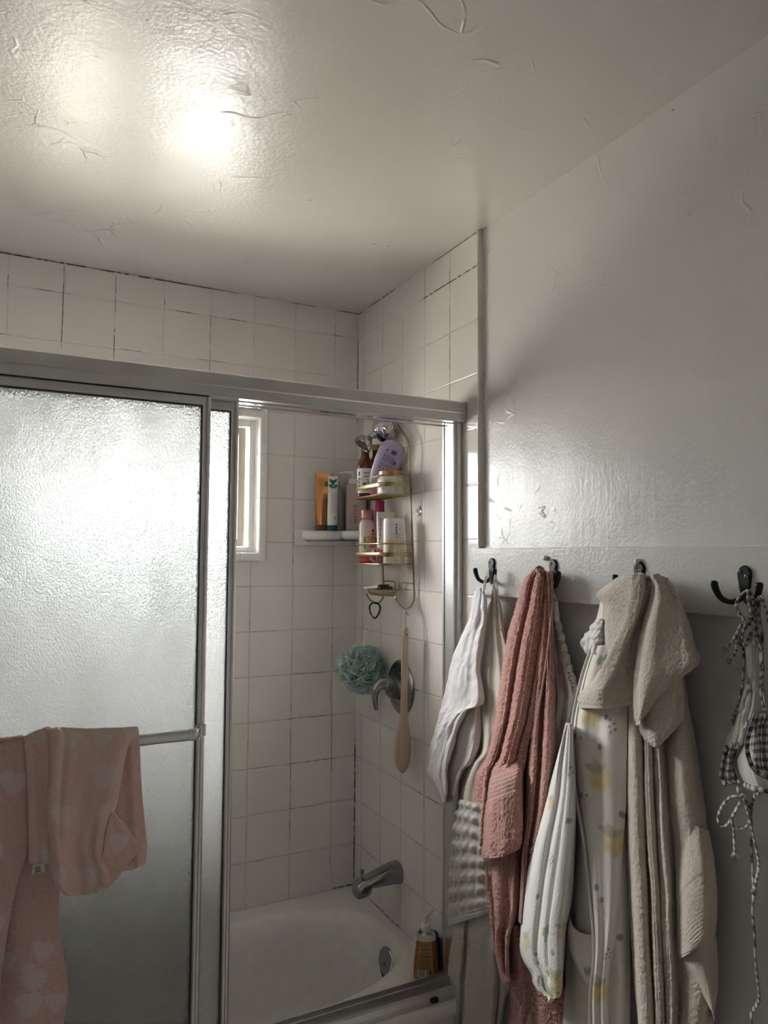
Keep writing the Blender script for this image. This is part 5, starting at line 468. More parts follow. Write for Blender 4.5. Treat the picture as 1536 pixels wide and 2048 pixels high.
# ------------------------------------------------------------------ window in the back wall
win = thing('window_1', (-0.75, 0.05, WZ0), kind='structure')
b = MB()
f0, f1 = .052, .095
b.box(WX0, WX0 + .022, f0, f1, WZ0, WZ1, .002); b.box(WX1 - .022, WX1, f0, f1, WZ0, WZ1, .002)
b.box(WX0 + .022, WX1 - .022, f0, f1, WZ0, WZ0 + .024, .002); b.box(WX0 + .022, WX1 - .022, f0, f1, WZ1 - .026, WZ1, .002)
b.box(-.835, -.775, f0 - .008, f1, WZ0 + .02, WZ1 - .02, .002)
b.build('window_frame', M_WINWHITE, win)
for nm, xa, xb in (('sash', -.775, -.404), ('sash', WX0 + .022, -.835)):
    b = MB(); s0, s1 = .066, .090; w = .026
    za, zb = WZ0 + .026, WZ1 - .028
    b.box(xa, xa + w, s0, s1, za, zb, .002); b.box(xb - w, xb, s0, s1, za, zb, .002)
    b.box(xa + w, xb - w, s0, s1, za, za + w, .002); b.box(xa + w, xb - w, s0, s1, zb - w, zb, .002)
    sh = b.build(nm, M_WINCREAM, win)
    t = NT('clear_pane')
    tr = t.new('ShaderNodeBsdfTransparent'); gl = t.new('ShaderNodeBsdfGlossy'); gl.inputs['Roughness'].default_value = .02
    fr = t.new('ShaderNodeFresnel'); fr.inputs[0].default_value = 1.25
    mx = t.new('ShaderNodeMixShader'); t.l.new(fr.outputs[0], mx.inputs[0]); t.l.new(tr.outputs[0], mx.inputs[1]); t.l.new(gl.outputs[0], mx.inputs[2])
    pm = t.done(mx.outputs[0])
    b = MB(); b.box(xa + w - .004, xb - w + .004, .076, .080, za + w - .004, zb - w + .004)
    b.build('pane', pm, sh, smooth=False)
# glazed surround: rounded tiles standing a little proud of the wall and lining the reveal
def surround(c0, c1, along, fixed, side):
    """one run of rounded edging; along 'x' or 'z'"""
    n = 7; prof = []
    for k in range(n + 1):
        a = PI / 2 * k / n
        prof.append((.026 - .010 * math.sin(a), -.009 + .008 * (1 - math.cos(a))) if False else (.016 + .010 * math.sin(a), -.010 + .008 * (1 - math.cos(a))))
    prof = [(-.004, .054), (-.004, -.004)] + [(-.004 + .006 * (1 - math.cos(PI / 2 * k / 5)), -.004 - .006 * math.sin(PI / 2 * k / 5)) for k in range(1, 6)] + prof + [(.026, .001)]
    rings = []
    for c in (c0, c1):
        ring = []
        for u, y in prof:
            q = fixed + side * u
            ring.append((c, y, q) if along == 'x' else (q, y, c))
        rings.append(ring)
    return rings
b = MB()
zt = [WZ0 - .026, 1.62, 1.7680, 1.9205, WZ1 + .026]
for a0, a1 in zip(zt[:-1], zt[1:]):
    b.loft(surround(a0 + .0006, a1 - .0006, 'z', WX1, 1)); b.loft(surround(a0 + .0006, a1 - .0006, 'z', WX0, -1))
xt = [WX0] + [-1.0094, -.8569, -.7044, -.5519, -.44] + [WX1]
for a0, a1 in zip(xt[:-1], xt[1:]):
    b.loft(surround(a0 + .0006, a1 - .0006, 'x', WZ1, 1)); b.loft(surround(a0 + .0006, a1 - .0006, 'x', WZ0, -1))
struct('window_trim', b, plain('lit_white_edging', (.90, .885, .86), .10), win, smooth=True)  # whiter than the other edge tiles: caught daylight put into the colour

# ------------------------------------------------------------------ outside: the neighbouring house
M_SIDING = plain('white_siding', (0.80, 0.82, 0.84), 0.6)
M_SHADE = plain('blue_grey_shade', (0.22, 0.27, 0.36), 0.3)
hs = thing('neighbouring_house', (1.2, 3.0, 0), 'white lap-sided neighbouring house seen through the shower window', 'house')
b = MB(); z = -.6; n = 0
while z < 2.18:
    b.prism([(0, 0), (.022, 0), (.006, .072), (0, .072)], (.05, 3.0, z), (0, -1, 0), (0, 0, 1), (1, 0, 0), 2.6); z += .072
b.box(.05, 2.65, 3.0, 3.2, -.6, 2.40)
b.build('siding', M_SIDING, hs, smooth=False)
b = MB(); b.box(.20, 2.0, 2.93, 3.0, 2.18, 2.42); b.build('shade_band', M_SHADE, hs, smooth=False)  # sky and shaded wall top painted as a blue-grey band
b = MB(); b.prism([(-.05, 2.42), (2.8, 2.42), (2.8, 2.47), (-.05, 2.47)], (0, 2.75, 0), (1, 0, 0), (0, 0, 1), (0, 1, 0), .6); b.build('eave', M_SIDING, hs, smooth=False)
b = MB(); b.box(-4, 4.5, .2, 8, -.7, -.6); struct('ground', b, plain('concrete_yard', (.24, .22, .19), .8))

# ------------------------------------------------------------------ daylight
w = bpy.data.worlds.new('daylight'); SC.world = w; w.use_nodes = True
nt = w.node_tree; nt.nodes.clear()
out = nt.nodes.new('ShaderNodeOutputWorld'); bg = nt.nodes.new('ShaderNodeBackground')
tc = nt.nodes.new('ShaderNodeTexCoord'); sx = nt.nodes.new('ShaderNodeSeparateXYZ')
rp = nt.nodes.new('ShaderNodeValToRGB')
mr = nt.nodes.new('ShaderNodeMapRange'); mr.inputs[1].default_value = -1; mr.inputs[2].default_value = 1
nt.links.new(tc.outputs['Generated'], sx.inputs[0]); nt.links.new(sx.outputs[2], mr.inputs[0]); nt.links.new(mr.outputs[0], rp.inputs[0])
el = rp.color_ramp.elements
el[0].position = 0.0; el[0].color = (*[k * WORLD_LOW for k in (1.0, .94, .87)], 1)
el[1].position = 1.0; el[1].color = (*[k * WORLD_HIGH for k in (1.0, .985, .96)], 1)
e = el.new(.50); e.color = (*[k * WORLD_LOW for k in (1.0, .95, .89)], 1)
e = el.new(.56); e.color = (*[k * WORLD_MID for k in (.93, .97, 1.0)], 1)
nt.links.new(rp.outputs[0], bg.inputs[0]); bg.inputs[1].default_value = WORLD_STRENGTH
nt.links.new(bg.outputs[0], out.inputs[0])
pl = bpy.data.lights.new('window_daylight', 'AREA'); pl.shape = 'RECTANGLE'
pl.size = WX1 - WX0; pl.size_y = WZ1 - WZ0; pl.cycles.is_portal = True
po = bpy.data.objects.new('window_daylight', pl); COL.objects.link(po)
po.location = ((WX0 + WX1) / 2, .100, (WZ0 + WZ1) / 2); po.rotation_euler = (-PI / 2, 0, 0)
sl = bpy.data.lights.new('sun', 'SUN'); sl.energy = SUN; sl.angle = math.radians(1); sl.color = (1, .95, .88)
so = bpy.data.objects.new('sun', sl); COL.objects.link(so); so.rotation_euler = (math.radians(50), 0, math.radians(-20))

# ------------------------------------------------------------------ bathtub
M_TUB = plain('tub_enamel', (0.80, 0.775, 0.735), 0.16)
M_CHROME_OLD = plain('dulled_chrome', (0.42, 0.43, 0.45), 0.22, 1.0)
M_CHROME = plain('bright_chrome', (0.56, 0.56, 0.58), 0.05, 1.0)
tub = thing('bathtub', (-.76, -.36, 0), 'white enamel bathtub with rounded basin under the tiled walls', 'bathtub')
b = MB(); N = 96
def rect_ring(x0, x1, y0, y1, z, n=N):
    """a rectangle sampled at the same angles as the basin rings"""
    cx, cy = (x0 + x1) / 2, (y0 + y1) / 2; a, c = (x1 - x0) / 2, (y1 - y0) / 2; out = []
    for k in range(n):
        t = 2 * PI * k / n; u, v = math.cos(t), math.sin(t)
        q = max(abs(u), abs(v)); out.append((cx + a * u / q, cy + c * v / q, z))
    return out
bx, by = -.765, -.338
rings = [rect_ring(XL + .002, -.002, -.715, -.002, 0.0), rect_ring(XL + .002, -.002, -.715, -.002, RIM - .05),
         rect_ring(XL + .002, -.002, -.728, -.002, RIM - .04), rect_ring(XL + .002, -.002, -.728, -.002, RIM - .012),
         rect_ring(XL + .002, -.002, -.722, -.002, RIM - .003), rect_ring(XL + .002, -.002, -.712, -.002, RIM),
         superellipse(bx, by, RIM, .736, .288, 3.2, N), superellipse(bx, by, RIM - .002, .727, .279, 3.1, N), superellipse(bx, by, RIM - .010, .716, .268, 3.0, N),
         superellipse(bx, by, RIM - .03, .705, .258, 2.9, N), superellipse(bx, by, RIM - .10, .690, .245, 2.9, N), superellipse(bx + .005, by, RIM - .22, .660, .225, 2.9, N),
         superellipse(bx + .01, by, RIM - .29, .625, .200, 2.8, N), superellipse(bx + .01, by, RIM - .325, .56, .15, 2.6, N), superellipse(bx + .01, by, RIM - .335, .40, .08, 2.4, N)]
b.loft(rings)
b.build('tub_shell', M_TUB, tub, angle=50)

# ------------------------------------------------------------------ shower enclosure
def brushed(name, color, rough):
    t = NT(name); o = t.obj()
    st = t.noise(t.mapv(o, scale=(1, 1, 1)), 6, 2)
    c = t.mix(t.rng(st, .3, .7), color, tuple(k * .93 for k in color))
    nrm = t.bump(t.noise(t.mapv(o, scale=(2, 2, 260)), 4, 2), .04, .001)
    return t.done(t.bsdf(c, rough, 1.0, nrm))
M_ALU = brushed('satin_aluminium', (0.74, 0.735, 0.725), 0.36)
M_ALU_BRIGHT = brushed('polished_aluminium', (0.74, 0.74, 0.74), 0.14)
M_RUBBER = plain('black_rubber', (0.012, 0.012, 0.013), 0.6)
M_GASKET = plain('dark_gasket', (0.05, 0.05, 0.055), 0.5)

def rain_glass(name, mark, extra=0.0):
    t = NT(name); o = t.obj()
    pat = t.voro(t.mapv(o, scale=(1.0, 6, .8)), 240, 'F1')
    fine = t.noise(t.mapv(o, scale=(1, 6, 1)), 300, 0)
    big = t.noise(t.mapv(o, scale=(1, 9, 1)), 90, 0)
    h = t.math('ADD', t.math('MULTIPLY', pat, 1.0), t.math('ADD', t.math('MULTIPLY', fine, .5), t.math('MULTIPLY', big, .6)))
    nrm = t.bump(h, GLASS_BUMP, .006)
    g = t.new('ShaderNodeBsdfGlass', distribution='MULTI_GGX'); g.inputs['Roughness'].default_value = GLASS_ROUGH; g.inputs['IOR'].default_value = 1.35
    g.inputs['Color'].default_value = (.985, .99, .985, 1); t.l.new(nrm, g.inputs['Normal'])
    # the dried-on lime and soap film scatters light
    df = t.new('ShaderNodeBsdfTranslucent'); df.inputs[0].default_value = (.81, .82, .82, 1)
    d2 = t.new('ShaderNodeBsdfDiffuse'); d2.inputs[0].default_value = (.80, .82, .79, 1)
    ad = t.new('ShaderNodeMixShader'); ad.inputs[0].default_value = .5; t.l.new(df.outputs[0], ad.inputs[1]); t.l.new(d2.outputs[0], ad.inputs[2])
    film = t.math('ADD', t.math('MULTIPLY', t.rng(t.noise(t.mapv(o, scale=(1, 1, .45), loc=(mark, 0, 0)), 9, 3, .65), .45, .75), .16), GLASS_FILM + extra)
    m2 = t.new('ShaderNodeMixShader'); t.put(m2.inputs[0], film); t.l.new(g.outputs[0], m2.inputs[1]); t.l.new(ad.outputs[0], m2.inputs[2])
    return t.done(m2.outputs[0])
M_RAIN = rain_glass('obscure_glass', 0.0)
M_RAIN2 = rain_glass('obscure_glass_streaked', 4.0, .14)

YO, YI = -.7000, -.6620         # planes of the outer and the inner sliding panel
ZH0, ZH1 = 1.934, 2.002         # header
fr = thing('shower_door_frame', (-.76, -.69, RIM), 'satin aluminium shower door frame spanning the tub edge, header above and jamb at right', 'shower frame')
b = MB()
prof = [(-.7235, 2.000), (-.7235, 1.972), (-.721, 1.969), (-.7195, 1.949), (-.7195, 1.946), (-.6890, 1.946), (-.6890, 1.956), (-.672, 1.956), (-.672, 1.946), (-.6420, 1.946), (-.6420, 2.000), (-.6450, 2.003), (-.7205, 2.003)]
prof = [(y, z) for y, z in prof]
b.loft([[(x, y, z) for y, z in prof] for x in (XL + .003, -.003)])
b.build('header_rail', M_ALU, fr, smooth=False)
b = MB(); b.box(XL + .003, -.003, -.690, -.668, 1.9435, 1.9470); b.box(XL + .003, -.003, -.646, -.642, 1.9425, 1.947)
b.build('header_lip', M_ALU_BRIGHT, fr, smooth=False)
for x0, x1 in ((-.026, -.001), (XL + .001, XL + .026)):
    b = MB(); s = -1 if x0 > -1 else 1; xb = max(x0, x1) if s < 0 else min(x0, x1)
    n = 8
    pr = [(xb, -.7010)] + [(xb + s * (.010 + .014 * math.sin(PI / 2 * k / n)), -.7010 + .014 * (1 - math.cos(PI / 2 * k / n))) for k in range(n + 1)] + [(xb + s * .024, -.645), (xb + s * .0265, -.645), (xb + s * .0265, -.638), (xb, -.638)]
    b.loft([[(x, y, RIM + .02) for x, y in pr], [(x, y, 1.9455) for x, y in pr]])
    b.build('wall_jamb', M_ALU, fr)
b = MB()
pr = [(-.7185, RIM + .001), (-.7185, RIM + .012), (-.7150, RIM + .026), (-.7080, RIM + .026), (-.7060, RIM + .012), (-.6840, RIM + .012), (-.6830, RIM + .034), (-.6790, RIM + .034), (-.6780, RIM + .012), (-.6480, RIM + .012), (-.6470, RIM + .026), (-.6420, RIM + .026), (-.6400, RIM + .001)]
b.loft([[(x, y, z) for y, z in pr] for x in (XL + .003, -.003)])
b.build('bottom_track', M_ALU, fr, smooth=False)
b = MB(); b.box(-.115, -.093, -.7285, -.7170, RIM + .006, RIM + .017, .003); b.build('bumper', M_RUBBER, fr)

def slider(y, x0, x1, label, bar, mat):
    """a framed sliding panel; the outer one carries a towel bar"""
    d = thing('sliding_shower_door', ((x0 + x1) / 2, y, RIM + .03), label, 'shower door', 'sliding shower doors')
    z0, z1 = RIM + .030, 1.9435
    for xa, s in ((x1, -1), (x0, 1)):
        b = MB()
        xb = xa + s * .0185
        pr = [(xa, y - .010), (xa + s * .004, y - .0125), (xa + s * .0085, y - .0125), (xa + s * .0095, y - .0105), (xa + s * .0105, y - .0125), (xb - s * .003, y - .0125), (xb, y - .010), (xb, y + .0115), (xa, y + .0115)]
        b.loft([[(p, q, z0) for p, q in pr], [(p, q, z1) for p, q in pr]])
        b.build('stile', M_ALU, d, smooth=False)
    b = MB(); b.box(x0 + .0185, x1 - .0185, y - .0105, y + .0105, z1 - .020, z1, .001); b.build('top_rail', M_ALU, d)
    b = MB(); b.box(x0 + .0185, x1 - .0185, y - .0105, y + .0105, z0, z0 + .030, .001); b.build('bottom_rail', M_ALU, d)
    b = MB(); g0, g1 = x0 + .0185, x1 - .0185
    b.box(g0, g0 + .003, y - .0095, y + .0085, z0 + .03, z1 - .02); b.box(g1 - .003, g1, y - .0095, y + .0085, z0 + .03, z1 - .02)
    b.box(g0 + .003, g1 - .003, y - .0095, y + .0085, z1 - .0235, z1 - .02); b.box(g0 + .003, g1 - .003, y - .0095, y + .0085, z0 + .03, z0 + .0335)
    b.build('gasket', M_GASKET, d, smooth=False)
    b = MB(); b.box(x0 + .0185, x1 - .0185, y - .0025, y + .0025, z0 + .030, z1 - .020); b.build('glass_panel', mat, d, smooth=False)
    if bar:
        zb = 1.168
        b = MB(); b.tube([(x0 + .02, y - .048, zb), (x1 - .028, y - .048, zb)], [(.0125, .0055)] * 2, 14, flat=(0, 0, 1))
        tb = b.build('towel_bar', M_ALU_BRIGHT, d)
        for xe, s in ((x1 - .0095, -1), (x0 + .0095, 1)):
            b = MB()
            b.box(xe - .0115, xe + .0115, y - .0165, y - .0085, zb - .0135, zb + .0145, .0015)
            pts = [(xe, y - .014, zb), (xe + s * .004, y - .028, zb), (xe + s * .012, y - .042, zb), (xe + s * .022, y - .0475, zb), (xe + s * .034, y - .048, zb)]
            b.tube(pts, [(.012, .003), (.012, .003), (.012, .003), (.0135, .006), (.0140, .0068)], 12, flat=(0, 0, 1), smooth=4)
            b.build('bracket', M_ALU_BRIGHT, tb)
    return d
slider(YO, XL + .045, -.7155, 'outer obscure glass sliding shower door with towel bar and pink towels on it', True, M_RAIN)
slider(YI, XL + .110, -.6375, 'inner obscure glass sliding shower door showing past the towel bar door', False, M_RAIN2)

# ------------------------------------------------------------------ cloth
def vnoise(x, y, seed=0):
    """smooth value noise on arrays, 0..1"""
    xi = np.floor(x).astype(np.int64); yi = np.floor(y).astype(np.int64)
    xf = x - xi; yf = y - yi
    xf = xf * xf * (3 - 2 * xf); yf = yf * yf * (3 - 2 * yf)
    def h(a, b):
        n = (a * 374761393 + b * 668265263 + seed * 974634777) & 0x7fffffff
        n = ((n ^ (n >> 13)) * 1274126177) & 0x7fffffff
        return ((n ^ (n >> 16)) & 0xffff) / 65535.0
    return (h(xi, yi) * (1 - xf) + h(xi + 1, yi) * xf) * (1 - yf) + (h(xi, yi + 1) * (1 - xf) + h(xi + 1, yi + 1) * xf) * yf

def cr_resample(A, n, axis):
    A = np.moveaxis(A, axis, 0); m = A.shape[0]
    t = np.linspace(0, m - 1, n); i = np.clip(np.floor(t).astype(int), 0, m - 2); f = (t - i).reshape((-1,) + (1,) * (A.ndim - 1))
    g = lambda k: A[np.clip(k, 0, m - 1)]
    p0 = np.where((i == 0).reshape(f.shape), 2 * g(i) - g(i + 1), g(i - 1)); p3 = np.where((i == m - 2).reshape(f.shape), 2 * g(i + 1) - g(i), g(i + 2))
    p1, p2 = g(i), g(i + 1)
    o = 0.5 * ((2 * p1) + (p2 - p0) * f + (2 * p0 - 5 * p1 + 4 * p2 - p3) * f ** 2 + (3 * p1 - p0 - 3 * p2 + p3) * f ** 3)
    return np.moveaxis(o, 0, axis)

def sheet_arrays(rows, step, front, folds=(), wrinkle=0.0, pile=0.0, pile_size=.0035, hems=(), thick=.004, relief=None, flat=None, seed=1, color=None, wscale=(16, 5)):
    """a length of cloth through the given rows: fine surface, pile, folds, real thickness.
    front: direction the face looks; returns verts, faces, colours"""
    A = np.array(rows, float)
    wid = np.linalg.norm(np.diff(A, axis=1), axis=2).sum(1).max(); hei = np.linalg.norm(np.diff(A, axis=0), axis=2).sum(0).max()
    nu = max(8, min(260, int(wid / step))); nv = max(8, min(520, int(hei / step)))
    A = cr_resample(cr_resample(A, nv, 0), nu, 1)
    uu = np.concatenate([np.zeros((nv, 1)), np.cumsum(np.linalg.norm(np.diff(A, axis=1), axis=2), axis=1)], 1)
    uu = uu - uu.mean(1, keepdims=True)
    vv = np.concatenate([np.zeros((1, nu)), np.cumsum(np.linalg.norm(np.diff(A, axis=0), axis=2), axis=0)], 0)
    vv = np.repeat(vv.mean(1, keepdims=True), nu, 1)
    tu = np.repeat(np.linspace(0, 1, nu)[None], nv, 0); tv = np.repeat(np.linspace(0, 1, nv)[:, None], nu, 1)
    def normals(B):
        du = np.gradient(B, axis=1); dv = np.gradient(B, axis=0)
        n = np.cross(du, dv); n /= np.linalg.norm(n, axis=2, keepdims=True) + 1e-12
        if (n.reshape(-1, 3) @ np.array(front)).mean() < 0: n = -n
        return n
    N = normals(A)
    D = np.zeros((nv, nu))
    for (u0, u1, wd, amp, *vr) in folds:
        v0, v1 = vr if vr else (0, 1)
        uc = u0 + (u1 - u0) * tv
        win = np.clip((tv - v0) / .12 + (1 if v0 <= 0 else 0), 0, 1) * np.clip((v1 - tv) / .12 + (1 if v1 >= 1 else 0), 0, 1)
        D += amp * np.exp(-((tu - uc) / wd) ** 2) * win
    if wrinkle:
        D += wrinkle * 2 * (vnoise(uu * wscale[0] + vv * 2.0 + 50, vv * wscale[1] + 50, seed) - .5)
        D += wrinkle * .8 * (vnoise(uu * wscale[0] * 2.6 + 50, vv * wscale[1] * 2.8 + 50, seed + 3) - .5)
    A = A + N * D[..., None]; N = normals(A)
    hem = np.zeros((nv, nu))
    for edge, w in hems:
        d = {'bottom': (1 - tv) * hei, 'top': tv * hei, 'left': tu * wid, 'right': (1 - tu) * wid}[edge]
        hem = np.maximum(hem, (d < w).astype(float))
    E = np.zeros((nv, nu))
    if relief is not None: E += relief(uu, vv, tu, tv)
    if pile:
        k = 1 / pile_size
        pn = vnoise(uu * k + 500, vv * k + 500, seed + 7) * .6 + vnoise(uu * k * 2.1 + 900, vv * k * 2.1 + 900, seed + 9) * .4
        E += pile * (pn - .5) * 2 * (1 - hem) * (1 if flat is None else 1 - flat(tu, tv))
    E += np.where(hem > 0, -.0010, 0)
    F = A + N * E[..., None]
    edge = np.minimum(np.minimum(tu, 1 - tu) * wid, np.minimum(tv, 1 - tv) * hei)
    th = thick * np.sqrt(np.clip(edge / thick, .08, 1))
    Bk = A - N * th[..., None]
    V = np.concatenate([F.reshape(-1, 3), Bk.reshape(-1, 3)])
    idx = np.arange(nv * nu).reshape(nv, nu)
    q = np.stack([idx[:-1, :-1], idx[:-1, 1:], idx[1:, 1:], idx[1:, :-1]], -1).reshape(-1, 4)
    q2 = q[:, ::-1] + nv * nu
    loop = np.concatenate([idx[0, :-1], idx[:-1, -1], idx[-1, :0:-1], idx[:0:-1, 0]])
    nx = np.roll(loop, -1)
    side = np.stack([nx, loop, loop + nv * nu, nx + nv * nu], -1)
    # make the faces look outwards
    fn = np.cross(F[0, 1] - F[0, 0], F[1, 1] - F[0, 0]) if nu > 1 else None
    mid = (nv // 2, nu // 2); c = np.cross(A[mid[0], mid[1] + 1] - A[mid], A[mid[0] + 1, mid[1] + 1] - A[mid])
    if c @ np.array(front) < 0: q, q2, side = q[:, ::-1], q2[:, ::-1], side[:, ::-1]
    if color is None: Cc = np.ones((nv, nu, 3))
    elif callable(color): Cc = color(uu, vv, tu, tv, hem, A)
    else: Cc = np.ones((nv, nu, 3)) * np.array(color)
    Cc = np.concatenate([Cc.reshape(-1, 3), Cc.reshape(-1, 3)])
    return V, np.concatenate([q, q2, side]), Cc

def cloth_mat(name, rough=.95, fuzz=500, bump=.35, bdist=.0015, sheen=.25):
    t = NT(name); o = t.obj()
    at = t.new('ShaderNodeVertexColor'); at.layer_name = 'dye'
    n1 = t.noise(o, fuzz, 1, .6); n2 = t.noise(o, fuzz * .35, 1)
    c = t.mix(t.rng(n2, .3, .7, .0, .22), at.outputs[0], (.9, .88, .86))
    c = t.mix(t.rng(n1, .25, .6, .32, 0), c, t.mix(.45, at.outputs[0], (0, 0, 0)))  # darker between the loops: shade in the pile put into the colour
    nrm = t.bump(n1, bump, bdist)
    return t.done(t.bsdf(c, rough, 0, nrm, spec=.15, sheen=sheen))
M_TERRY = cloth_mat('terry_cloth'); M_COTTON = cloth_mat('woven_cotton', .9, 900, .18, .0006, .1); M_SATIN = cloth_mat('satin_lining', .42, 900, .05, .0004, .1)

def cloth(name, sheets, mat, parent=None):
    """sheets: list of sheet_arrays results joined into one piece of cloth"""
    V = []; Fq = []; Cc = []; k = 0
    for v, f, c in sheets:
        V.append(v); Fq.append(f + k); Cc.append(c); k += len(v)
    V = np.concatenate(V).astype(np.float32); Fq = np.concatenate(Fq).astype(np.int32); Cc = np.concatenate(Cc)
    me = bpy.data.meshes.new(name)
    me.vertices.add(len(V)); me.vertices.foreach_set('co', V.ravel())
    me.loops.add(len(Fq) * 4); me.loops.foreach_set('vertex_index', Fq.ravel())
    me.polygons.add(len(Fq)); me.polygons.foreach_set('loop_start', np.arange(0, len(Fq) * 4, 4, dtype=np.int32))
    me.polygons.foreach_set('use_smooth', np.ones(len(Fq), dtype=bool))
    me.update(calc_edges=True)
    ca = me.color_attributes.new('dye', 'FLOAT_COLOR', 'POINT')
    ca.data.foreach_set('color', np.concatenate([Cc, np.ones((len(Cc), 1))], 1).astype(np.float32).ravel())
    me.materials.append(mat)
    o = bpy.data.objects.new(name, me); COL.objects.link(o)
    return hang(o, parent)

def cord(name, paths, r, mat, color, parent=None, smooth=5, n=10, check=None, flat=None):
    """cords or piping along paths, dyed; check dyes bands along the length"""
    mb = MB(); cols = []
    for p in paths:
        k0 = len(mb.v)
        mb.tube(p, [r] * len(p), n, smooth=smooth, flat=flat)
        pts = np.array(mb.v[k0:])
        ring = (np.arange(len(pts)) // n)
        if check:
            L = np.concatenate([[0], np.cumsum(np.linalg.norm(np.diff(pts[::n], axis=0), axis=1))])
            s_ = L[np.minimum(ring, len(L) - 1)]
            a = (np.floor(s_ / check[0]) % 2).astype(int); b2 = ((np.arange(len(pts)) % n) < n // 2).astype(int)
            kk = np.arange(len(pts)) % n; rim_ = (kk == 0) | (kk == n // 2)
            cc = np.where((rim_ | ((a == 1) & (b2 == 1)))[:, None], np.array(check[1]), np.where((a == 1)[:, None], np.array(check[2]), np.array(color)))
        else: cc = np.ones((len(pts), 3)) * np.array(color)
        cols.append(cc)
    o = mb.build(name, mat, parent, angle=80)
    me = o.data; ca = me.color_attributes.new('dye', 'FLOAT_COLOR', 'POINT')
    cc = np.concatenate(cols)
    ca.data.foreach_set('color', np.concatenate([cc, np.ones((len(cc), 1))], 1).astype(np.float32).ravel())
    return o

S_ = SHAPES
ROOMWARD = (-1.0, -0.4, 0.15)     # faces of things on the hook wall
DOORWARD = (0.1, -1.0, 0.1)       # faces of things on the shower door
def sh(key, step=.003, front=ROOMWARD, **kw): return sheet_arrays(S_[key], step, front, **kw)

# ---------- colours
C_WHITE = (.80, .78, .785); C_OAT = (.66, .60, .51); C_GREY = (.60, .58, .53)
C_PINK = (.50, .225, .185); C_BEIGE = (.60, .527, .435); C_HEART = (.80, .52, .475)

def p_root(key, i=0):
    a = np.array(S_[key][i]); a = a.reshape(-1, 3); return tuple(a.mean(0))

# white washcloth
wc = thing('washcloth', p_root('washcloth_front'), 'white washcloth hanging by its loop from the double hook nearest the shower', 'washcloth')
cloth('cloth_body', [sh('washcloth_front', wrinkle=.0035, wscale=(26, 22), pile=.0006, color=C_WHITE, thick=.003, seed=3), sh('washcloth_back', wrinkle=.003, wscale=(26, 20), pile=.0006, color=(.74, .69, .65), thick=.003, seed=5)], M_TERRY, wc)
cord('hanging_loop', [S_['washcloth_loop']], .0016, M_COTTON, (.75, .70, .62), wc)

# oatmeal towel with a waffle band
def waffle(uu, vv, tu, tv):
    w = np.cos(uu * 2 * PI / .036) * .0028 * np.clip((.80 - tv) / .06, 0, 1)
    rows_ = np.sin(vv * 2 * PI / .0365) * .0046 * np.clip((.86 - tv) / .04, 0, 1) * np.clip(tv / .1, 0, 1)
    return rows_ * (.62 + .38 * np.cos(uu * 2 * PI / .045)) + w * .35 - np.where(tv > .87, .001, 0)
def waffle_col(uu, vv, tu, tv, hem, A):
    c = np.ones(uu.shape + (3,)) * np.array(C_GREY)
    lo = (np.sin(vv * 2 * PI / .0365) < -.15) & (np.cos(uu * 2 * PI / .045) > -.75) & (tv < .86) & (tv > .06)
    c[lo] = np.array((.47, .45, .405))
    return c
ot = thing('hand_towel', p_root('oatmeal_upper'), 'oatmeal towel with a waffle band, hung by a thin loop beside the white washcloth', 'towel')
cloth('cloth_body', [sh('oatmeal_upper', wrinkle=.004, pile=.0006, color=C_OAT, thick=.004, seed=11)], M_TERRY, ot)
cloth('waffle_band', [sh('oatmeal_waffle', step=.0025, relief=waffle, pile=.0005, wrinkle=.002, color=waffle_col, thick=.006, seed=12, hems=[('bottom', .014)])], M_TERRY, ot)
cord('hanging_loop', [S_['oatmeal_loop']], .0018, M_COTTON, (.70, .60, .46), ot)
gt = thing('bath_towel', p_root('grey_towel'), 'plain grey towel hanging below the waffle band of the oatmeal towel', 'towel')
cloth('cloth_body', [sh('grey_towel', wrinkle=.003, pile=.0007, color=(.53, .50, .44), thick=.005, seed=14), sh('grey_towel_tail', wrinkle=.002, pile=.0006, color=(.50, .47, .41), thick=.004, seed=15)], M_TERRY, gt)

# dusty pink bath towel
def band_relief(uu, vv, tu, tv):
    inb = (tv > .16) & (tv < .42)
    return np.where(inb, -.0016 + .0005 * np.cos((vv + uu * .0) * 2 * PI / .010), 0)
def pink_col(uu, vv, tu, tv, hem, A):
    c = np.ones(uu.shape + (3,)) * np.array(C_PINK)
    c *= (1 + .10 * (vnoise(uu * 300 + 40, vv * 300 + 40, 8) - .5)[..., None])
    c[hem > 0] = np.array((.47, .25, .215))
    return c
def band_col(uu, vv, tu, tv, hem, A):
    c = pink_col(uu, vv, tu, tv, hem, A); c[(tv > .16) & (tv < .42)] = np.array((.46, .24, .205)); return c
PILE = dict(pile=.0024, pile_size=.0042)
pt = thing('bath_towel', p_root('pink_main'), 'dusty pink fluffy bath towel bunched over the second hook', 'towel')
cloth('cloth_body', [
    sh('pink_main', step=.0022, wrinkle=.0018, color=pink_col, thick=.006, seed=21, folds=[(.40, .30, .035, -.012), (.62, .55, .03, -.012), (.80, .80, .03, -.010), (.22, .16, .04, -.006)], **PILE),
    sh('pink_right', step=.0022, wrinkle=.0016, color=pink_col, thick=.006, seed=22, folds=[(.5, .42, .05, -.010)], **PILE),
    sh('pink_inner', step=.0025, wrinkle=.004, color=pink_col, thick=.005, seed=23, hems=[('right', .02)], folds=[(.5, .6, .05, -.008)], **PILE),
    sh('pink_low', step=.003, wrinkle=.004, color=pink_col, thick=.005, seed=24, folds=[(.35, .25, .05, -.008)], **PILE)], M_TERRY, pt)
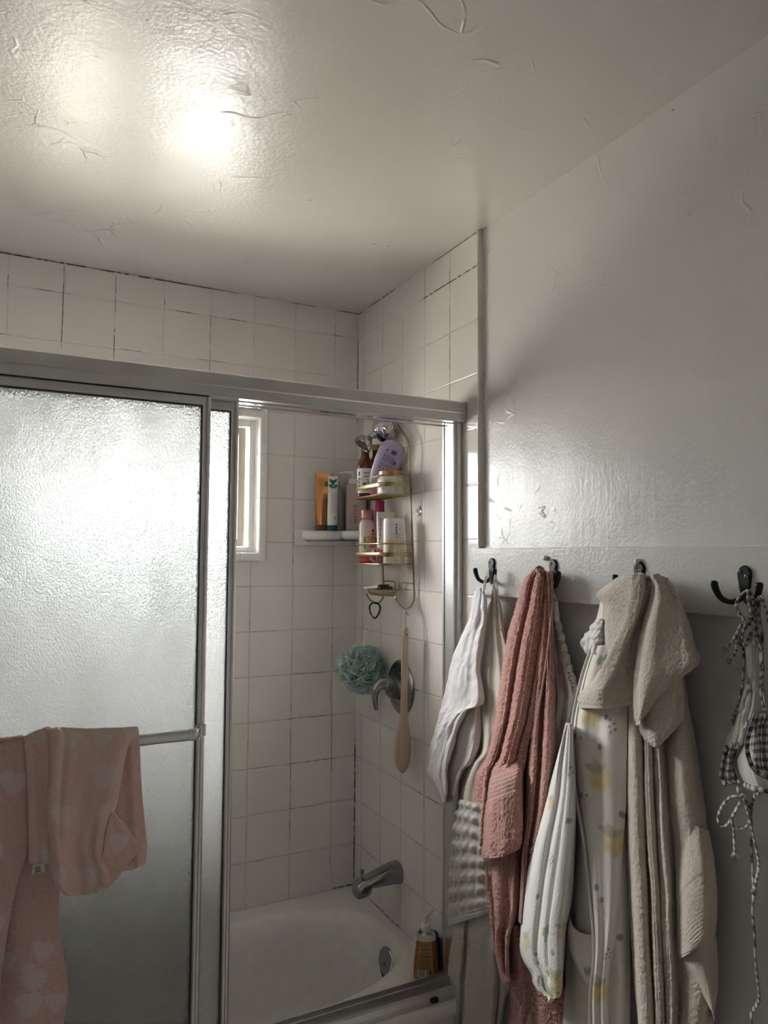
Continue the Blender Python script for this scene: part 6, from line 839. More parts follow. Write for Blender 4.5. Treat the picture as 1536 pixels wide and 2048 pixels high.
cloth('turned_up_end', [sh('pink_fold_end', step=.0022, wrinkle=.0015, relief=band_relief, flat=lambda tu, tv: np.clip(np.minimum(tv - .15, .43 - tv) / .01, 0, 1), color=band_col, thick=.008, seed=25, hems=[('bottom', .016)], pile=.0022, pile_size=.0042)], M_TERRY, pt)
cord('selvedge', [S_['pink_hem']], (.0016, .0030), M_COTTON, (.47, .26, .22), pt)

# ---------- printed motifs, dyed into the weave
def stamp(c, x, y, cx, cy, kind, s=1.0, rot=0.0):
    """dye one motif at (cx, cy) on colour array c with cloth coordinates x, y (metres)"""
    dx = (x - cx) / s; dy = (y - cy) / s
    ca, sa = math.cos(rot), math.sin(rot); dx, dy = dx * ca + dy * sa, -dx * sa + dy * ca
    def blob(ox, oy, rx, ry, col, a=0.0, k=.85):
        ex, ey = dx - ox, dy - oy; cb, sb = math.cos(a), math.sin(a); ex, ey = ex * cb + ey * sb, -ex * sb + ey * cb
        m = np.clip(1.35 - np.sqrt((ex / rx) ** 2 + (ey / ry) ** 2), 0, .35) / .35 * k
        c[:] = c * (1 - m[..., None]) + np.array(col) * m[..., None]
    if kind == 'lemon':
        blob(-.006, .006, .0085, .0125, (.83, .66, .30), .35, .8); blob(.004, .009, .0075, .0130, (.85, .69, .34), -.05, .8); blob(.0125, .004, .0075, .0110, (.84, .66, .30), -.55, .8)
        blob(-.010, .012, .0035, .006, (.76, .58, .26), .6, .6); blob(.007, .016, .003, .005, (.76, .58, .26), -.2, .6)
        blob(-.012, -.007, .0125, .0042, (.47, .49, .30), .35, .8); blob(-.003, -.010, .0100, .0045, (.50, .52, .33), .75, .8); blob(.007, -.009, .0085, .0034, (.50, .52, .34), -.5, .75)
    elif kind == 'blue':
        for q in range(5): blob(.0032 * math.cos(q * 1.257), .0032 * math.sin(q * 1.257), .0030, .0030, (.26, .28, .42))
    elif kind == 'leaf':
        blob(-.006, 0, .0055, .009, (.28, .36, .22), .15); blob(.007, -.002, .0055, .009, (.30, .38, .24), -.2); blob(.001, .014, .0028, .009, (.33, .40, .28), 0)
    elif kind == 'sprig':
        for ox, oy in ((-.007, -.010), (.004, -.004), (-.004, .003), (.009, .006), (.001, .012)): blob(ox, oy, .0026, .0026, (.27, .27, .36))
        for a_ in (-.6, 0, .5): blob(.010 * math.sin(a_), .004 + .008, .0007, .013, (.42, .42, .36), a_, .6)
    elif kind == 'twig':
        for a_ in (-.7, -.2, .4): blob(.006 * math.sin(a_) * 2, .008, .0006, .013, (.45, .45, .37), a_, .6)
        blob(0, -.004, .003, .003, (.28, .30, .42))
    elif kind == 'heart':
        r = np.sqrt(dx ** 2 + dy ** 2) + 1e-9
        X = dx / .0155; Y = -dy / .0155
        hv = (X ** 2 + Y ** 2 - 1) ** 3 - X ** 2 * Y ** 3
        m = np.clip(-hv * 50, 0, 1) * .8
        c[:] = c * (1 - m[..., None]) + np.array((.88, .74, .71)) * m[..., None]
    elif kind == 'rose':
        blob(0, 0, .016, .026, (.75, .40, .47), .1, .7); blob(.010, .03, .012, .02, (.45, .42, .38), 0, .6)
def motifs(base, lst, jit=0.0):
    def f(uu, vv, tu, tv, hem, A):
        c = np.ones(uu.shape + (3,)) * np.array(base)
        W = uu.max(1).mean() * 2; H = vv.max()
        for kind, u, v, s, rot in lst:
            j = int(np.clip(v, 0, 1) * (uu.shape[0] - 1)); i = int(np.clip(u, 0, 1) * (uu.shape[1] - 1))
            stamp(c, uu, vv, uu[j, i], vv[j, i], kind, s, rot)
        return c
    return f

# garment with the gathered edge
C_ROBE = (.90, .865, .80)
fg = thing('gathered_garment', p_root('floral_sheet'), 'white garment with faded pink blooms and gathered elastic edge behind the pink towel', 'garment')
cloth('cloth_body', [sh('floral_sheet', wrinkle=.004, color=motifs((.86, .83, .78), [('rose', .5, .42, 1, 0), ('rose', .62, .66, .8, .3), ('rose', .4, .85, .9, .2)]), thick=.003, seed=31, folds=[(.45, .4, .06, -.008), (.7, .6, .05, -.006)])], M_COTTON, fg)
mb = MB()
pth, _ = cr_path([Vector(q) for q in S_['floral_elastic']], [0] * len(S_['floral_elastic']), 24)
rr = [.0062 + .0024 * math.sin(i * 1.05) + .0012 * math.sin(i * .37) for i in range(len(pth))]
pth = [q + Vector((0, .0022 * math.sin(i * 1.05 + 1), .001 * math.sin(i * .7))) for i, q in enumerate(pth)]
mb.tube(pth, rr, 14); mb.build('elastic_edge', plain('cream_gathers', (.66, .62, .54), .9), fg, angle=80)
cord('ribbon_loop', [S_['floral_ribbon']], (.0026, .0008), M_SATIN, (.82, .80, .80), fg)

# robe
mo_lapel = [('leaf', .72, .155, 1.1, 0), ('blue', .28, .19, 1, 0), ('lemon', .30, .235, 1.35, 0), ('blue', .62, .255, 1, 0), ('sprig', .72, .285, 1.1, .2), ('blue', .08, .325, 1, 0), ('twig', .16, .34, 1.2, .4),
            ('blue', .52, .36, 1.1, 0), ('lemon', .50, .43, 1.5, 0), ('blue', .10, .50, 1.1, 0), ('twig', .2, .51, 1.2, .2), ('blue', .93, .555, 1.1, 0), ('lemon', .72, .625, 1.5, .1), ('blue', .24, .71, 1, 0), ('twig', .45, .74, 1.5, -.4), ('sprig', .75, .86, .8, .6), ('lemon', .35, .965, 1.4, .2), ('leaf', .35, .05, 1, 0)]
mo_sleeve = [('lemon', .16, .24, .9, 0), ('sprig', .72, .16, 1, 0), ('blue', .80, .27, 1, 0), ('sprig', .50, .33, 1.1, 0), ('blue', .26, .40, 1, 0), ('leaf', .55, .475, 1.05, 0), ('lemon', .92, .48, 1, 0), ('lemon', .13, .50, 1.2, 0), ('blue', .72, .56, 1, 0), ('sprig', .38, .60, 1.3, 0),
             ('blue', .12, .67, 1, 0), ('leaf', .42, .735, 1.0, 0), ('lemon', .74, .735, 1.5, 0), ('lemon', .06, .75, 1.1, 0), ('sprig', .30, .83, .8, 0), ('blue', .5, .83, 1, 0), ('blue', .82, .90, 1.1, 0), ('lemon', .55, .975, 1.9, 0)]
mo_back = [('lemon', .10, .195, 1.2, 0), ('blue', .12, .145, 1, 0), ('leaf', .03, .55, 1, 0), ('sprig', .06, .66, 1, 0), ('leaf', .06, .74, 1.4, .5), ('leaf', .12, .86, 1.3, .2), ('blue', .25, .91, 1.1, 0), ('sprig', .72, .885, .8, .6), ('blue', .85, .895, 1, 0)]
rb = thing('bathrobe', p_root('robe_back'), 'white robe printed with yellow lemons and small blue flowers on the third hook', 'robe')
cloth('robe_body', [sh('robe_back', wrinkle=.003, color=motifs(C_ROBE, [(a, b, c * .82, d, e) for a, b, c, d, e in mo_back] + [('lemon', .5, .9, 1.4, 0), ('blue', .3, .95, 1, 0)]), thick=.004, seed=41, step=.0026)], M_COTTON, rb)
cloth('front_panel', [sh('robe_lapel', wrinkle=.002, color=motifs(C_ROBE, [(a, b, c * .80, d, e) for a, b, c, d, e in mo_lapel] + [('blue', .6, .86, 1, 0), ('leaf', .4, .93, 1, 0)]), thick=.004, seed=42, step=.0020)], M_COTTON, rb)
cloth('sleeve', [sh('robe_sleeve', wrinkle=.003, color=motifs((.90, .88, .85), mo_sleeve), thick=.004, seed=43, step=.0020, pile=.0004,
      folds=[(.34, .30, .06, -.006), (.64, .54, .04, -.006, .0, .75), (.12, .12, .03, -.006, .70, .88), (.22, .22, .03, -.007, .70, .88), (.32, .33, .03, -.006, .72, .89)])], M_TERRY, rb)
cloth('pocket', [sh('robe_pocket', wrinkle=.002, color=motifs(C_ROBE, [('blue', .06, .2, .8, 0), ('leaf', .8, .7, .8, 0)]), thick=.004, seed=44)], M_COTTON, rb)
cloth('collar_gathers', [sh('robe_cuff_tuft', wrinkle=.006, color=motifs((.88, .85, .79), [('leaf', .8, .3, 1.0, .7)]), thick=.006, seed=45, wscale=(60, 50), step=.002)], M_COTTON, rb)
cord('piping', [S_['robe_piping']], .0034, M_COTTON, (.80, .78, .72), rb)

# beige bath towel
def lines_relief(uu, vv, tu, tv):
    q = vv + uu * .55; lo, hi = .085, .215
    return np.where((q > lo) & (q < hi), -.0009 + .0004 * np.cos(q * 2 * PI / .0075), 0)
bt = thing('bath_towel', p_root('beige_long'), 'long beige bath towel in vertical folds on the third hook beside the robe', 'towel')
cloth('cloth_body', [sh('beige_long', wrinkle=.0025, pile=.0013, color=C_BEIGE, thick=.006, seed=51, step=.0026, folds=[(.232, .232, .012, -.008), (.345, .345, .012, -.007), (.53, .53, .016, -.006)])], M_TERRY, bt)
cloth('woven_border', [sh('beige_flap', wrinkle=.002, pile=.0006, relief=lines_relief, color=C_BEIGE, thick=.006, seed=52, step=.0022, hems=[('bottom', .010)]), sh('beige_corner', wrinkle=.002, pile=.0005, color=(.56, .51, .425), thick=.005, seed=53, hems=[('left', .02)])], M_TERRY, bt)

# beige hand towel over the same hook
def hand_col(uu, vv, tu, tv, hem, A):
    c = np.ones(uu.shape + (3,)) * np.array((.61, .535, .44)); c[hem > 0] = np.array((.64, .575, .485)); return c
def dobby(uu, vv, tu, tv):
    m = np.exp(-((tv - .52) / .05) ** 2)
    return m * .0008 * np.sign(np.cos(uu * 2 * PI / .007) * np.cos(vv * 2 * PI / .007))
ht = thing('hand_towel', p_root('hand_left'), 'beige hand towel thrown over the third hook on top of robe and long towel', 'towel')
cloth('cloth_body', [
    sh('hand_back', step=.0024, wrinkle=.003, pile=.0013, color=hand_col, thick=.005, seed=61, relief=dobby, hems=[('left', .022)]),
    sh('hand_left', step=.0024, wrinkle=.002, pile=.0013, color=hand_col, thick=.006, seed=62, hems=[('bottom', .014)], folds=[(.25, .22, .08, .008, 0, .8), (.62, .55, .05, -.010, .1, .9)]),
    sh('hand_right', step=.0024, wrinkle=.0025, pile=.0013, color=hand_col, thick=.006, seed=63, hems=[('bottom', .012)], folds=[(.03, .05, .05, .006)]),
    sh('hand_low', step=.0024, wrinkle=.003, pile=.0013, color=hand_col, thick=.005, seed=64, hems=[('right', .018)])], M_TERRY, ht)

# heart towels on the shower door bar
def hearts(lst, base=C_HEART): return motifs(base, [('heart', u, v, s, r) for u, v, s, r in lst])
hb = thing('bath_towel', p_root('heart_bath_front'), 'long pink heart-print bath towel hanging from the shower door bar at the left edge', 'towel', 'pink heart towels on the door bar')
cloth('front_fall', [sh('heart_bath_front', front=DOORWARD, wrinkle=.004, pile=.0008, color=hearts([(.80, .22, 1.4, .2), (.3, .16, 1.3, -.2), (.5, .40, 1.3, .3), (.7, .60, 1.3, 0), (.4, .85, 1.3, 0)]), thick=.006, seed=71)], M_TERRY, hb)
cloth('rear_fall', [sh('heart_bath_back', front=DOORWARD, wrinkle=.004, pile=.0008, color=hearts([(.82, .51, 1.3, .2), (.70, .63, 1.5, .4), (.68, .74, 1.5, -.2), (.45, .55, 1.3, 0), (.9, .73, 1.2, 0), (.3, .85, 1.3, .2), (.75, .9, 1.3, 0)]), thick=.006, seed=72)], M_TERRY, hb)
hh = thing('hand_towel', p_root('heart_hand_front'), 'small pink heart-print hand towel folded over the door bar in front of the long one', 'towel', 'pink heart towels on the door bar')
C_H2 = (.87, .61, .53)
def hem_mix(f):
    def g(uu, vv, tu, tv, hem, A):
        c = f(uu, vv, tu, tv, hem, A); c[hem > 0] = c[hem > 0] * .5 + np.array((.87, .70, .66)) * .5; return c
    return g
cloth('front_fold', [
    sh('heart_hand_front', front=DOORWARD, wrinkle=.003, pile=.0008, color=hem_mix(hearts([(.30, .16, 1.2, .3), (.62, .13, 1.4, .2), (.93, .12, 1.4, 0), (.72, .33, 1.5, .3), (.30, .50, 1.4, .1), (.88, .52, 1.5, .2), (.66, .78, 1.4, -.2), (.12, .80, 1.3, 0)], C_H2)), thick=.007, seed=73, hems=[('bottom', .022)],
       folds=[(.10, .10, .05, .008, 0, .6), (.22, .22, .06, -.007, 0, .7), (.45, .48, .05, -.006, .55, 1), (.62, .70, .05, -.008, .5, 1)]),
    sh('heart_hand_corner', front=DOORWARD, wrinkle=.003, pile=.0007, color=hem_mix(hearts([(.5, .4, 1.2, .5)], C_HEART)), thick=.006, seed=74, hems=[('right', .012)])], M_TERRY, hh)
cloth('left_fold', [sh('heart_hand_left', front=DOORWARD, wrinkle=.002, pile=.0008, color=hem_mix(hearts([(.55, .13, 1.3, .2), (.8, .9, 1.2, 0)], C_H2)), thick=.006, seed=75, hems=[('bottom', .01)])], M_TERRY, hh)
cloth('rear_fall', [sh('heart_hand_back', front=DOORWARD, wrinkle=.003, pile=.0008, color=hem_mix(hearts([(.35, .15, 1.4, .1), (.55, .66, 1.4, -.1)], C_HEART)), thick=.006, seed=76, hems=[('bottom', .018)])], M_TERRY, hh)
mb = MB(); t0 = Vector(S_['heart_hand_left'][-1][2]); mb.prism([(0, 0), (.024, .001), (.023, .019), (.003, .017)], t0 + Vector((-.020, -.004, -.014)), (1, 0, 0), (0, 0, 1), (0, -1, 0), .0012)
ctag = mb.build('care_tag', plain('white_tag', (.8, .79, .77), .7), hh, smooth=False)
mb = MB()
for k in range(3): mb.box(t0.x - .014, t0.x - .003, t0.y - .0057, t0.y - .0053, t0.z - .011 + k * .004, t0.z - .0095 + k * .004)
mb.build('print', plain('black_print', (.03, .03, .035), .6), ctag, smooth=False)

# gingham bikini top
BLK, WHT, MID = (.035, .022, .028), (.72, .69, .66), (.22, .17, .175)
def gingham(uu, vv, tu, tv, hem, A, s=.0062):
    a = (np.floor(uu / s) % 2); b = (np.floor(vv / s) % 2)
    return np.where(((a + b) == 0)[..., None], np.array(WHT), np.where(((a + b) == 2)[..., None], np.array(BLK), np.array(MID)))
bk = thing('bikini_top', p_root('bikini_lining'), 'black and white gingham bikini top tied by cords to the last hook', 'bikini top')
cloth('lining', [sh('bikini_lining', wrinkle=.003, color=(.86, .83, .77), thick=.004, seed=81, step=.002, wscale=(20, 22), folds=[(.2, .7, .08, .006), (.6, .2, .06, -.007)])], M_SATIN, bk)
cloth('cup', [sh('bikini_cup', wrinkle=.001, color=(.80, .78, .72), thick=.004, seed=82, step=.002, folds=[(.28, .34, .02, -.002), (.36, .42, .02, -.002)])], M_SATIN, bk)
cloth('cup', [sh('bikini_cup_check', wrinkle=.003, color=gingham, thick=.004, seed=83, step=.0015, wscale=(40, 20), folds=[(.25, .3, .05, -.005), (.45, .45, .05, -.004)])], M_COTTON, bk)
cloth('side_band', [sh('bikini_under', wrinkle=.004, color=gingham, thick=.004, seed=84, step=.0015, wscale=(40, 30))], M_COTTON, bk)
for c in S_['bikini_cords']: cord('cord', [c], (.0050, .0018), M_COTTON, WHT, bk, n=8, check=(.0055, BLK, (.16, .12, .13)), flat=(-.6, -.8, .1))
for c in S_['bikini_edge']: cord('binding', [c], (.0045, .0028), M_COTTON, WHT, bk, n=8, check=(.007, BLK, (.10, .07, .08)))
for q in (S_['bikini_cords'][7][-1], S_['bikini_cords'][8][-1], S_['bikini_cords'][14][-1], S_['bikini_cords'][15][-1], S_['bikini_cords'][0][-1], S_['bikini_cords'][12][0]):
    mb = MB(); mb.lathe([(.0008, -.006), (.0048, -.004), (.0062, 0), (.0046, .004), (.0008, .0062)], q, (.3, .2, 1), 10)
    o = mb.build('knot', M_COTTON, bk); ca = o.data.color_attributes.new('dye', 'FLOAT_COLOR', 'POINT')
    cc = np.array([(*((WHT, BLK, MID)[(i // 3) % 3]), 1) for i in range(len(o.data.vertices))], np.float32); ca.data.foreach_set('color', cc.ravel())

# ------------------------------------------------------------------ fittings and small things
AN = {k: Vector(v) for k, v in SHAPES['anchors'].items()}
M_BLACK = plain('black_cast_metal', (.014, .014, .016), .38, 0, bump=(220, .15))
M_SCREW = plain('dark_screw', (.16, .16, .18), .4, 1.0)
M_GOLD = plain('brushed_gold_wire', (.40, .32, .155), .34, 1.0)
M_WHITE_PL = plain('white_plastic', (.80, .79, .77), .35)
M_CERAMIC = plain('white_ceramic', (.82, .80, .77), .10)
FACE = Vector((-.455, -.89, 0)).normalized()      # the way the shelved things face
SIDE = Vector((.89, -.455, 0)).normalized()
UP = Vector((0, 0, 1))

def text_mesh(name, body, size, origin, ex, ey, mat, parent, depth=.0003):
    cu = bpy.data.curves.new(name, 'FONT'); cu.body = body; cu.size = size; cu.extrude = depth; cu.align_x = 'CENTER'; cu.align_y = 'CENTER'
    tmp = bpy.data.objects.new('lettering', cu); COL.objects.link(tmp)
    dg = bpy.context.evaluated_depsgraph_get(); dg.update()
    me = bpy.data.meshes.new_from_object(tmp.evaluated_get(dg)); bpy.data.objects.remove(tmp)
    ex, ey = Vector(ex).normalized(), Vector(ey).normalized(); ez = ex.cross(ey); O = Vector(origin)
    for v in me.vertices: v.co = O + ex * v.co.x + ey * v.co.y + ez * v.co.z
    me.materials.clear(); me.materials.append(mat); me.name = name
    o = bpy.data.objects.new(name, me); COL.objects.link(o)
    return hang(o, parent)

def lines_print(parent, mat, o, ex, ey, rects, name='print', lift=.0004, bend=None):
    """small printed bars on a face: rects (x0, x1, y0, y1) in the plane (ex, ey) at o; bend: radius of a curved face"""
    mb = MB(); ex, ey = Vector(ex).normalized(), Vector(ey).normalized(); ez = ex.cross(ey).normalized(); o = Vector(o)
    for x0, x1, y0, y1 in rects:
        n = 6 if bend else 1; vs = []; fs = []
        for i in range(n + 1):
            x = x0 + (x1 - x0) * i / n
            for y in (y0, y1):
                for lf in (0, lift):
                    if bend:
                        a = x / bend; p = o + ex * (math.sin(a) * (bend + lf)) + ez * ((bend + lf) * math.cos(a) - bend) + ey * y
                    else: p = o + ex * x + ey * y + ez * lf
                    vs.append(p)
        for i in range(n):
            a = i * 4; b2 = a + 4
            fs += [(a + 1, b2 + 1, b2 + 3, a + 3), (a, a + 2, b2 + 2, b2), (a, b2, b2 + 1, a + 1), (a + 2, a + 3, b2 + 3, b2 + 2)]
        fs += [(0, 1, 3, 2), (n * 4, n * 4 + 2, n * 4 + 3, n * 4 + 1)]
        mb.add(vs, fs)
    return mb.build(name, mat, parent, smooth=False)

# ---------- coat hooks
def coat_hook(i, label):
    c = AN[f'hook{i}']; c = Vector((-.010, c.y, c.z))
    h = thing('coat_hook', c, label, 'hook', 'black double hooks on the board')
    out = []; n = 28
    for k in range(n):
        a = 2 * PI * k / n; s, co = math.sin(a), math.cos(a)
        wd = .0150 - .0062 * max(0, min(1, (.018 - .030 * s) / .05))
        out.append((wd * co * (1 if s > 0 else .95), .021 * s + .004 if s > 0 else .042 * s + .004))
    mb = MB()
    ex, ey, ez = Vector((0, -1, 0)), UP, Vector((-1, 0, 0))
    mid = [(x * .86, (y - .004) * .92 + .004) for x, y in out]
    rings = [[c + ex * x + ey * y + ez * .0 for x, y in out], [c + ex * x + ey * y + ez * .0035 for x, y in out], [c + ex * x + ey * y + ez * .0052 for x, y in mid]]
    mb.loft(rings); mb.build('backplate', M_BLACK, h)
    for s in (1, -1):
        mb = MB()
        pts = [c + Vector((-.003, s * .001, -.026)), c + Vector((-.010, s * .009, -.035)), c + Vector((-.016, s * .021, -.0375)), c + Vector((-.021, s * .033, -.031)), c + Vector((-.0235, s * .040, -.018)), c + Vector((-.0245, s * .0430, -.006)), c + Vector((-.0245, s * .0435, -.002))]
        mb.tube(pts, [.0050, .0048, .0046, .0050, .0060, .0066, .0040], 12, smooth=4)
        mb.build('prong', M_BLACK, h)
    for y, z in ((.0066, .014), (-.0062, .006)):
        mb = MB(); mb.lathe([(.0040, .0042), (.0040, .0060), (.0026, .0066), (.0020, .0058), (.0003, .0056)], c + Vector((0, y, z)), (-1, 0, 0), 14)
        mb.build('screw', M_SCREW, h)
    return h
coat_hook(0, 'black double hook nearest the shower, holding the white washcloth')
coat_hook(1, 'black double hook holding the dusty pink towel')
coat_hook(2, 'black double hook almost hidden behind the beige hand towel')
coat_hook(3, 'black double hook with the gingham bikini cords wound round it')
for k, lb in ((0, 'round white pin head on the board above the dusty pink towel'), (1, 'round white pin head on the board above the beige hand towel')):
    p = AN[f'pin{k}']
    mb = MB(); mb.lathe([(.0045, 0), (.0060, .0015), (.0064, .0045), (.0052, .0080), (.0025, .0098), (.0002, .0102)], (-.0098, p.y, p.z), (-1, 0, 0), 18)
    tag(mb.build('pin_head', M_WHITE_PL), lb, 'pin', 'white pin heads on the board')

# ---------- shower head
shd = thing('showerhead', (0, -.362, 2.040), 'chrome shower head with filter body hanging under the header from the tiled wall', 'shower head')
mb = MB(); mb.lathe([(.030, 0), (.029, .004), (.016, .010), (.0115, .011)], (0, -.362, 2.040), (-1, 0, 0), 28); mb.build('wall_flange', M_CHROME, shd)
A0 = AN['sh_a']; A1 = AN['sh_n']; ax = (AN['sh_n'] - AN['sh_b']).normalized()
base = AN['sh_b'] - ax * .026
mb = MB(); mb.tube([(0, -.362, 2.040), (-.020, -.357, 2.041), (-.034, -.335, 2.030), base - ax * .006, base + ax * .004], .0105, 16, smooth=5); mb.build('shower_arm', M_CHROME, shd)
mb = MB(); mb.lathe([(.012, -.010), (.024, -.006), (.0395, 0), (.0420, .004), (.0420, .007), (.0408, .0085), (.0420, .010), (.0400, .034), (.0370, .042), (.029, .049), (.0165, .0545), (.0115, .057)], base, ax, 40)
mb.build('filter_body', M_CHROME, shd)
hd = (AN['sh_h1'] - AN['sh_h0']).normalized(); jn = base + ax * .064
mb = MB(); mb.lathe([(.0095, -.012), (.0095, -.004), (.0125, -.001), (.0130, .004), (.0095, .008)], jn - ax * .002, ax, 20)
mb.lathe([(.001, -.011), (.007, -.0085), (.0105, -.003), (.0105, .003), (.007, .0085), (.001, .011)], jn + ax * .010, hd, 20); mb.build('swivel_joint', M_CHROME, shd)
hb0 = jn + ax * .010 + hd * .010
mb = MB(); mb.lathe([(.0085, -.004), (.0110, 0), (.0120, .003), (.0200, .009), (.0285, .019), (.0318, .030), (.0322, .036), (.0300, .0395), (.0262, .0395), (.0255, .0375), (.0003, .0375)], hb0, hd, 36)
spray = mb.build('spray_head', M_CHROME, shd)
mb = MB(); e1 = hd.orthogonal().normalized(); e2 = hd.cross(e1)
for r_, n_ in ((0, 1), (.0065, 7), (.0128, 12), (.0192, 18)):
    for k in range(n_):
        a = 2 * PI * k / n_
        mb.lathe([(.0017, .0370), (.0015, .0395), (.0004, .0402)], hb0 + (e1 * math.cos(a) + e2 * math.sin(a)) * r_, hd, 6)
mb.build('nozzles', plain('dark_nozzles', (.05, .05, .05), .5), spray)

# ---------- shower caddy
yl, yr, ym, yt = -.2376, -.4453, -.341, -.352
cad = thing('shower_caddy', (-.015, ym, 1.40), 'gold wire two-basket shower caddy hanging from the shower arm', 'shower caddy')
def xw(z): return -.0085 - .022 * (z - 1.40) / .5
mb = MB()
for s, yy in ((1, yl), (-1, yr)):
    tip = AN['cad_knob_l'] if s > 0 else AN['cad_knob_r']; bot = AN['cad_bot_l'] if s > 0 else AN['cad_bot_r']
    yb = bot.y
    pts = [(xw(1.44), yy, 1.448), (xw(1.5), yy, 1.50), (xw(1.6), yy, 1.6), (xw(1.75), yy, 1.75), (xw(1.86), yy, 1.86), (-.030, yy, 1.900), (-.031, yt + s * .080, 1.938), (-.032, yt + s * .044, 1.970), (-.032, yt + s * .016, 1.998), (-.033, yt + s * .011, 2.025), (-.033, yt + s * .012, 2.048), (-.033, yt, 2.058)]
    mb.tube(pts, .0030, 10, smooth=5)
mb.build('frame_wire', M_GOLD, cad)
for s, yy in ((1, yl), (-1, yr)):
    tip = AN['cad_knob_l'] if s > 0 else AN['cad_knob_r']
    zb = 1.412 if s > 0 else 1.408
    mb = MB()
    pts = [(xw(1.44), yy, 1.452), (-.013, yy, 1.432), (-.024, yy, zb + .006), (-.038, yy, zb), (-.052, yy, zb + .006), (-.064, yy + .004, 1.428), tuple(Vector((-.071, yy + .006, 1.441)))]
    mb.tube(pts, .0030, 10, smooth=5)
    k = Vector(pts[-1]); mb.lathe([(.0004, -.0048), (.0036, -.0032), (.0048, 0), (.0036, .0032), (.0004, .0048)], k, (0, 0, 1), 14)
    mb.build('hook', M_GOLD, cad)
def d_path(x1, y0, y1, xb, z, r=.045, n=8):
    """the outline of a basket seen from above: square at the wall, round at the front"""
    pts = [(xb, y0, z), (x1 + r, y0, z)]
    for k in range(1, n + 1):
        a = PI / 2 * k / n; pts.append((x1 + r - r * math.sin(a), y0 - r + r * math.cos(a), z))
    for k in range(0, n + 1):
        a = PI / 2 * k / n; pts.append((x1 + r - r * math.cos(a), y1 + r - r * math.sin(a), z))
    pts += [(xb, y1, z)]
    return pts
def basket(zf, zb, zr):
    y0, y1, x1 = -.222, -.4453, -.1215
    mb = MB(); mb.tube(d_path(x1, y0, y1, xw(zr), zr), .0021, 8)
    rim = mb.build('basket', M_GOLD, cad)
    mb = MB(); mb.tube(d_path(x1 - .001, y0 + .001, y1 - .001, xw(zb), zb), [(.0066, .0016)] * 20, 8, flat=(0, 0, 1)); mb.build('flat_band', M_GOLD, rim)
    mb = MB(); mb.tube(d_path(x1 - .002, y0 + .001, y1 - .001, xw(zf), zf), .0023, 8)
    mb.tube([(xw(zf), y0, zf), (xw(zf), y1, zf)], .0021, 8)
    for k in range(1, 15):
        yy = y0 + (y1 - y0) * k / 15; c = 0
        d = min(abs(yy - y0), abs(yy - y1)); xf = x1 if d > .045 else x1 + .045 - math.sqrt(max(0, .045 ** 2 - (.045 - d) ** 2))
        mb.tube([(xw(zf), yy, zf), (xf, yy, zf)], .0011, 6)
    mb.build('floor_wires', M_GOLD, rim)
    for (x, y) in ((x1, -.262), (x1, -.405), (-.075, y0), (-.075, y1)):
        mb = MB(); mb.tube([(x, y, zf), (x, y, zr)], .0013, 6); mb.build('upright', M_GOLD, rim)
ZU, ZL = 1.7594, 1.5446
basket(ZU, 1.7913, 1.8182); basket(ZL, 1.5745, 1.6077)
# soap dish on its bracket
dz = 1.452; dc = (-.064, -.338)
mb = MB()
for rr, zz, tw in ((1.0, dz + .010, .0020), (.80, dz, .0013), (.55, dz - .006, .0013), (.28, dz - .008, .0013)):
    mb.tube([(dc[0] + .046 * rr * math.cos(2 * PI * k / 28), dc[1] + .066 * rr * math.sin(2 * PI * k / 28), zz) for k in range(28)], tw, 6, closed=True)
for k in range(8):
    yy = -.056 + .016 * k; w_ = .046 * math.sqrt(max(0, 1 - (yy / .066) ** 2))
    mb.tube([(dc[0] - w_, dc[1] + yy, dz + .010), (dc[0] - w_ * .75, dc[1] + yy, dz - .004), (dc[0], dc[1] + yy, dz - .008), (dc[0] + w_ * .75, dc[1] + yy + .010, dz - .004), (dc[0] + w_, dc[1] + yy + .012, dz + .010)], .0010, 6, smooth=3)
dish = mb.build('soap_dish', M_GOLD, cad)
mb = MB()
for s, yy in ((1, yl), (-1, yr)):
    mb.tube([(xw(1.49), yy, 1.487), (-.010, ym + s * .030, 1.487), (-.012, ym + s * .024, 1.484), (-.013, ym + s * .022, 1.468), (-.020, ym + s * .022, 1.461)], .0022, 8)
    mb.tube([(-.016, ym + s * .016, 1.486), (-.014, ym + s * .014, 1.468), (-.020, ym + s * .014, 1.461)], .0016, 8)
mb.build('dish_bracket', M_GOLD, cad)

# razors lying in the dish
for k, (p, q, col, lb) in enumerate([((-.050, -.268, 1.4625), (-.070, -.372, 1.4690), (.025, .025, .04), 'dark razor lying across the gold soap dish, nearer the wall'), ((-.098, -.272, 1.4640), (-.078, -.372, 1.4750), (.72, .70, .68), 'razor with pale handle lying along the front of the gold soap dish')]):
    p, q = Vector(p), Vector(q)
    rz = thing('razor', p, lb, 'razor', 'razors in the soap dish')
    mb = MB(); mb.tube([p, p.lerp(q, .3), p.lerp(q, .65), p.lerp(q, .9)], [.0058, .0042, .0048, .0030], 10, smooth=4); mb.build('handle', plain(f'razor_handle_{"dark" if k == 0 else "pale"}', col, .35), rz)
    t_ = (q - p).normalized(); sdir = t_.cross(UP).normalized()
    mb = MB(); c_ = p.lerp(q, .97); mb.prism([(-.020, -.004), (.020, -.004), (.020, .005), (-.020, .005)], c_ - t_ * .006, sdir, UP, t_, .011); hdz = mb.build('head', plain('razor_black', (.02, .02, .025), .4), rz, smooth=False)
    mb = MB()
    for j in range(3): mb.prism([(-.018, 0), (.018, 0), (.018, .0008), (-.018, .0008)], c_ + UP * .005 - t_ * (.004 - j * .003), sdir, UP, t_, .0012)
    mb.build('blade', M_CHROME, hdz, smooth=False)

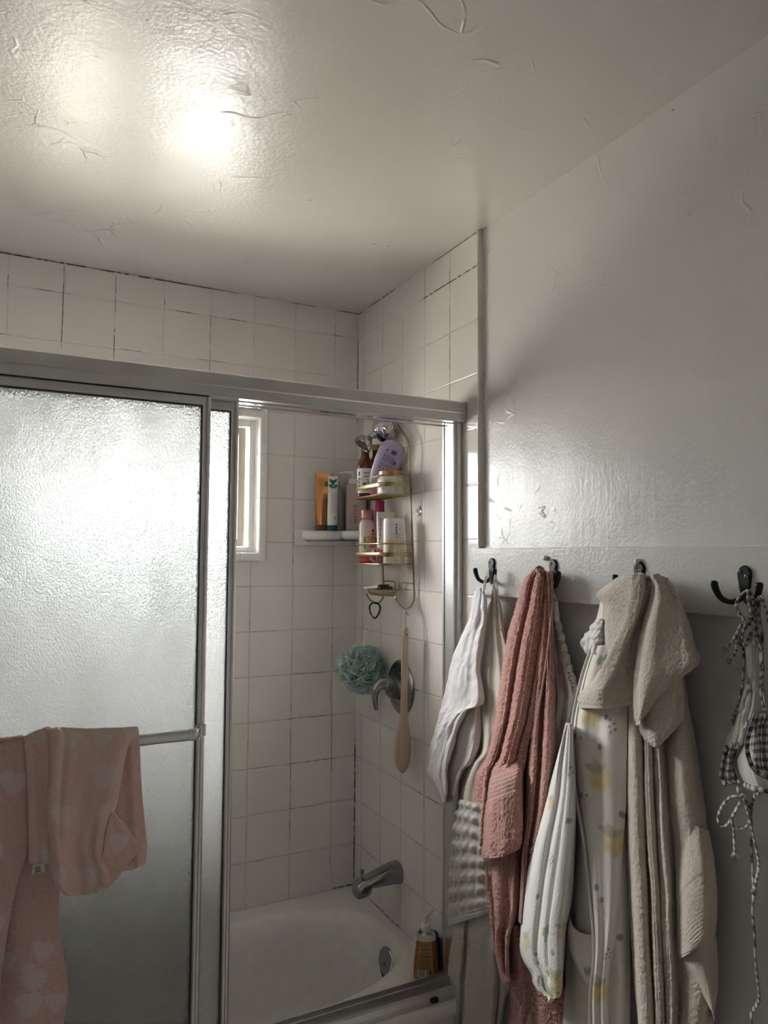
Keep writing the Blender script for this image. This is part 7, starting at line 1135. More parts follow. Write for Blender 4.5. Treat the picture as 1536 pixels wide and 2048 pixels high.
# ---------- bottles
def bottle(mb, c, prof, wide=1.0, deep=1.0, up=UP, n=36, face=FACE):
    mb.lathe(prof, c, up, n, wide, deep, ref=Vector(face).cross(Vector(up))); return mb
M_AMBER = plain('amber_plastic', (.24, .062, .012), .10, trans=.55, ior=1.4)
M_LABEL = plain('white_label', (.78, .74, .73), .5)
M_INK = plain('printed_ink', (.06, .05, .06), .6)
M_COPPER = plain('copper_lid', (.62, .30, .13), .28, .85)
M_BRASSCAP = plain('brass_cap', (.45, .30, .10), .3, .8)
M_LAV = plain('lavender_plastic', (.46, .42, .60), .35, sss=.2)
M_LAVINK = plain('violet_ink', (.10, .08, .22), .5)

def label_sheet(c, r, z0, z1, a0, a1, name, mat, parent, n=20):
    mb = MB(); rings = []
    for z in (z0, z1):
        ring = []
        for k in range(n + 1):
            a = a0 + (a1 - a0) * k / n; d = FACE * math.cos(a) + SIDE * math.sin(a); ring.append(Vector((c[0], c[1], z)) + d * (r + .0006))
        for k in range(n, -1, -1):
            a = a0 + (a1 - a0) * k / n; d = FACE * math.cos(a) + SIDE * math.sin(a); ring.append(Vector((c[0], c[1], z)) + d * (r + .0001))
        rings.append(ring)
    mb.loft(rings); return mb.build(name, mat, parent)

ab = thing('amber_bottle', (-.090, -.252, ZU + .002), 'amber bottle with white label at the left of the upper caddy basket', 'bottle')
c = Vector((-.090, -.252, ZU + .0025))
bottle(MB(), c, [(.024, 0), (.0262, .003), (.0265, .010), (.0265, .104), (.0255, .112), (.021, .124), (.0155, .133), (.0135, .140), (.0132, .158), (.0140, .159), (.0140, .163)]).build('bottle_body', M_AMBER, ab)
bottle(MB(), c, [(.0152, .160), (.0152, .176), (.0140, .178)]).build('cap', plain('black_cap', (.03, .025, .02), .4), ab)
lb_ = label_sheet(c, .0265, c.z + .014, c.z + .096, -1.35, 1.25, 'label', M_LABEL, ab)
lines_print(lb_, M_INK, c + FACE * .0272 + UP * .055, SIDE, UP, [(-.0235, -.0175, .016, .030), (-.0235, -.0175, .004, .010), (-.0235, -.0185, -.010, -.002), (-.0235, -.018, -.022, -.014), (-.004, .016, .024, .0265), (-.002, .014, .012, .0145), (.0, .012, .004, .0055), (-.0055, .013, -.026, -.0245), (-.0055, .013, -.032, -.0305)], bend=.0272)
lines_print(lb_, plain('leaf_green_print', (.16, .22, .10), .6), c + FACE * .0272 + UP * .040, SIDE, UP, [(-.006, .004, -.004, .008), (.002, .014, -.012, .002)], name='leaf_print', bend=.0272)
a2 = thing('amber_bottle', (-.050, -.2445, ZU + .002), 'second amber bottle with brass-coloured cap, behind the labelled one', 'bottle')
c = Vector((-.0445, -.241, ZU + .0025))
bottle(MB(), c, [(.022, 0), (.0240, .003), (.0240, .118), (.021, .128), (.014, .138), (.0125, .146), (.0125, .162)]).build('bottle_body', M_AMBER, a2)
bottle(MB(), c, [(.0140, .162), (.0140, .180), (.0128, .182)]).build('cap', M_BRASSCAP, a2)

# lavender bottle leaning on the frame
p0 = Vector((-.078, -.292, ZU + .006)); p1 = Vector((-.036, -.378, ZU + .188)); u_ = (p1 - p0).normalized()
lv = thing('lavender_bottle', p0, 'lavender plastic bottle leaning over in the upper caddy basket', 'bottle')
fn = (FACE - u_ * FACE.dot(u_)).normalized(); sd = u_.cross(fn).normalized()
mb = MB(); rings = []
for h, w_, d_ in [(.030, .013, .0115), (.033, .024, .0150), (.045, .032, .0175), (.075, .0395, .0190), (.120, .0435, .0195), (.155, .0435, .0190), (.176, .0390, .0170), (.188, .0290, .0130), (.194, .0130, .0070)]:
    rings.append([tuple(p0 + u_ * h + sd * q[0] + fn * q[1]) for q in superellipse(0, 0, 0, w_, d_, 2.6, 40)])
mb.loft(rings); mb.build('bottle_body', M_LAV, lv)
mb = MB(); mb.loft([[tuple(p0 + u_ * h + sd * q[0] + fn * q[1]) for q in superellipse(0, 0, 0, w_, d_, 2.6, 40)] for h, w_, d_ in [(.004, .0150, .012), (.006, .0170, .0135), (.026, .0165, .0135), (.0305, .0150, .012)]]); mb.build('cap', plain('rose_cap', (.62, .20, .34), .35), lv)
ex_ = -sd if sd.dot(SIDE) < 0 else sd
lines_print(lv, M_LAVINK, p0 + u_ * .118 + fn * .0192, ex_, u_, [(-.012, .014, .036, .052) if 0 else (.000, .017, .036, .049), (-.017, -.012, .040, .047), (-.020, .020, .026, .0272), (-.020, .020, .022, .0232), (-.020, .020, .018, .0192), (-.020, .020, .014, .0152), (-.020, .012, .010, .0112), (-.020, .020, .006, .0072), (.020, .026, .006, .018), (-.024, .022, -.004, -.0025), (-.018, .016, -.010, -.0085), (-.020, -.014, -.020, -.014), (-.006, -.001, -.021, -.015), (.006, .014, -.021, -.015), (-.016, -.008, -.030, -.026), (.002, .010, -.031, -.027), (-.020, .004, -.038, -.0365)])

jc = Vector((-.068, -.394, ZU + .0025))
jr = thing('cosmetic_jar', jc, 'squat white jar with copper lid in the upper caddy basket', 'jar')
bottle(MB(), jc, [(.040, 0), (.0430, .003), (.0440, .008), (.0440, .040), (.0425, .048), (.0370, .056), (.0350, .060)]).build('jar_body', plain('milky_glass', (.74, .73, .69), .12, coat=.5), jr)
bottle(MB(), jc, [(.0385, .0605), (.0395, .062), (.0395, .072), (.0380, .0740), (.0002, .0742)]).build('lid', M_COPPER, jr)
lbj = label_sheet(jc, .0440, jc.z + .009, jc.z + .043, -1.0, -.35, 'label', plain('bright_label', (.84, .83, .80), .4), jr)
lines_print(lbj, M_INK, jc + FACE * .0447 + UP * .026, SIDE, UP, [(-.0400, -.034, .008, .010), (-.0400, -.034, .002, .004), (-.0400, -.034, -.005, -.003), (-.030, -.020, -.008, -.0065), (-.030, -.020, -.012, -.0105)], bend=.0447)

# lower basket
def grad_body(name, zs, cols, rough=.12, **kw):
    """plastic filled with coloured liquid: colour bands at heights zs"""
    t = NT(name); X = t.sep(t.obj()); r_ = t.new('ShaderNodeValToRGB')
    f = t.rng(X[2], zs[0], zs[-1], 0, 1, smooth=False); t.put(r_.inputs[0], f)
    el_ = r_.color_ramp.elements; span = zs[-1] - zs[0]
    el_[0].position = 0; el_[0].color = (*cols[0], 1); el_[1].position = 1; el_[1].color = (*cols[-1], 1)
    for z, c_ in zip(zs[1:-1], cols[1:-1]):
        e_ = el_.new((z - zs[0]) / span); e_.color = (*c_, 1)
    return t.done(t.bsdf(r_.outputs[0], rough, **kw))
c = Vector((-.081, -.252, ZL + .0025))
bw = thing('body_wash_bottle', c, 'clear bottle with copper cap and red base in the lower caddy basket', 'bottle')
mw = grad_body('layered_wash', [c.z, c.z + .030, c.z + .036, c.z + .075, c.z + .120, c.z + .15], [(.62, .08, .07), (.55, .06, .05), (.58, .56, .42), (.64, .63, .38), (.60, .50, .52), (.60, .48, .56)], .10, coat=.5)
wb_ = bottle(MB(), c, [(.025, 0), (.0275, .003), (.0280, .010), (.0280, .120), (.0270, .130), (.022, .140), (.016, .1440), (.014, .1460)]).build('bottle_body', mw, bw)
bottle(MB(), c, [(.0195, .1462), (.0200, .148), (.0200, .172), (.0190, .174), (.0002, .1745)]).build('cap', plain('copper_cap', (.50, .22, .16), .3, .6), bw)
lines_print(wb_, plain('peach_label', (.78, .45, .36), .5), c + FACE * .0286 + UP * .078, SIDE, UP, [(.006, .036, -.040, .042)], name='label', bend=.0286)
red = plain('red_ink', (.30, .03, .04), .6)
dcur = FACE * math.cos(.62) + SIDE * math.sin(.62); tcur = SIDE * math.cos(.62) - FACE * math.sin(.62)
text_mesh('lettering', 'Coco', .017, c + dcur * .0296 + UP * .082, tcur, UP, red, wb_); text_mesh('lettering', '& Cola', .015, c + dcur * .0296 + UP * .066, tcur, UP, red, wb_)
lines_print(wb_, M_INK, c + FACE * .0291 + UP * .055, SIDE, UP, [(.008, .028, -.001, .0005), (.008, .028, -.0045, -.003), (.018, .025, .046, .056), (.014, .030, .038, .0405)], name='lettering_lines', bend=.0291)
lines_print(wb_, plain('grey_print', (.25, .27, .25), .6), c + FACE * .0286 + UP * .066, SIDE, UP, [(-.010, -.003, -.02, .02)], name='side_print', bend=.0286)

c = Vector((-.040, -.262, ZL + .0025))
mg = thing('pink_bottle', c, 'pink bottle with bright magenta cap behind the copper-capped one', 'bottle')
bottle(MB(), c, [(.020, 0), (.0225, .003), (.0225, .150), (.020, .160), (.015, .166)]).build('bottle_body', plain('pink_plastic', (.66, .26, .38), .3), mg)
bottle(MB(), c, [(.0152, .1662), (.0158, .168), (.0154, .204), (.0140, .206), (.0002, .2065)]).build('cap', plain('magenta_cap', (.48, .02, .14), .3), mg)

def soft_tube(root, name, base, top, w0, d0, w1, d1, mat, fdir=FACE, steps=10, crimp=0.0):
    """a squeezed tube: oval by the cap, flat at the other end"""
    base, top = Vector(base), Vector(top); u = (top - base).normalized(); f = (fdir - u * fdir.dot(u)).normalized(); s = u.cross(f).normalized()
    mb = MB(); rings = []
    L_ = (top - base).length
    for k in range(steps + 1):
        t = k / steps; w = w0 + (w1 - w0) * t ** .8; d = d0 + (d1 - d0) * t ** 1.1
        if k == 0: w *= .93; d *= .93
        rings.append([tuple(base + u * (L_ * t) + s * q[0] + f * q[1]) for q in superellipse(0, 0, 0, w, d, 2.0 + 1.6 * t, 36)])
    if crimp:
        rings.append([tuple(top + u * crimp + s * q[0] + f * q[1]) for q in superellipse(0, 0, 0, w1, d1, 4, 36)])
    mb.loft(rings); return mb.build(name, mat, root), u, f, s
b0 = Vector((-.066, -.345, ZL + .024)); t0 = Vector((-.052, -.330, ZL + .166))
st = thing('squeeze_tube', b0, 'cream squeeze tube leaning among the bottles of the lower caddy basket', 'tube')
M_CREAM = plain('cream_plastic', (.74, .70, .63), .35)
bd, u, f, s = soft_tube(st, 'tube_body', b0, t0, .020, .018, .0300, .0085, M_CREAM)
mb = MB(); mb.loft([[tuple(b0 + u * h + s * q[0] + f * q[1]) for q in superellipse(0, 0, 0, w_, w_ * .9, 2, 30)] for h, w_ in ((-.0205, .0160), (-.019, .0175), (-.001, .0180), (.000, .0165))]); mb.build('cap', M_WHITE_PL, st)
ex_ = s if s.dot(SIDE) > 0 else -s
lines_print(bd, M_INK, b0 + u * .075 + f * .0150 - ex_ * .0155, ex_, u, [(-.002, .002, z_, z_ + .004) for z_ in (-.034, -.026, -.019, -.012, -.005, .003, .010, .018, .026, .034, .042)])
c = Vector((-.064, -.4085, ZL + .0025))
pb = thing('lotion_bottle', c, 'short white lotion bottle with peach lower half at the right of the lower caddy basket', 'bottle')
ml = grad_body('white_over_peach', [c.z, c.z + .050, c.z + .066, c.z + .076, c.z + .15], [(.76, .70, .60), (.76, .66, .52), (.78, .56, .36), (.78, .75, .72), (.80, .78, .76)], .3)
lo = bottle(MB(), c, [(.0300, 0), (.0322, .003), (.0325, .010), (.0322, .128), (.0315, .136), (.0290, .1400), (.0002, .1410)], 1.0, .62).build('bottle_body', ml, pb)
lines_print(lo, M_INK, c + FACE * .0205 + UP * .095, SIDE, UP, [(.006, .0095, .022, .028), (.006, .0095, .012, .0195), (.006, .0095, .004, .010), (.006, .0095, -.004, .002), (.014, .022, .010, .0112)])
lines_print(lo, plain('pale_grey_print', (.52, .50, .50), .6), c + FACE * .0203 + UP * .085, SIDE, UP, [(.004, .021, .0, .0015), (.004, .021, -.004, -.0025), (.004, .021, -.008, -.0065), (.004, .021, .004, .0055), (.002, .018, -.029, -.0275), (.006, .017, -.036, -.0345)], name='print')
def ruffles(root, name, c, R, n, mat, seed, loops=2.0, amp=.3, w=.5):
    """a ball of gathered netting: wavy fans round a core"""
    rg = random.Random(seed); mb = MB(); c = Vector(c)
    for i in range(n):
        zc = 1 - 2 * (i + .5) / n; th = i * 2.39996 + rg.uniform(-.3, .3); rr = math.sqrt(1 - zc * zc)
        d = Vector((rr * math.cos(th), rr * math.sin(th), zc)); a = d.orthogonal().normalized(); a = (a * math.cos(rg.uniform(0, 6.3)) + d.cross(a) * math.sin(rg.uniform(0, 6.3))).normalized(); b = d.cross(a)
        M_, K_ = 16, 6; ph = rg.uniform(0, 6.3); L_ = R * rg.uniform(.85, 1.08); vs = []; fs = []
        for k in range(K_ + 1):
            q = k / K_; rad = L_ * (.25 + .75 * math.sin(q * PI / 2))
            for m_ in range(M_ + 1):
                g = (m_ / M_ - .5) * 2; wv = math.sin(g * PI * loops + ph) * amp * q
                dirv = (d + a * (g * w * (.35 + .65 * q)) + b * wv).normalized()
                curl = 1 - .14 * q ** 4 * (1 + math.sin(g * 7 + ph))
                vs.append(c + dirv * rad * curl)
        for k in range(K_):
            for m_ in range(M_):
                j = k * (M_ + 1) + m_; fs.append((j, j + 1, j + M_ + 2, j + M_ + 1))
        mb.add(vs, fs)
    o = mb.build(name, mat, root, angle=180)
    sm = o.modifiers.new('thickness', 'SOLIDIFY'); sm.thickness = .0006
    return o
def net_mat(name, col, dens):
    t = NT(name); o = t.obj()
    df = t.new('ShaderNodeBsdfDiffuse'); df.inputs[0].default_value = (*col, 1); tl = t.new('ShaderNodeBsdfTranslucent'); tl.inputs[0].default_value = (*col, 1); tr = t.new('ShaderNodeBsdfTransparent')
    m1 = t.new('ShaderNodeMixShader'); m1.inputs[0].default_value = .35; t.l.new(df.outputs[0], m1.inputs[1]); t.l.new(tl.outputs[0], m1.inputs[2])
    fac = t.rng(t.voro(o, 700), .2, .5, dens + .25, dens - .15)
    m2 = t.new('ShaderNodeMixShader'); t.put(m2.inputs[0], fac); t.l.new(tr.outputs[0], m2.inputs[1]); t.l.new(m1.outputs[0], m2.inputs[2])
    return t.done(m2.outputs[0])
pfc = (-.094, -.352, ZL + .026)
pfr = thing('pink_pouf', pfc, 'small crumpled pink bath pouf in front of the bottles in the lower basket', 'bath pouf')
ruffles(pfr, 'netting', pfc, .026, 26, plain('pink_net', (.70, .24, .33), .6), 5, 2.2, .4, .7)

# ---------- corner shelf
ZS = 1.6565
sf = thing('corner_shelf', (-.09, -.08, ZS - .02), 'white ceramic corner shelf with wavy front in the tiled corner', 'shelf')
n = 40; fr_ = []
for k in range(n + 1):
    t = k / n; a = Vector((-.238, -.006)); b_ = Vector((-.006, -.232)); p = a.lerp(b_, t); nrm_ = Vector((-1, -1)).normalized()
    bul = .030 * abs(math.sin(2 * PI * t)) ** .75 * (1 if t < .5 else .9) - .004
    p = p + nrm_ * (bul - .018); fr_.append((p.x, p.y))
poly = [(-.003, -.003), (-.238, -.003)] + fr_[1:-1] + [(-.003, -.232)]
mb = MB()
def inset(pp, k): 
    return [(-.003 if x > -.004 else x + k, -.003 if y > -.004 else y + k) for x, y in pp]
mb.loft([[(x, y, ZS - .034) for x, y in inset(poly, .016)], [(x, y, ZS - .029) for x, y in inset(poly, .005)], [(x, y, ZS - .018) for x, y in poly], [(x, y, ZS - .005) for x, y in poly], [(x, y, ZS) for x, y in inset(poly, .003)]])
mb.build('shelf_plate', M_CERAMIC, sf, angle=50)
mb = MB(); mb.box(-.247, -.003, -.012, -.001, ZS - .050, ZS + .008, .004); mb.box(-.012, -.001, -.238, -.003, ZS - .050, ZS + .008, .004); mb.build('wall_flange', M_CERAMIC, sf)

gb = Vector((-.158, -.050, ZS + .0005))
gt_ = thing('gold_tube', gb, 'metallic gold squeeze tube standing at the left of the corner shelf', 'tube')
M_GT = plain('gold_foil', (.44, .20, .075), .20, 1.0)
bd, u, f, s = soft_tube(gt_, 'tube_body', gb + UP * .020, gb + Vector((.003, -.004, .192)), .0235, .0200, .0310, .0030, M_GT, crimp=.010)
bottle(MB(), gb, [(.0215, 0), (.0235, .002), (.0235, .018), (.0225, .0195)]).build('cap', plain('dark_brown_cap', (.09, .05, .035), .35), gt_)
ex_ = s if s.dot(SIDE) > 0 else -s
lines_print(bd, plain('brown_print', (.22, .09, .03), .5), gb + u * .105 + f * .0165, ex_, u, [(.0, .018, z_, z_ + .0012) for z_ in [-.05 + .005 * k for k in range(16)]])
lines_print(bd, plain('green_print', (.12, .16, .05), .5), gb + u * .168 + f * .0098, ex_, u, [(.002, .020, -.012, .004)], name='leaf_print')
tb_ = Vector((-.137, -.088, ZS + .0005))
tt = thing('hand_cream_tube', tb_, 'white tube with teal cap and green leaf pattern on the corner shelf', 'tube')
bd, u, f, s = soft_tube(tt, 'tube_body', tb_ + UP * .0185, tb_ + Vector((.002, -.002, .186)), .0185, .0170, .0165, .0026, plain('white_tube', (.78, .76, .74), .35), crimp=.004)
bottle(MB(), tb_, [(.0170, 0), (.0188, .002), (.0188, .017), (.0180, .0183)]).build('cap', plain('teal_cap', (.01, .10, .13), .3), tt)
ex_ = s if s.dot(SIDE) > 0 else -s
M_GREEN = plain('green_leaf_print', (.03, .22, .15), .5)
mb = MB(); pb_ = tb_ + u * .162 + f * .0088
for ox, oy, ra in ((-.008, .012, .5), (.007, .013, -.5), (-.007, -.008, .9), (.008, -.009, -.9), (0, .004, 0)):
    q = [(.0052 * math.cos(k * PI / 8), .0095 * math.sin(k * PI / 8)) for k in range(16)]
    q = [(ox + x * math.cos(ra) - y * math.sin(ra), oy + x * math.sin(ra) + y * math.cos(ra)) for x, y in q]
    w_ = [pb_ + ex_ * x + u * y + f * (-.0048 * (y / .012) + .0012) for x, y in q]
    mb.add(w_ + [v - f * .0008 for v in w_], [tuple(range(16)), tuple(range(31, 15, -1))] + [(k, (k + 1) % 16, 16 + (k + 1) % 16, 16 + k) for k in range(16)])
mb.build('leaf_print', M_GREEN, bd, smooth=False)
lines_print(bd, plain('grey_small_print', (.40, .41, .40), .6), tb_ + u * .09 + f * .0158, ex_, u, [(-.005, .012, z_, z_ + .0012) for z_ in [-.03 + .006 * k for k in range(12)]] + [(.008, .013, -.052, -.040)])

def pump_top(root, c, h0, mat, r=.014, arm=.05, adir=-SIDE):
    mb = MB(); bottle(mb, c, [(r, h0), (r * 1.03, h0 + .001), (r * 1.03, h0 + .018), (r * .9, h0 + .0195), (.0055, h0 + .020), (.0055, h0 + .028)], n=28)
    pm_ = mb.build('pump_collar', mat, root)
    mb = MB(); bottle(mb, c, [(.0075, h0 + .027), (.0085, h0 + .029), (.0085, h0 + .040), (.0070, h0 + .042), (.0002, h0 + .0425)], n=24)
    q = Vector(c) + UP * (h0 + .0385)
    mb.tube([q, q + adir * (arm * .5) + UP * .001, q + adir * (arm * .85) - UP * .002, q + adir * arm - UP * .006], [.0050, .0042, .0036, .0030], 10, smooth=4)
    mb.build('pump_head', mat, pm_)
nc = Vector((-.044, -.086, ZS + .0005))
nb = thing('pump_bottle', nc, 'tall pink pump bottle with white collar on the corner shelf', 'bottle')
mb = MB(); mb.loft([[tuple(nc + UP * h + SIDE * q[0] + FACE * q[1]) for q in superellipse(0, 0, 0, w_, w_ * .92, 5, 40)] for h, w_ in ((0, .0335), (.003, .0360), (.158, .0360), (.163, .0345), (.165, .0310), (.1655, .016))])
nbody = mb.build('bottle_body', plain('rose_pink_plastic', (.60, .44, .43), .3), nb)
mb = MB(); e_ = nc - SIDE * .0362 + FACE * .018
mb.loft([[tuple(nc + UP * h + SIDE * q[0] + FACE * q[1]) for q in superellipse(-.012, 0, 0, w_, w_, 5, 40)] for h, w_ in ((.1656, .0130), (.166, .0150), (.184, .0150), (.1855, .0135))])
mb.build('collar', plain('white_collar', (.82, .81, .80), .3), nb)
pump_top(nb, nc - SIDE * .012, .170, plain('white_pump', (.78, .77, .76), .35), .009, .052)
text_mesh('lettering', 'NATIVE', .020, nc + FACE * .0337 + UP * .060 - SIDE * .001, UP, -SIDE, plain('plum_ink', (.22, .05, .08), .5), nbody)
lines_print(nbody, plain('plum_ink_faint', (.42, .26, .27), .5), nc + FACE * .0333 + UP * .05 - SIDE * .017, SIDE, UP, [(-.001, .001, -.03, -.01), (-.001, .001, .0, .012), (-.006, -.004, -.026, -.018)], name='lettering_lines')
gc = Vector((-.096, -.036, ZS + .0005))
g2 = thing('pump_bottle', gc, 'pale grey pump bottle half hidden behind the pink pump bottle', 'bottle')
bottle(MB(), gc, [(.023, 0), (.0255, .003), (.0255, .135), (.022, .150), (.013, .158), (.011, .160)]).build('bottle_body', plain('grey_translucent_plastic', (.52, .53, .52), .25), g2)
pump_top(g2, gc, .160, plain('grey_pump', (.62, .61, .60), .35), .012, .040)

# ---------- tap trim
M_NICKEL = plain('worn_chrome', (.36, .37, .39), .20, 1.0, bump=(40, .05))
vc = Vector((0, AN['valve'].y, AN['valve'].z))
sv = thing('shower_valve', vc, 'round chrome shower valve with curved lever behind the wooden brush', 'shower valve')
mb = MB(); mb.lathe([(.0860, 0), (.0860, .003), (.0800, .0085), (.0690, .0125), (.0560, .0145), (.0540, .0130), (.0500, .0130), (.0480, .0150), (.0300, .0160)], vc, (-1, 0, 0), 56); mb.build('escutcheon', M_NICKEL, sv)
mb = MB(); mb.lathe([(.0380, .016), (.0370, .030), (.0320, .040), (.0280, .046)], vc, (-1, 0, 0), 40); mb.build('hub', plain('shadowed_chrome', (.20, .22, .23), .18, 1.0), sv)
mb = MB(); pts = [vc + Vector(q) for q in ((-.040, 0, .012), (-.058, .000, .016), (-.074, .003, .014), (-.087, .006, .002), (-.092, .008, -.020), (-.090, .008, -.046), (-.086, .007, -.066))]
mb.tube(pts, [(.024, .026), (.023, .024), (.020, .019), (.015, .016), (.0105, .013), (.0085, .0115), (.0060, .0085)], 20, smooth=5); mb.build('lever', M_NICKEL, sv)

sc_ = Vector((0, AN['spout'].y, AN['spout'].z))
sp_ = thing('tub_spout', sc_, 'dull chrome tub spout with diverter knob low on the tap wall', 'tub spout')
mb = MB(); rings = []
for x, zt_, zb_, w_ in ((0, .031, -.032, .033), (-.004, .033, -.033, .034), (-.03, .030, -.031, .0325), (-.07, .019, -.030, .029), (-.105, .009, -.0285, .0265)):
    rings.append([(sc_.x + x, sc_.y + q[0], sc_.z + (zt_ + zb_) / 2 + q[1]) for q in superellipse(0, 0, 0, w_, (zt_ - zb_) / 2, 2.6, 36)])
for x, zt_, zb_, w_ in ((-.108, .008, -.046, .0262), (-.128, .003, -.052, .0255), (-.146, -.004, -.052, .0245), (-.152, -.012, -.046, .0225), (-.154, -.020, -.036, .0150)):
    rings.append([(sc_.x + x, sc_.y + q[0], sc_.z + (zt_ + zb_) / 2 + q[1]) for q in superellipse(0, 0, 0, w_, (zt_ - zb_) / 2, 3.2, 36)])
mb.loft(rings); mb.build('spout_body', M_NICKEL, sp_, angle=50)
mb = MB(); kx = sc_ + Vector((-.128, 0, .002)); mb.lathe([(.0022, -.002), (.0022, .012), (.0050, .014), (.0068, .024), (.0066, .0265), (.0040, .0280), (.0002, .0282)], kx, UP, 18); mb.build('diverter_knob', M_NICKEL, sp_)

# overflow plate of the tub
oc = Vector((-.0715, -.388, .340)); on = Vector((-1, -.06, .14)).normalized()
mb = MB(); mb.lathe([(.0400, -.002), (.0405, .002), (.0385, .005), (.0300, .0072), (.0002, .0080)], oc, on, 40); op = mb.build('overflow_plate', M_CHROME_OLD, tub)
mb = MB(); mb.lathe([(.0045, .0068), (.0045, .0092), (.0002, .0096)], oc - UP * .006, on, 14); mb.build('screw', plain('rusty_screw', (.04, .03, .03), .6), op)
mb = MB(); e1 = UP - on * UP.dot(on); e1.normalize(); e2 = on.cross(e1)
chip = [(-.016, -.0335), (.000, -.0330), (.006, -.0375), (.014, -.0340), (.0215, -.0270), (.0195, -.0345), (.010, -.0410), (.004, -.0480), (-.003, -.0440), (-.010, -.0405)]
mb.prism(chip, oc + on * .0046, e2, e1, on, .0012); mb.build('chipped_edge', plain('rust_black', (.02, .018, .016), .7), op, smooth=False)

# ---------- things hung on the caddy's lower hooks
bt_, bb_ = AN['brush_top'], AN['brush_bot']; bu = (bt_ - bb_).normalized(); BL = (bt_ - bb_).length
bs = thing('bath_brush', bt_, 'long wooden bath brush hanging by a string from the caddy, bristles to the left', 'bath brush')
M_WOOD = NT('pale_beech'); t = M_WOOD; o_ = t.obj(); g_ = t.noise(t.mapv(o_, scale=(60, 60, 3)), 3, 4)
M_WOOD = t.done(t.bsdf(t.mix(t.rng(g_, .3, .7), (.66, .50, .385), (.57, .415, .305)), .5, 0, t.bump(g_, .1, .001)))
bn = Vector((-.10, .995, 0)); bn = (bn - bu * bn.dot(bu)).normalized(); bwv = bu.cross(bn).normalized()
mb = MB(); rings = []
for q, w_, d_ in ((0, .0045, .0045), (.006, .0085, .0060), (.03, .0112, .0070), (.12, .0118, .0072), (.20, .0115, .0072), (.26, .0120, .0075), (.29, .0155, .0082), (.32, .0225, .0088), (.36, .0280, .0090), (.39, .0275, .0090), (.415, .0235, .0085), (.432, .0150, .0075), (.4415, .0050, .0045)):
    k = q * BL / .4425
    rings.append([tuple(bt_ - bu * k + bwv * p_[0] + bn * p_[1]) for p_ in superellipse(0, 0, 0, w_, d_, 2.4, 28)])
rs = []
PR = [[Vector(v) for v in r_] for r_ in rings]
for i in range(len(PR) - 1):
    for j in range(4):
        tt_ = j / 4; g = lambda m: PR[max(0, min(len(PR) - 1, m))]
        rs.append([tuple(cr(g(i - 1)[k], g(i)[k], g(i + 1)[k], g(i + 2)[k], tt_)) for k in range(28)])
rs.append(rings[-1]); mb.loft(rs); body = mb.build('brush_body', M_WOOD, bs, angle=60)
mb = MB(); hole = bt_ - bu * .022; mb.lathe([(.0028, -.0078), (.0028, .0078)], hole, bn, 12); mb.build('string_hole', plain('hole_shadow', (.03, .02, .015), .9), body)
mb = MB()
for i in range(15):
    for j in range(6):
        k = .318 + .0078 * i; hw = .0235 * math.sqrt(max(.05, 1 - ((k - .372) / .066) ** 2)); yy = (j - 2.5) / 2.5 * hw * .8
        p_ = bt_ - bu * (k * BL / .4425) + bwv * yy + bn * .0085
        d_ = (bn + bwv * (yy * 5 + rng.uniform(-.06, .06)) + bu * rng.uniform(-.08, .08)).normalized()
        mb.tube([p_, p_ + d_ * .016], [.0019, .0012], 5)
mb.build('bristles', plain('pale_bristle', (.62, .46, .36), .7), bs)
hkb = Vector((-.040, yr, 1.4045))
mb = MB(); h1 = hole + bn * .0075; h2 = hole - bn * .0075
mb.tube([h1, bt_ + bn * .004 + UP * .012, hkb + Vector((.003, .004, -.010)), hkb + Vector((0, .002, .001)), hkb + Vector((0, 0, .0058)), hkb + Vector((0, -.003, .001)), hkb + Vector((-.003, -.004, -.010)), bt_ - bn * .004 + UP * .012, h2], .0012, 8, smooth=5)
for k in range(3): mb.lathe([(.0003, -.004), (.0030, -.0015), (.0034, .001), (.0003, .0042)], hkb + Vector((-.004 + .003 * k, -.007 - .002 * k, -.006 - .004 * k)), (.5 - k * .4, .3, 1), 8)
mb.build('string', plain('grey_green_string', (.40, .42, .34), .8), bs)

pc = AN['pouf']; ptop = Vector((-.046, yl, 1.4135))
pf_ = thing('bath_pouf', pc, 'seafoam green mesh bath pouf hanging by a white rope from the caddy', 'bath pouf')
ruffles(pf_, 'netting', pc, .083, 92, net_mat('seafoam_net', (.72, .90, .85), .46), 9, 1.6, .34, .55)
mb = MB(); mb.lathe([(.001, -.030), (.022, -.020), (.030, 0), (.022, .020), (.001, .030)], pc, UP, 16); mb.build('core', net_mat('seafoam_core', (.64, .84, .78), .75), pf_)
mb = MB(); pe = pc + Vector((.004, 0, .070))
rope = []
for s in (1, -1):
    off = Vector((.0035 * s, -.0035 * s, 0))
    pts = [pe, pe.lerp(ptop, .3) + off, pe.lerp(ptop, .7) + off, ptop + Vector((.003 * s, 0, -.004)), ptop + Vector((.0015 * s, 0, .0055))]
    path_, _ = cr_path([Vector(q) for q in pts], [0] * 5, 14)
    for ph in (0, PI):
        mb.tube([q + Vector((.0010 * math.cos(i * .9 + ph), .0010 * math.sin(i * .9 + ph), 0)) for i, q in enumerate(path_)], .0012, 6)
mb.build('rope', plain('white_rope', (.80, .78, .74), .8), pf_)

mb = MB(); hc = Vector((-.046, yl - .004, 1.3895))
tie = []
for k in range(30):
    a = 2 * PI * k / 30; tie.append(hc + SIDE * (.0165 * math.cos(a) + .003 * math.sin(2 * a)) + UP * (.0255 * math.sin(a)) + FACE * (.004 * math.cos(a)))
mb.tube(tie, .0027, 8, closed=True)
tag(mb.build('hair_tie', plain('black_elastic', (.02, .016, .018), .8)), 'black elastic hair tie looped over the left lower hook of the caddy', 'hair tie')

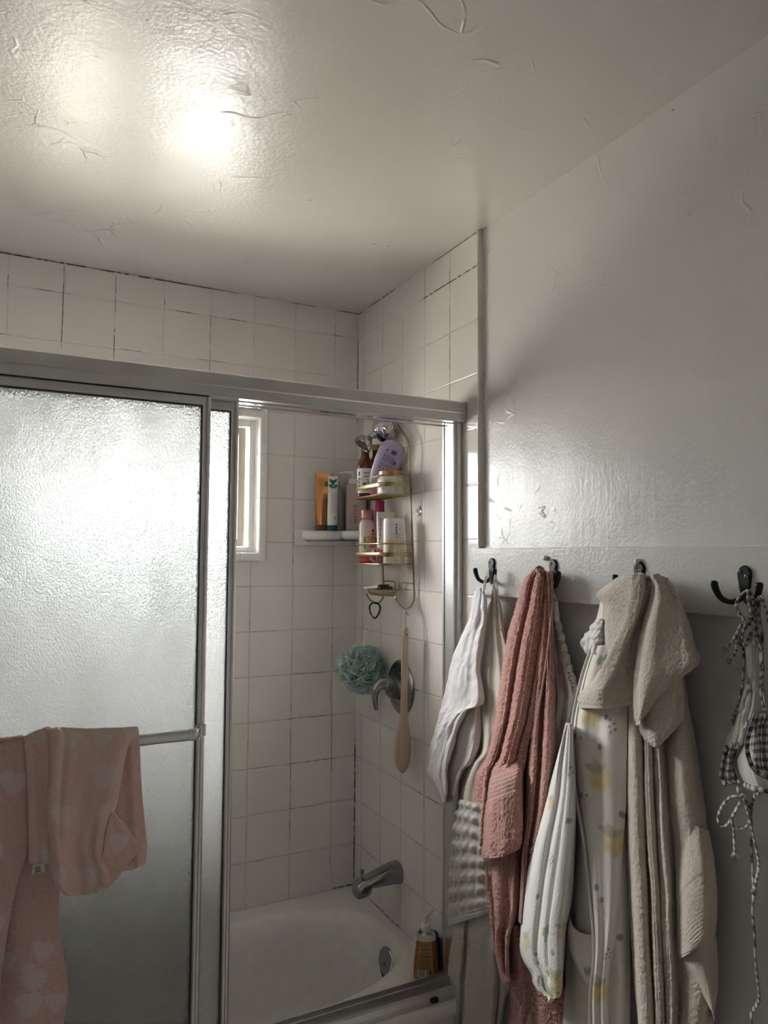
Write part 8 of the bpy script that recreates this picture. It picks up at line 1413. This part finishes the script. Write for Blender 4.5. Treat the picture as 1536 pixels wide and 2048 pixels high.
su = thing('suction_hook', (0, AN['suction'].y, AN['suction'].z), 'small clear suction hook stuck to the tiles right of the caddy', 'suction hook')
M_CLEAR = plain('clear_vinyl', (.95, .95, .95), .08, trans=.9, ior=1.18)
mb = MB(); mb.lathe([(.0165, .0003), (.0160, .002), (.010, .0055), (.0055, .008), (.0045, .012), (.0002, .0125)], (0, AN['suction'].y, AN['suction'].z), (-1, 0, 0), 28); mb.build('cup', M_CLEAR, su)
s0 = Vector((0, AN['suction'].y, AN['suction'].z))
mb = MB(); mb.tube([s0 + Vector((-.011, 0, .004)), s0 + Vector((-.014, 0, -.006)), s0 + Vector((-.020, 0, -.010)), s0 + Vector((-.026, 0, -.006)), s0 + Vector((-.027, 0, .002))], .0022, 8, smooth=4); mb.build('hook', M_CLEAR, su)

# ---------- soap on the tub corner
oc_ = Vector((-.0615, -.6060, RIM + .001))
os_ = thing('soap_bottle', oc_, 'orange liquid soap pump bottle on the tub corner', 'soap bottle')
mb = MB(); sec = []
M_CLEARPL = plain('clear_plastic', (.90, .90, .88), .08, trans=.85, ior=1.35)
M_SOAP = plain('orange_soap', (.52, .13, .012), .12, trans=.35, ior=1.35, coat=.6)
fd = Vector((-.36, -.93, 0)).normalized(); sdv = Vector((.93, -.36, 0)).normalized()
def ovals(lst, e=2.6): return [[tuple(oc_ + UP * h + sdv * q[0] + fd * q[1]) for q in superellipse(0, 0, 0, w_, d_, e, 40)] for h, w_, d_ in lst]
mb.loft(ovals([(.000, .0315, .0185), (.003, .0345, .0210), (.030, .0345, .0210), (.060, .0315, .0200), (.090, .0275, .0190), (.104, .0268, .0185)])); liq = mb.build('soap_filled_body', M_SOAP, os_)
mb = MB(); mb.loft(ovals([(.1042, .0268, .0185), (.112, .0268, .0182), (.120, .0235, .0165), (.127, .0165, .0140), (.130, .0120, .0120)])); mb.build('clear_shoulder', M_CLEARPL, os_)
mb = MB(); mb.lathe([(.0130, .126), (.0138, .128), (.0138, .140), (.0120, .144), (.0060, .145), (.0058, .156)], oc_, UP, 28, ref=sdv); pcw = mb.build('pump_collar', plain('ivory_pump', (.74, .72, .66), .4), os_)
mb = MB(); mb.lathe([(.0068, .155), (.0078, .157), (.0072, .166), (.0040, .169), (.0002, .1695)], oc_, UP, 20)
q = oc_ + UP * .164; ad = (sdv * .75 + fd * -.65).normalized(); mb.tube([q, q + ad * .012 + UP * .004, q + ad * .024 + UP * .007, q + ad * .030 + UP * .006], [(.0060, .0060), (.0050, .0050), (.0040, .0040), (.0030, .0030)], 10, smooth=3); mb.build('pump_head', plain('ivory_pump', (.74, .72, .66), .4), pcw)
mb = MB(); rings = []
def lab(h, w_, d_): return [tuple(oc_ + UP * h + sdv * (w_ * x) + fd * (d_ * (max(0, 1 - abs(x) ** 2.6)) ** (1 / 2.6) + o2)) for x, o2 in [(-.80 + 1.30 * k / 12, .0007) for k in range(13)] + [(-.80 + 1.30 * k / 12, .0001) for k in range(12, -1, -1)]]
mb.loft([lab(h, w_, d_) for h, w_, d_ in [(.010, .0345, .0210), (.030, .0345, .0210), (.060, .0315, .0200), (.090, .0275, .0190), (.098, .0270, .0187)]]); lab_ = mb.build('label', plain('tan_label', (.44, .30, .13), .45), liq)
mb = MB(); pb2 = oc_ + fd * .0214
lr = []
for z_ in [.094, .088, .083, .077, .0735, .070, .0665, .063, .058, .055, .052, .049, .046, .043, .040, .037, .034]:
    k = 1 - (z_ - .03) * 3.6; lr.append((-.025 * k - .001 + rng.uniform(0, .004) * (z_ > .06), .013 * k + rng.uniform(-.004, 0), z_, z_ + (.0024 if z_ in (.094, .083, .063) else .0011)))
for x0, x1, z0, z1 in lr:
    w_ = .0345 - .0078 * max(0, min(1, (z0 - .03) / .07)); d_ = .0210 - .0023 * max(0, min(1, (z0 - .03) / .07)); vs = []; fs = []
    for i in range(9):
        x = (x0 + (x1 - x0) * i / 8) / w_
        for z in (z0, z1): vs.append(oc_ + UP * z + sdv * (w_ * x) + fd * (d_ * (max(0, 1 - abs(x) ** 2.6)) ** (1 / 2.6) + .0010))
    m_ = len(vs); vs += [v - fd * .0005 for v in vs]
    for i in range(8): fs += [(2 * i, 2 * i + 2, 2 * i + 3, 2 * i + 1), (m_ + 2 * i, m_ + 2 * i + 1, m_ + 2 * i + 3, m_ + 2 * i + 2)]
    mb.add(vs, fs)
mb.build('print', plain('brown_label_print', (.10, .05, .015), .6), lab_, smooth=False)
def patch_(x0, x1, z0, z1, mat, name):
    mb = MB(); vs = []; fs = []
    for i in range(9):
        x = (x0 + (x1 - x0) * i / 8) / .0345
        for z in (z0, z1): vs.append(oc_ + UP * z + sdv * (.0345 * x) + fd * (.0210 * (max(0, 1 - abs(x) ** 2.6)) ** (1 / 2.6) + .0011))
    m_ = len(vs); vs += [v - fd * .0005 for v in vs]
    for i in range(8): fs += [(2 * i, 2 * i + 2, 2 * i + 3, 2 * i + 1), (m_ + 2 * i, m_ + 2 * i + 1, m_ + 2 * i + 3, m_ + 2 * i + 2)]
    mb.add(vs, fs); return mb.build(name, mat, lab_, smooth=False)
patch_(-.0262, -.0010, .012, .029, plain('white_panel', (.66, .60, .52), .5), 'barcode_panel')
bm_ = plain('barcode_blue', (.10, .11, .24), .6)
mb = MB()
for k in range(14):
    x0 = -.0236 + k * .00115; x = x0 / .0345
    vs = []
    for xx in (x0, x0 + (.0008 if k % 3 else .0005)):
        for z in (.0145, .0265): vs.append(oc_ + UP * z + sdv * xx + fd * (.0210 * (1 - abs(xx / .0345) ** 2.6) ** (1 / 2.6) + .0014))
    mb.add(vs + [v - fd * .0005 for v in vs], [(0, 2, 3, 1), (4, 5, 7, 6)])
mb.build('barcode', bm_, lab_, smooth=False)
patch_(.0060, .0118, .011, .030, plain('dark_symbols', (.07, .06, .07), .6), 'symbol_column')
bx_ = MB(); bx_.box(-.040, -.008, -.600, -.566, RIM + .001, RIM + .092, .004)
bxo = thing('blue_carton', (-.024, -.583, RIM), 'blue container on the tub corner, mostly hidden behind the orange soap bottle', 'container')
bx_.build('container_body', plain('deep_blue_plastic', (.008, .055, .16), .4), bxo)
bx_ = MB(); bx_.box(-.036, -.012, -.596, -.570, RIM + .0925, RIM + .1045, .003); bx_.build('lid', plain('blue_lid', (.012, .08, .20), .4), bxo)
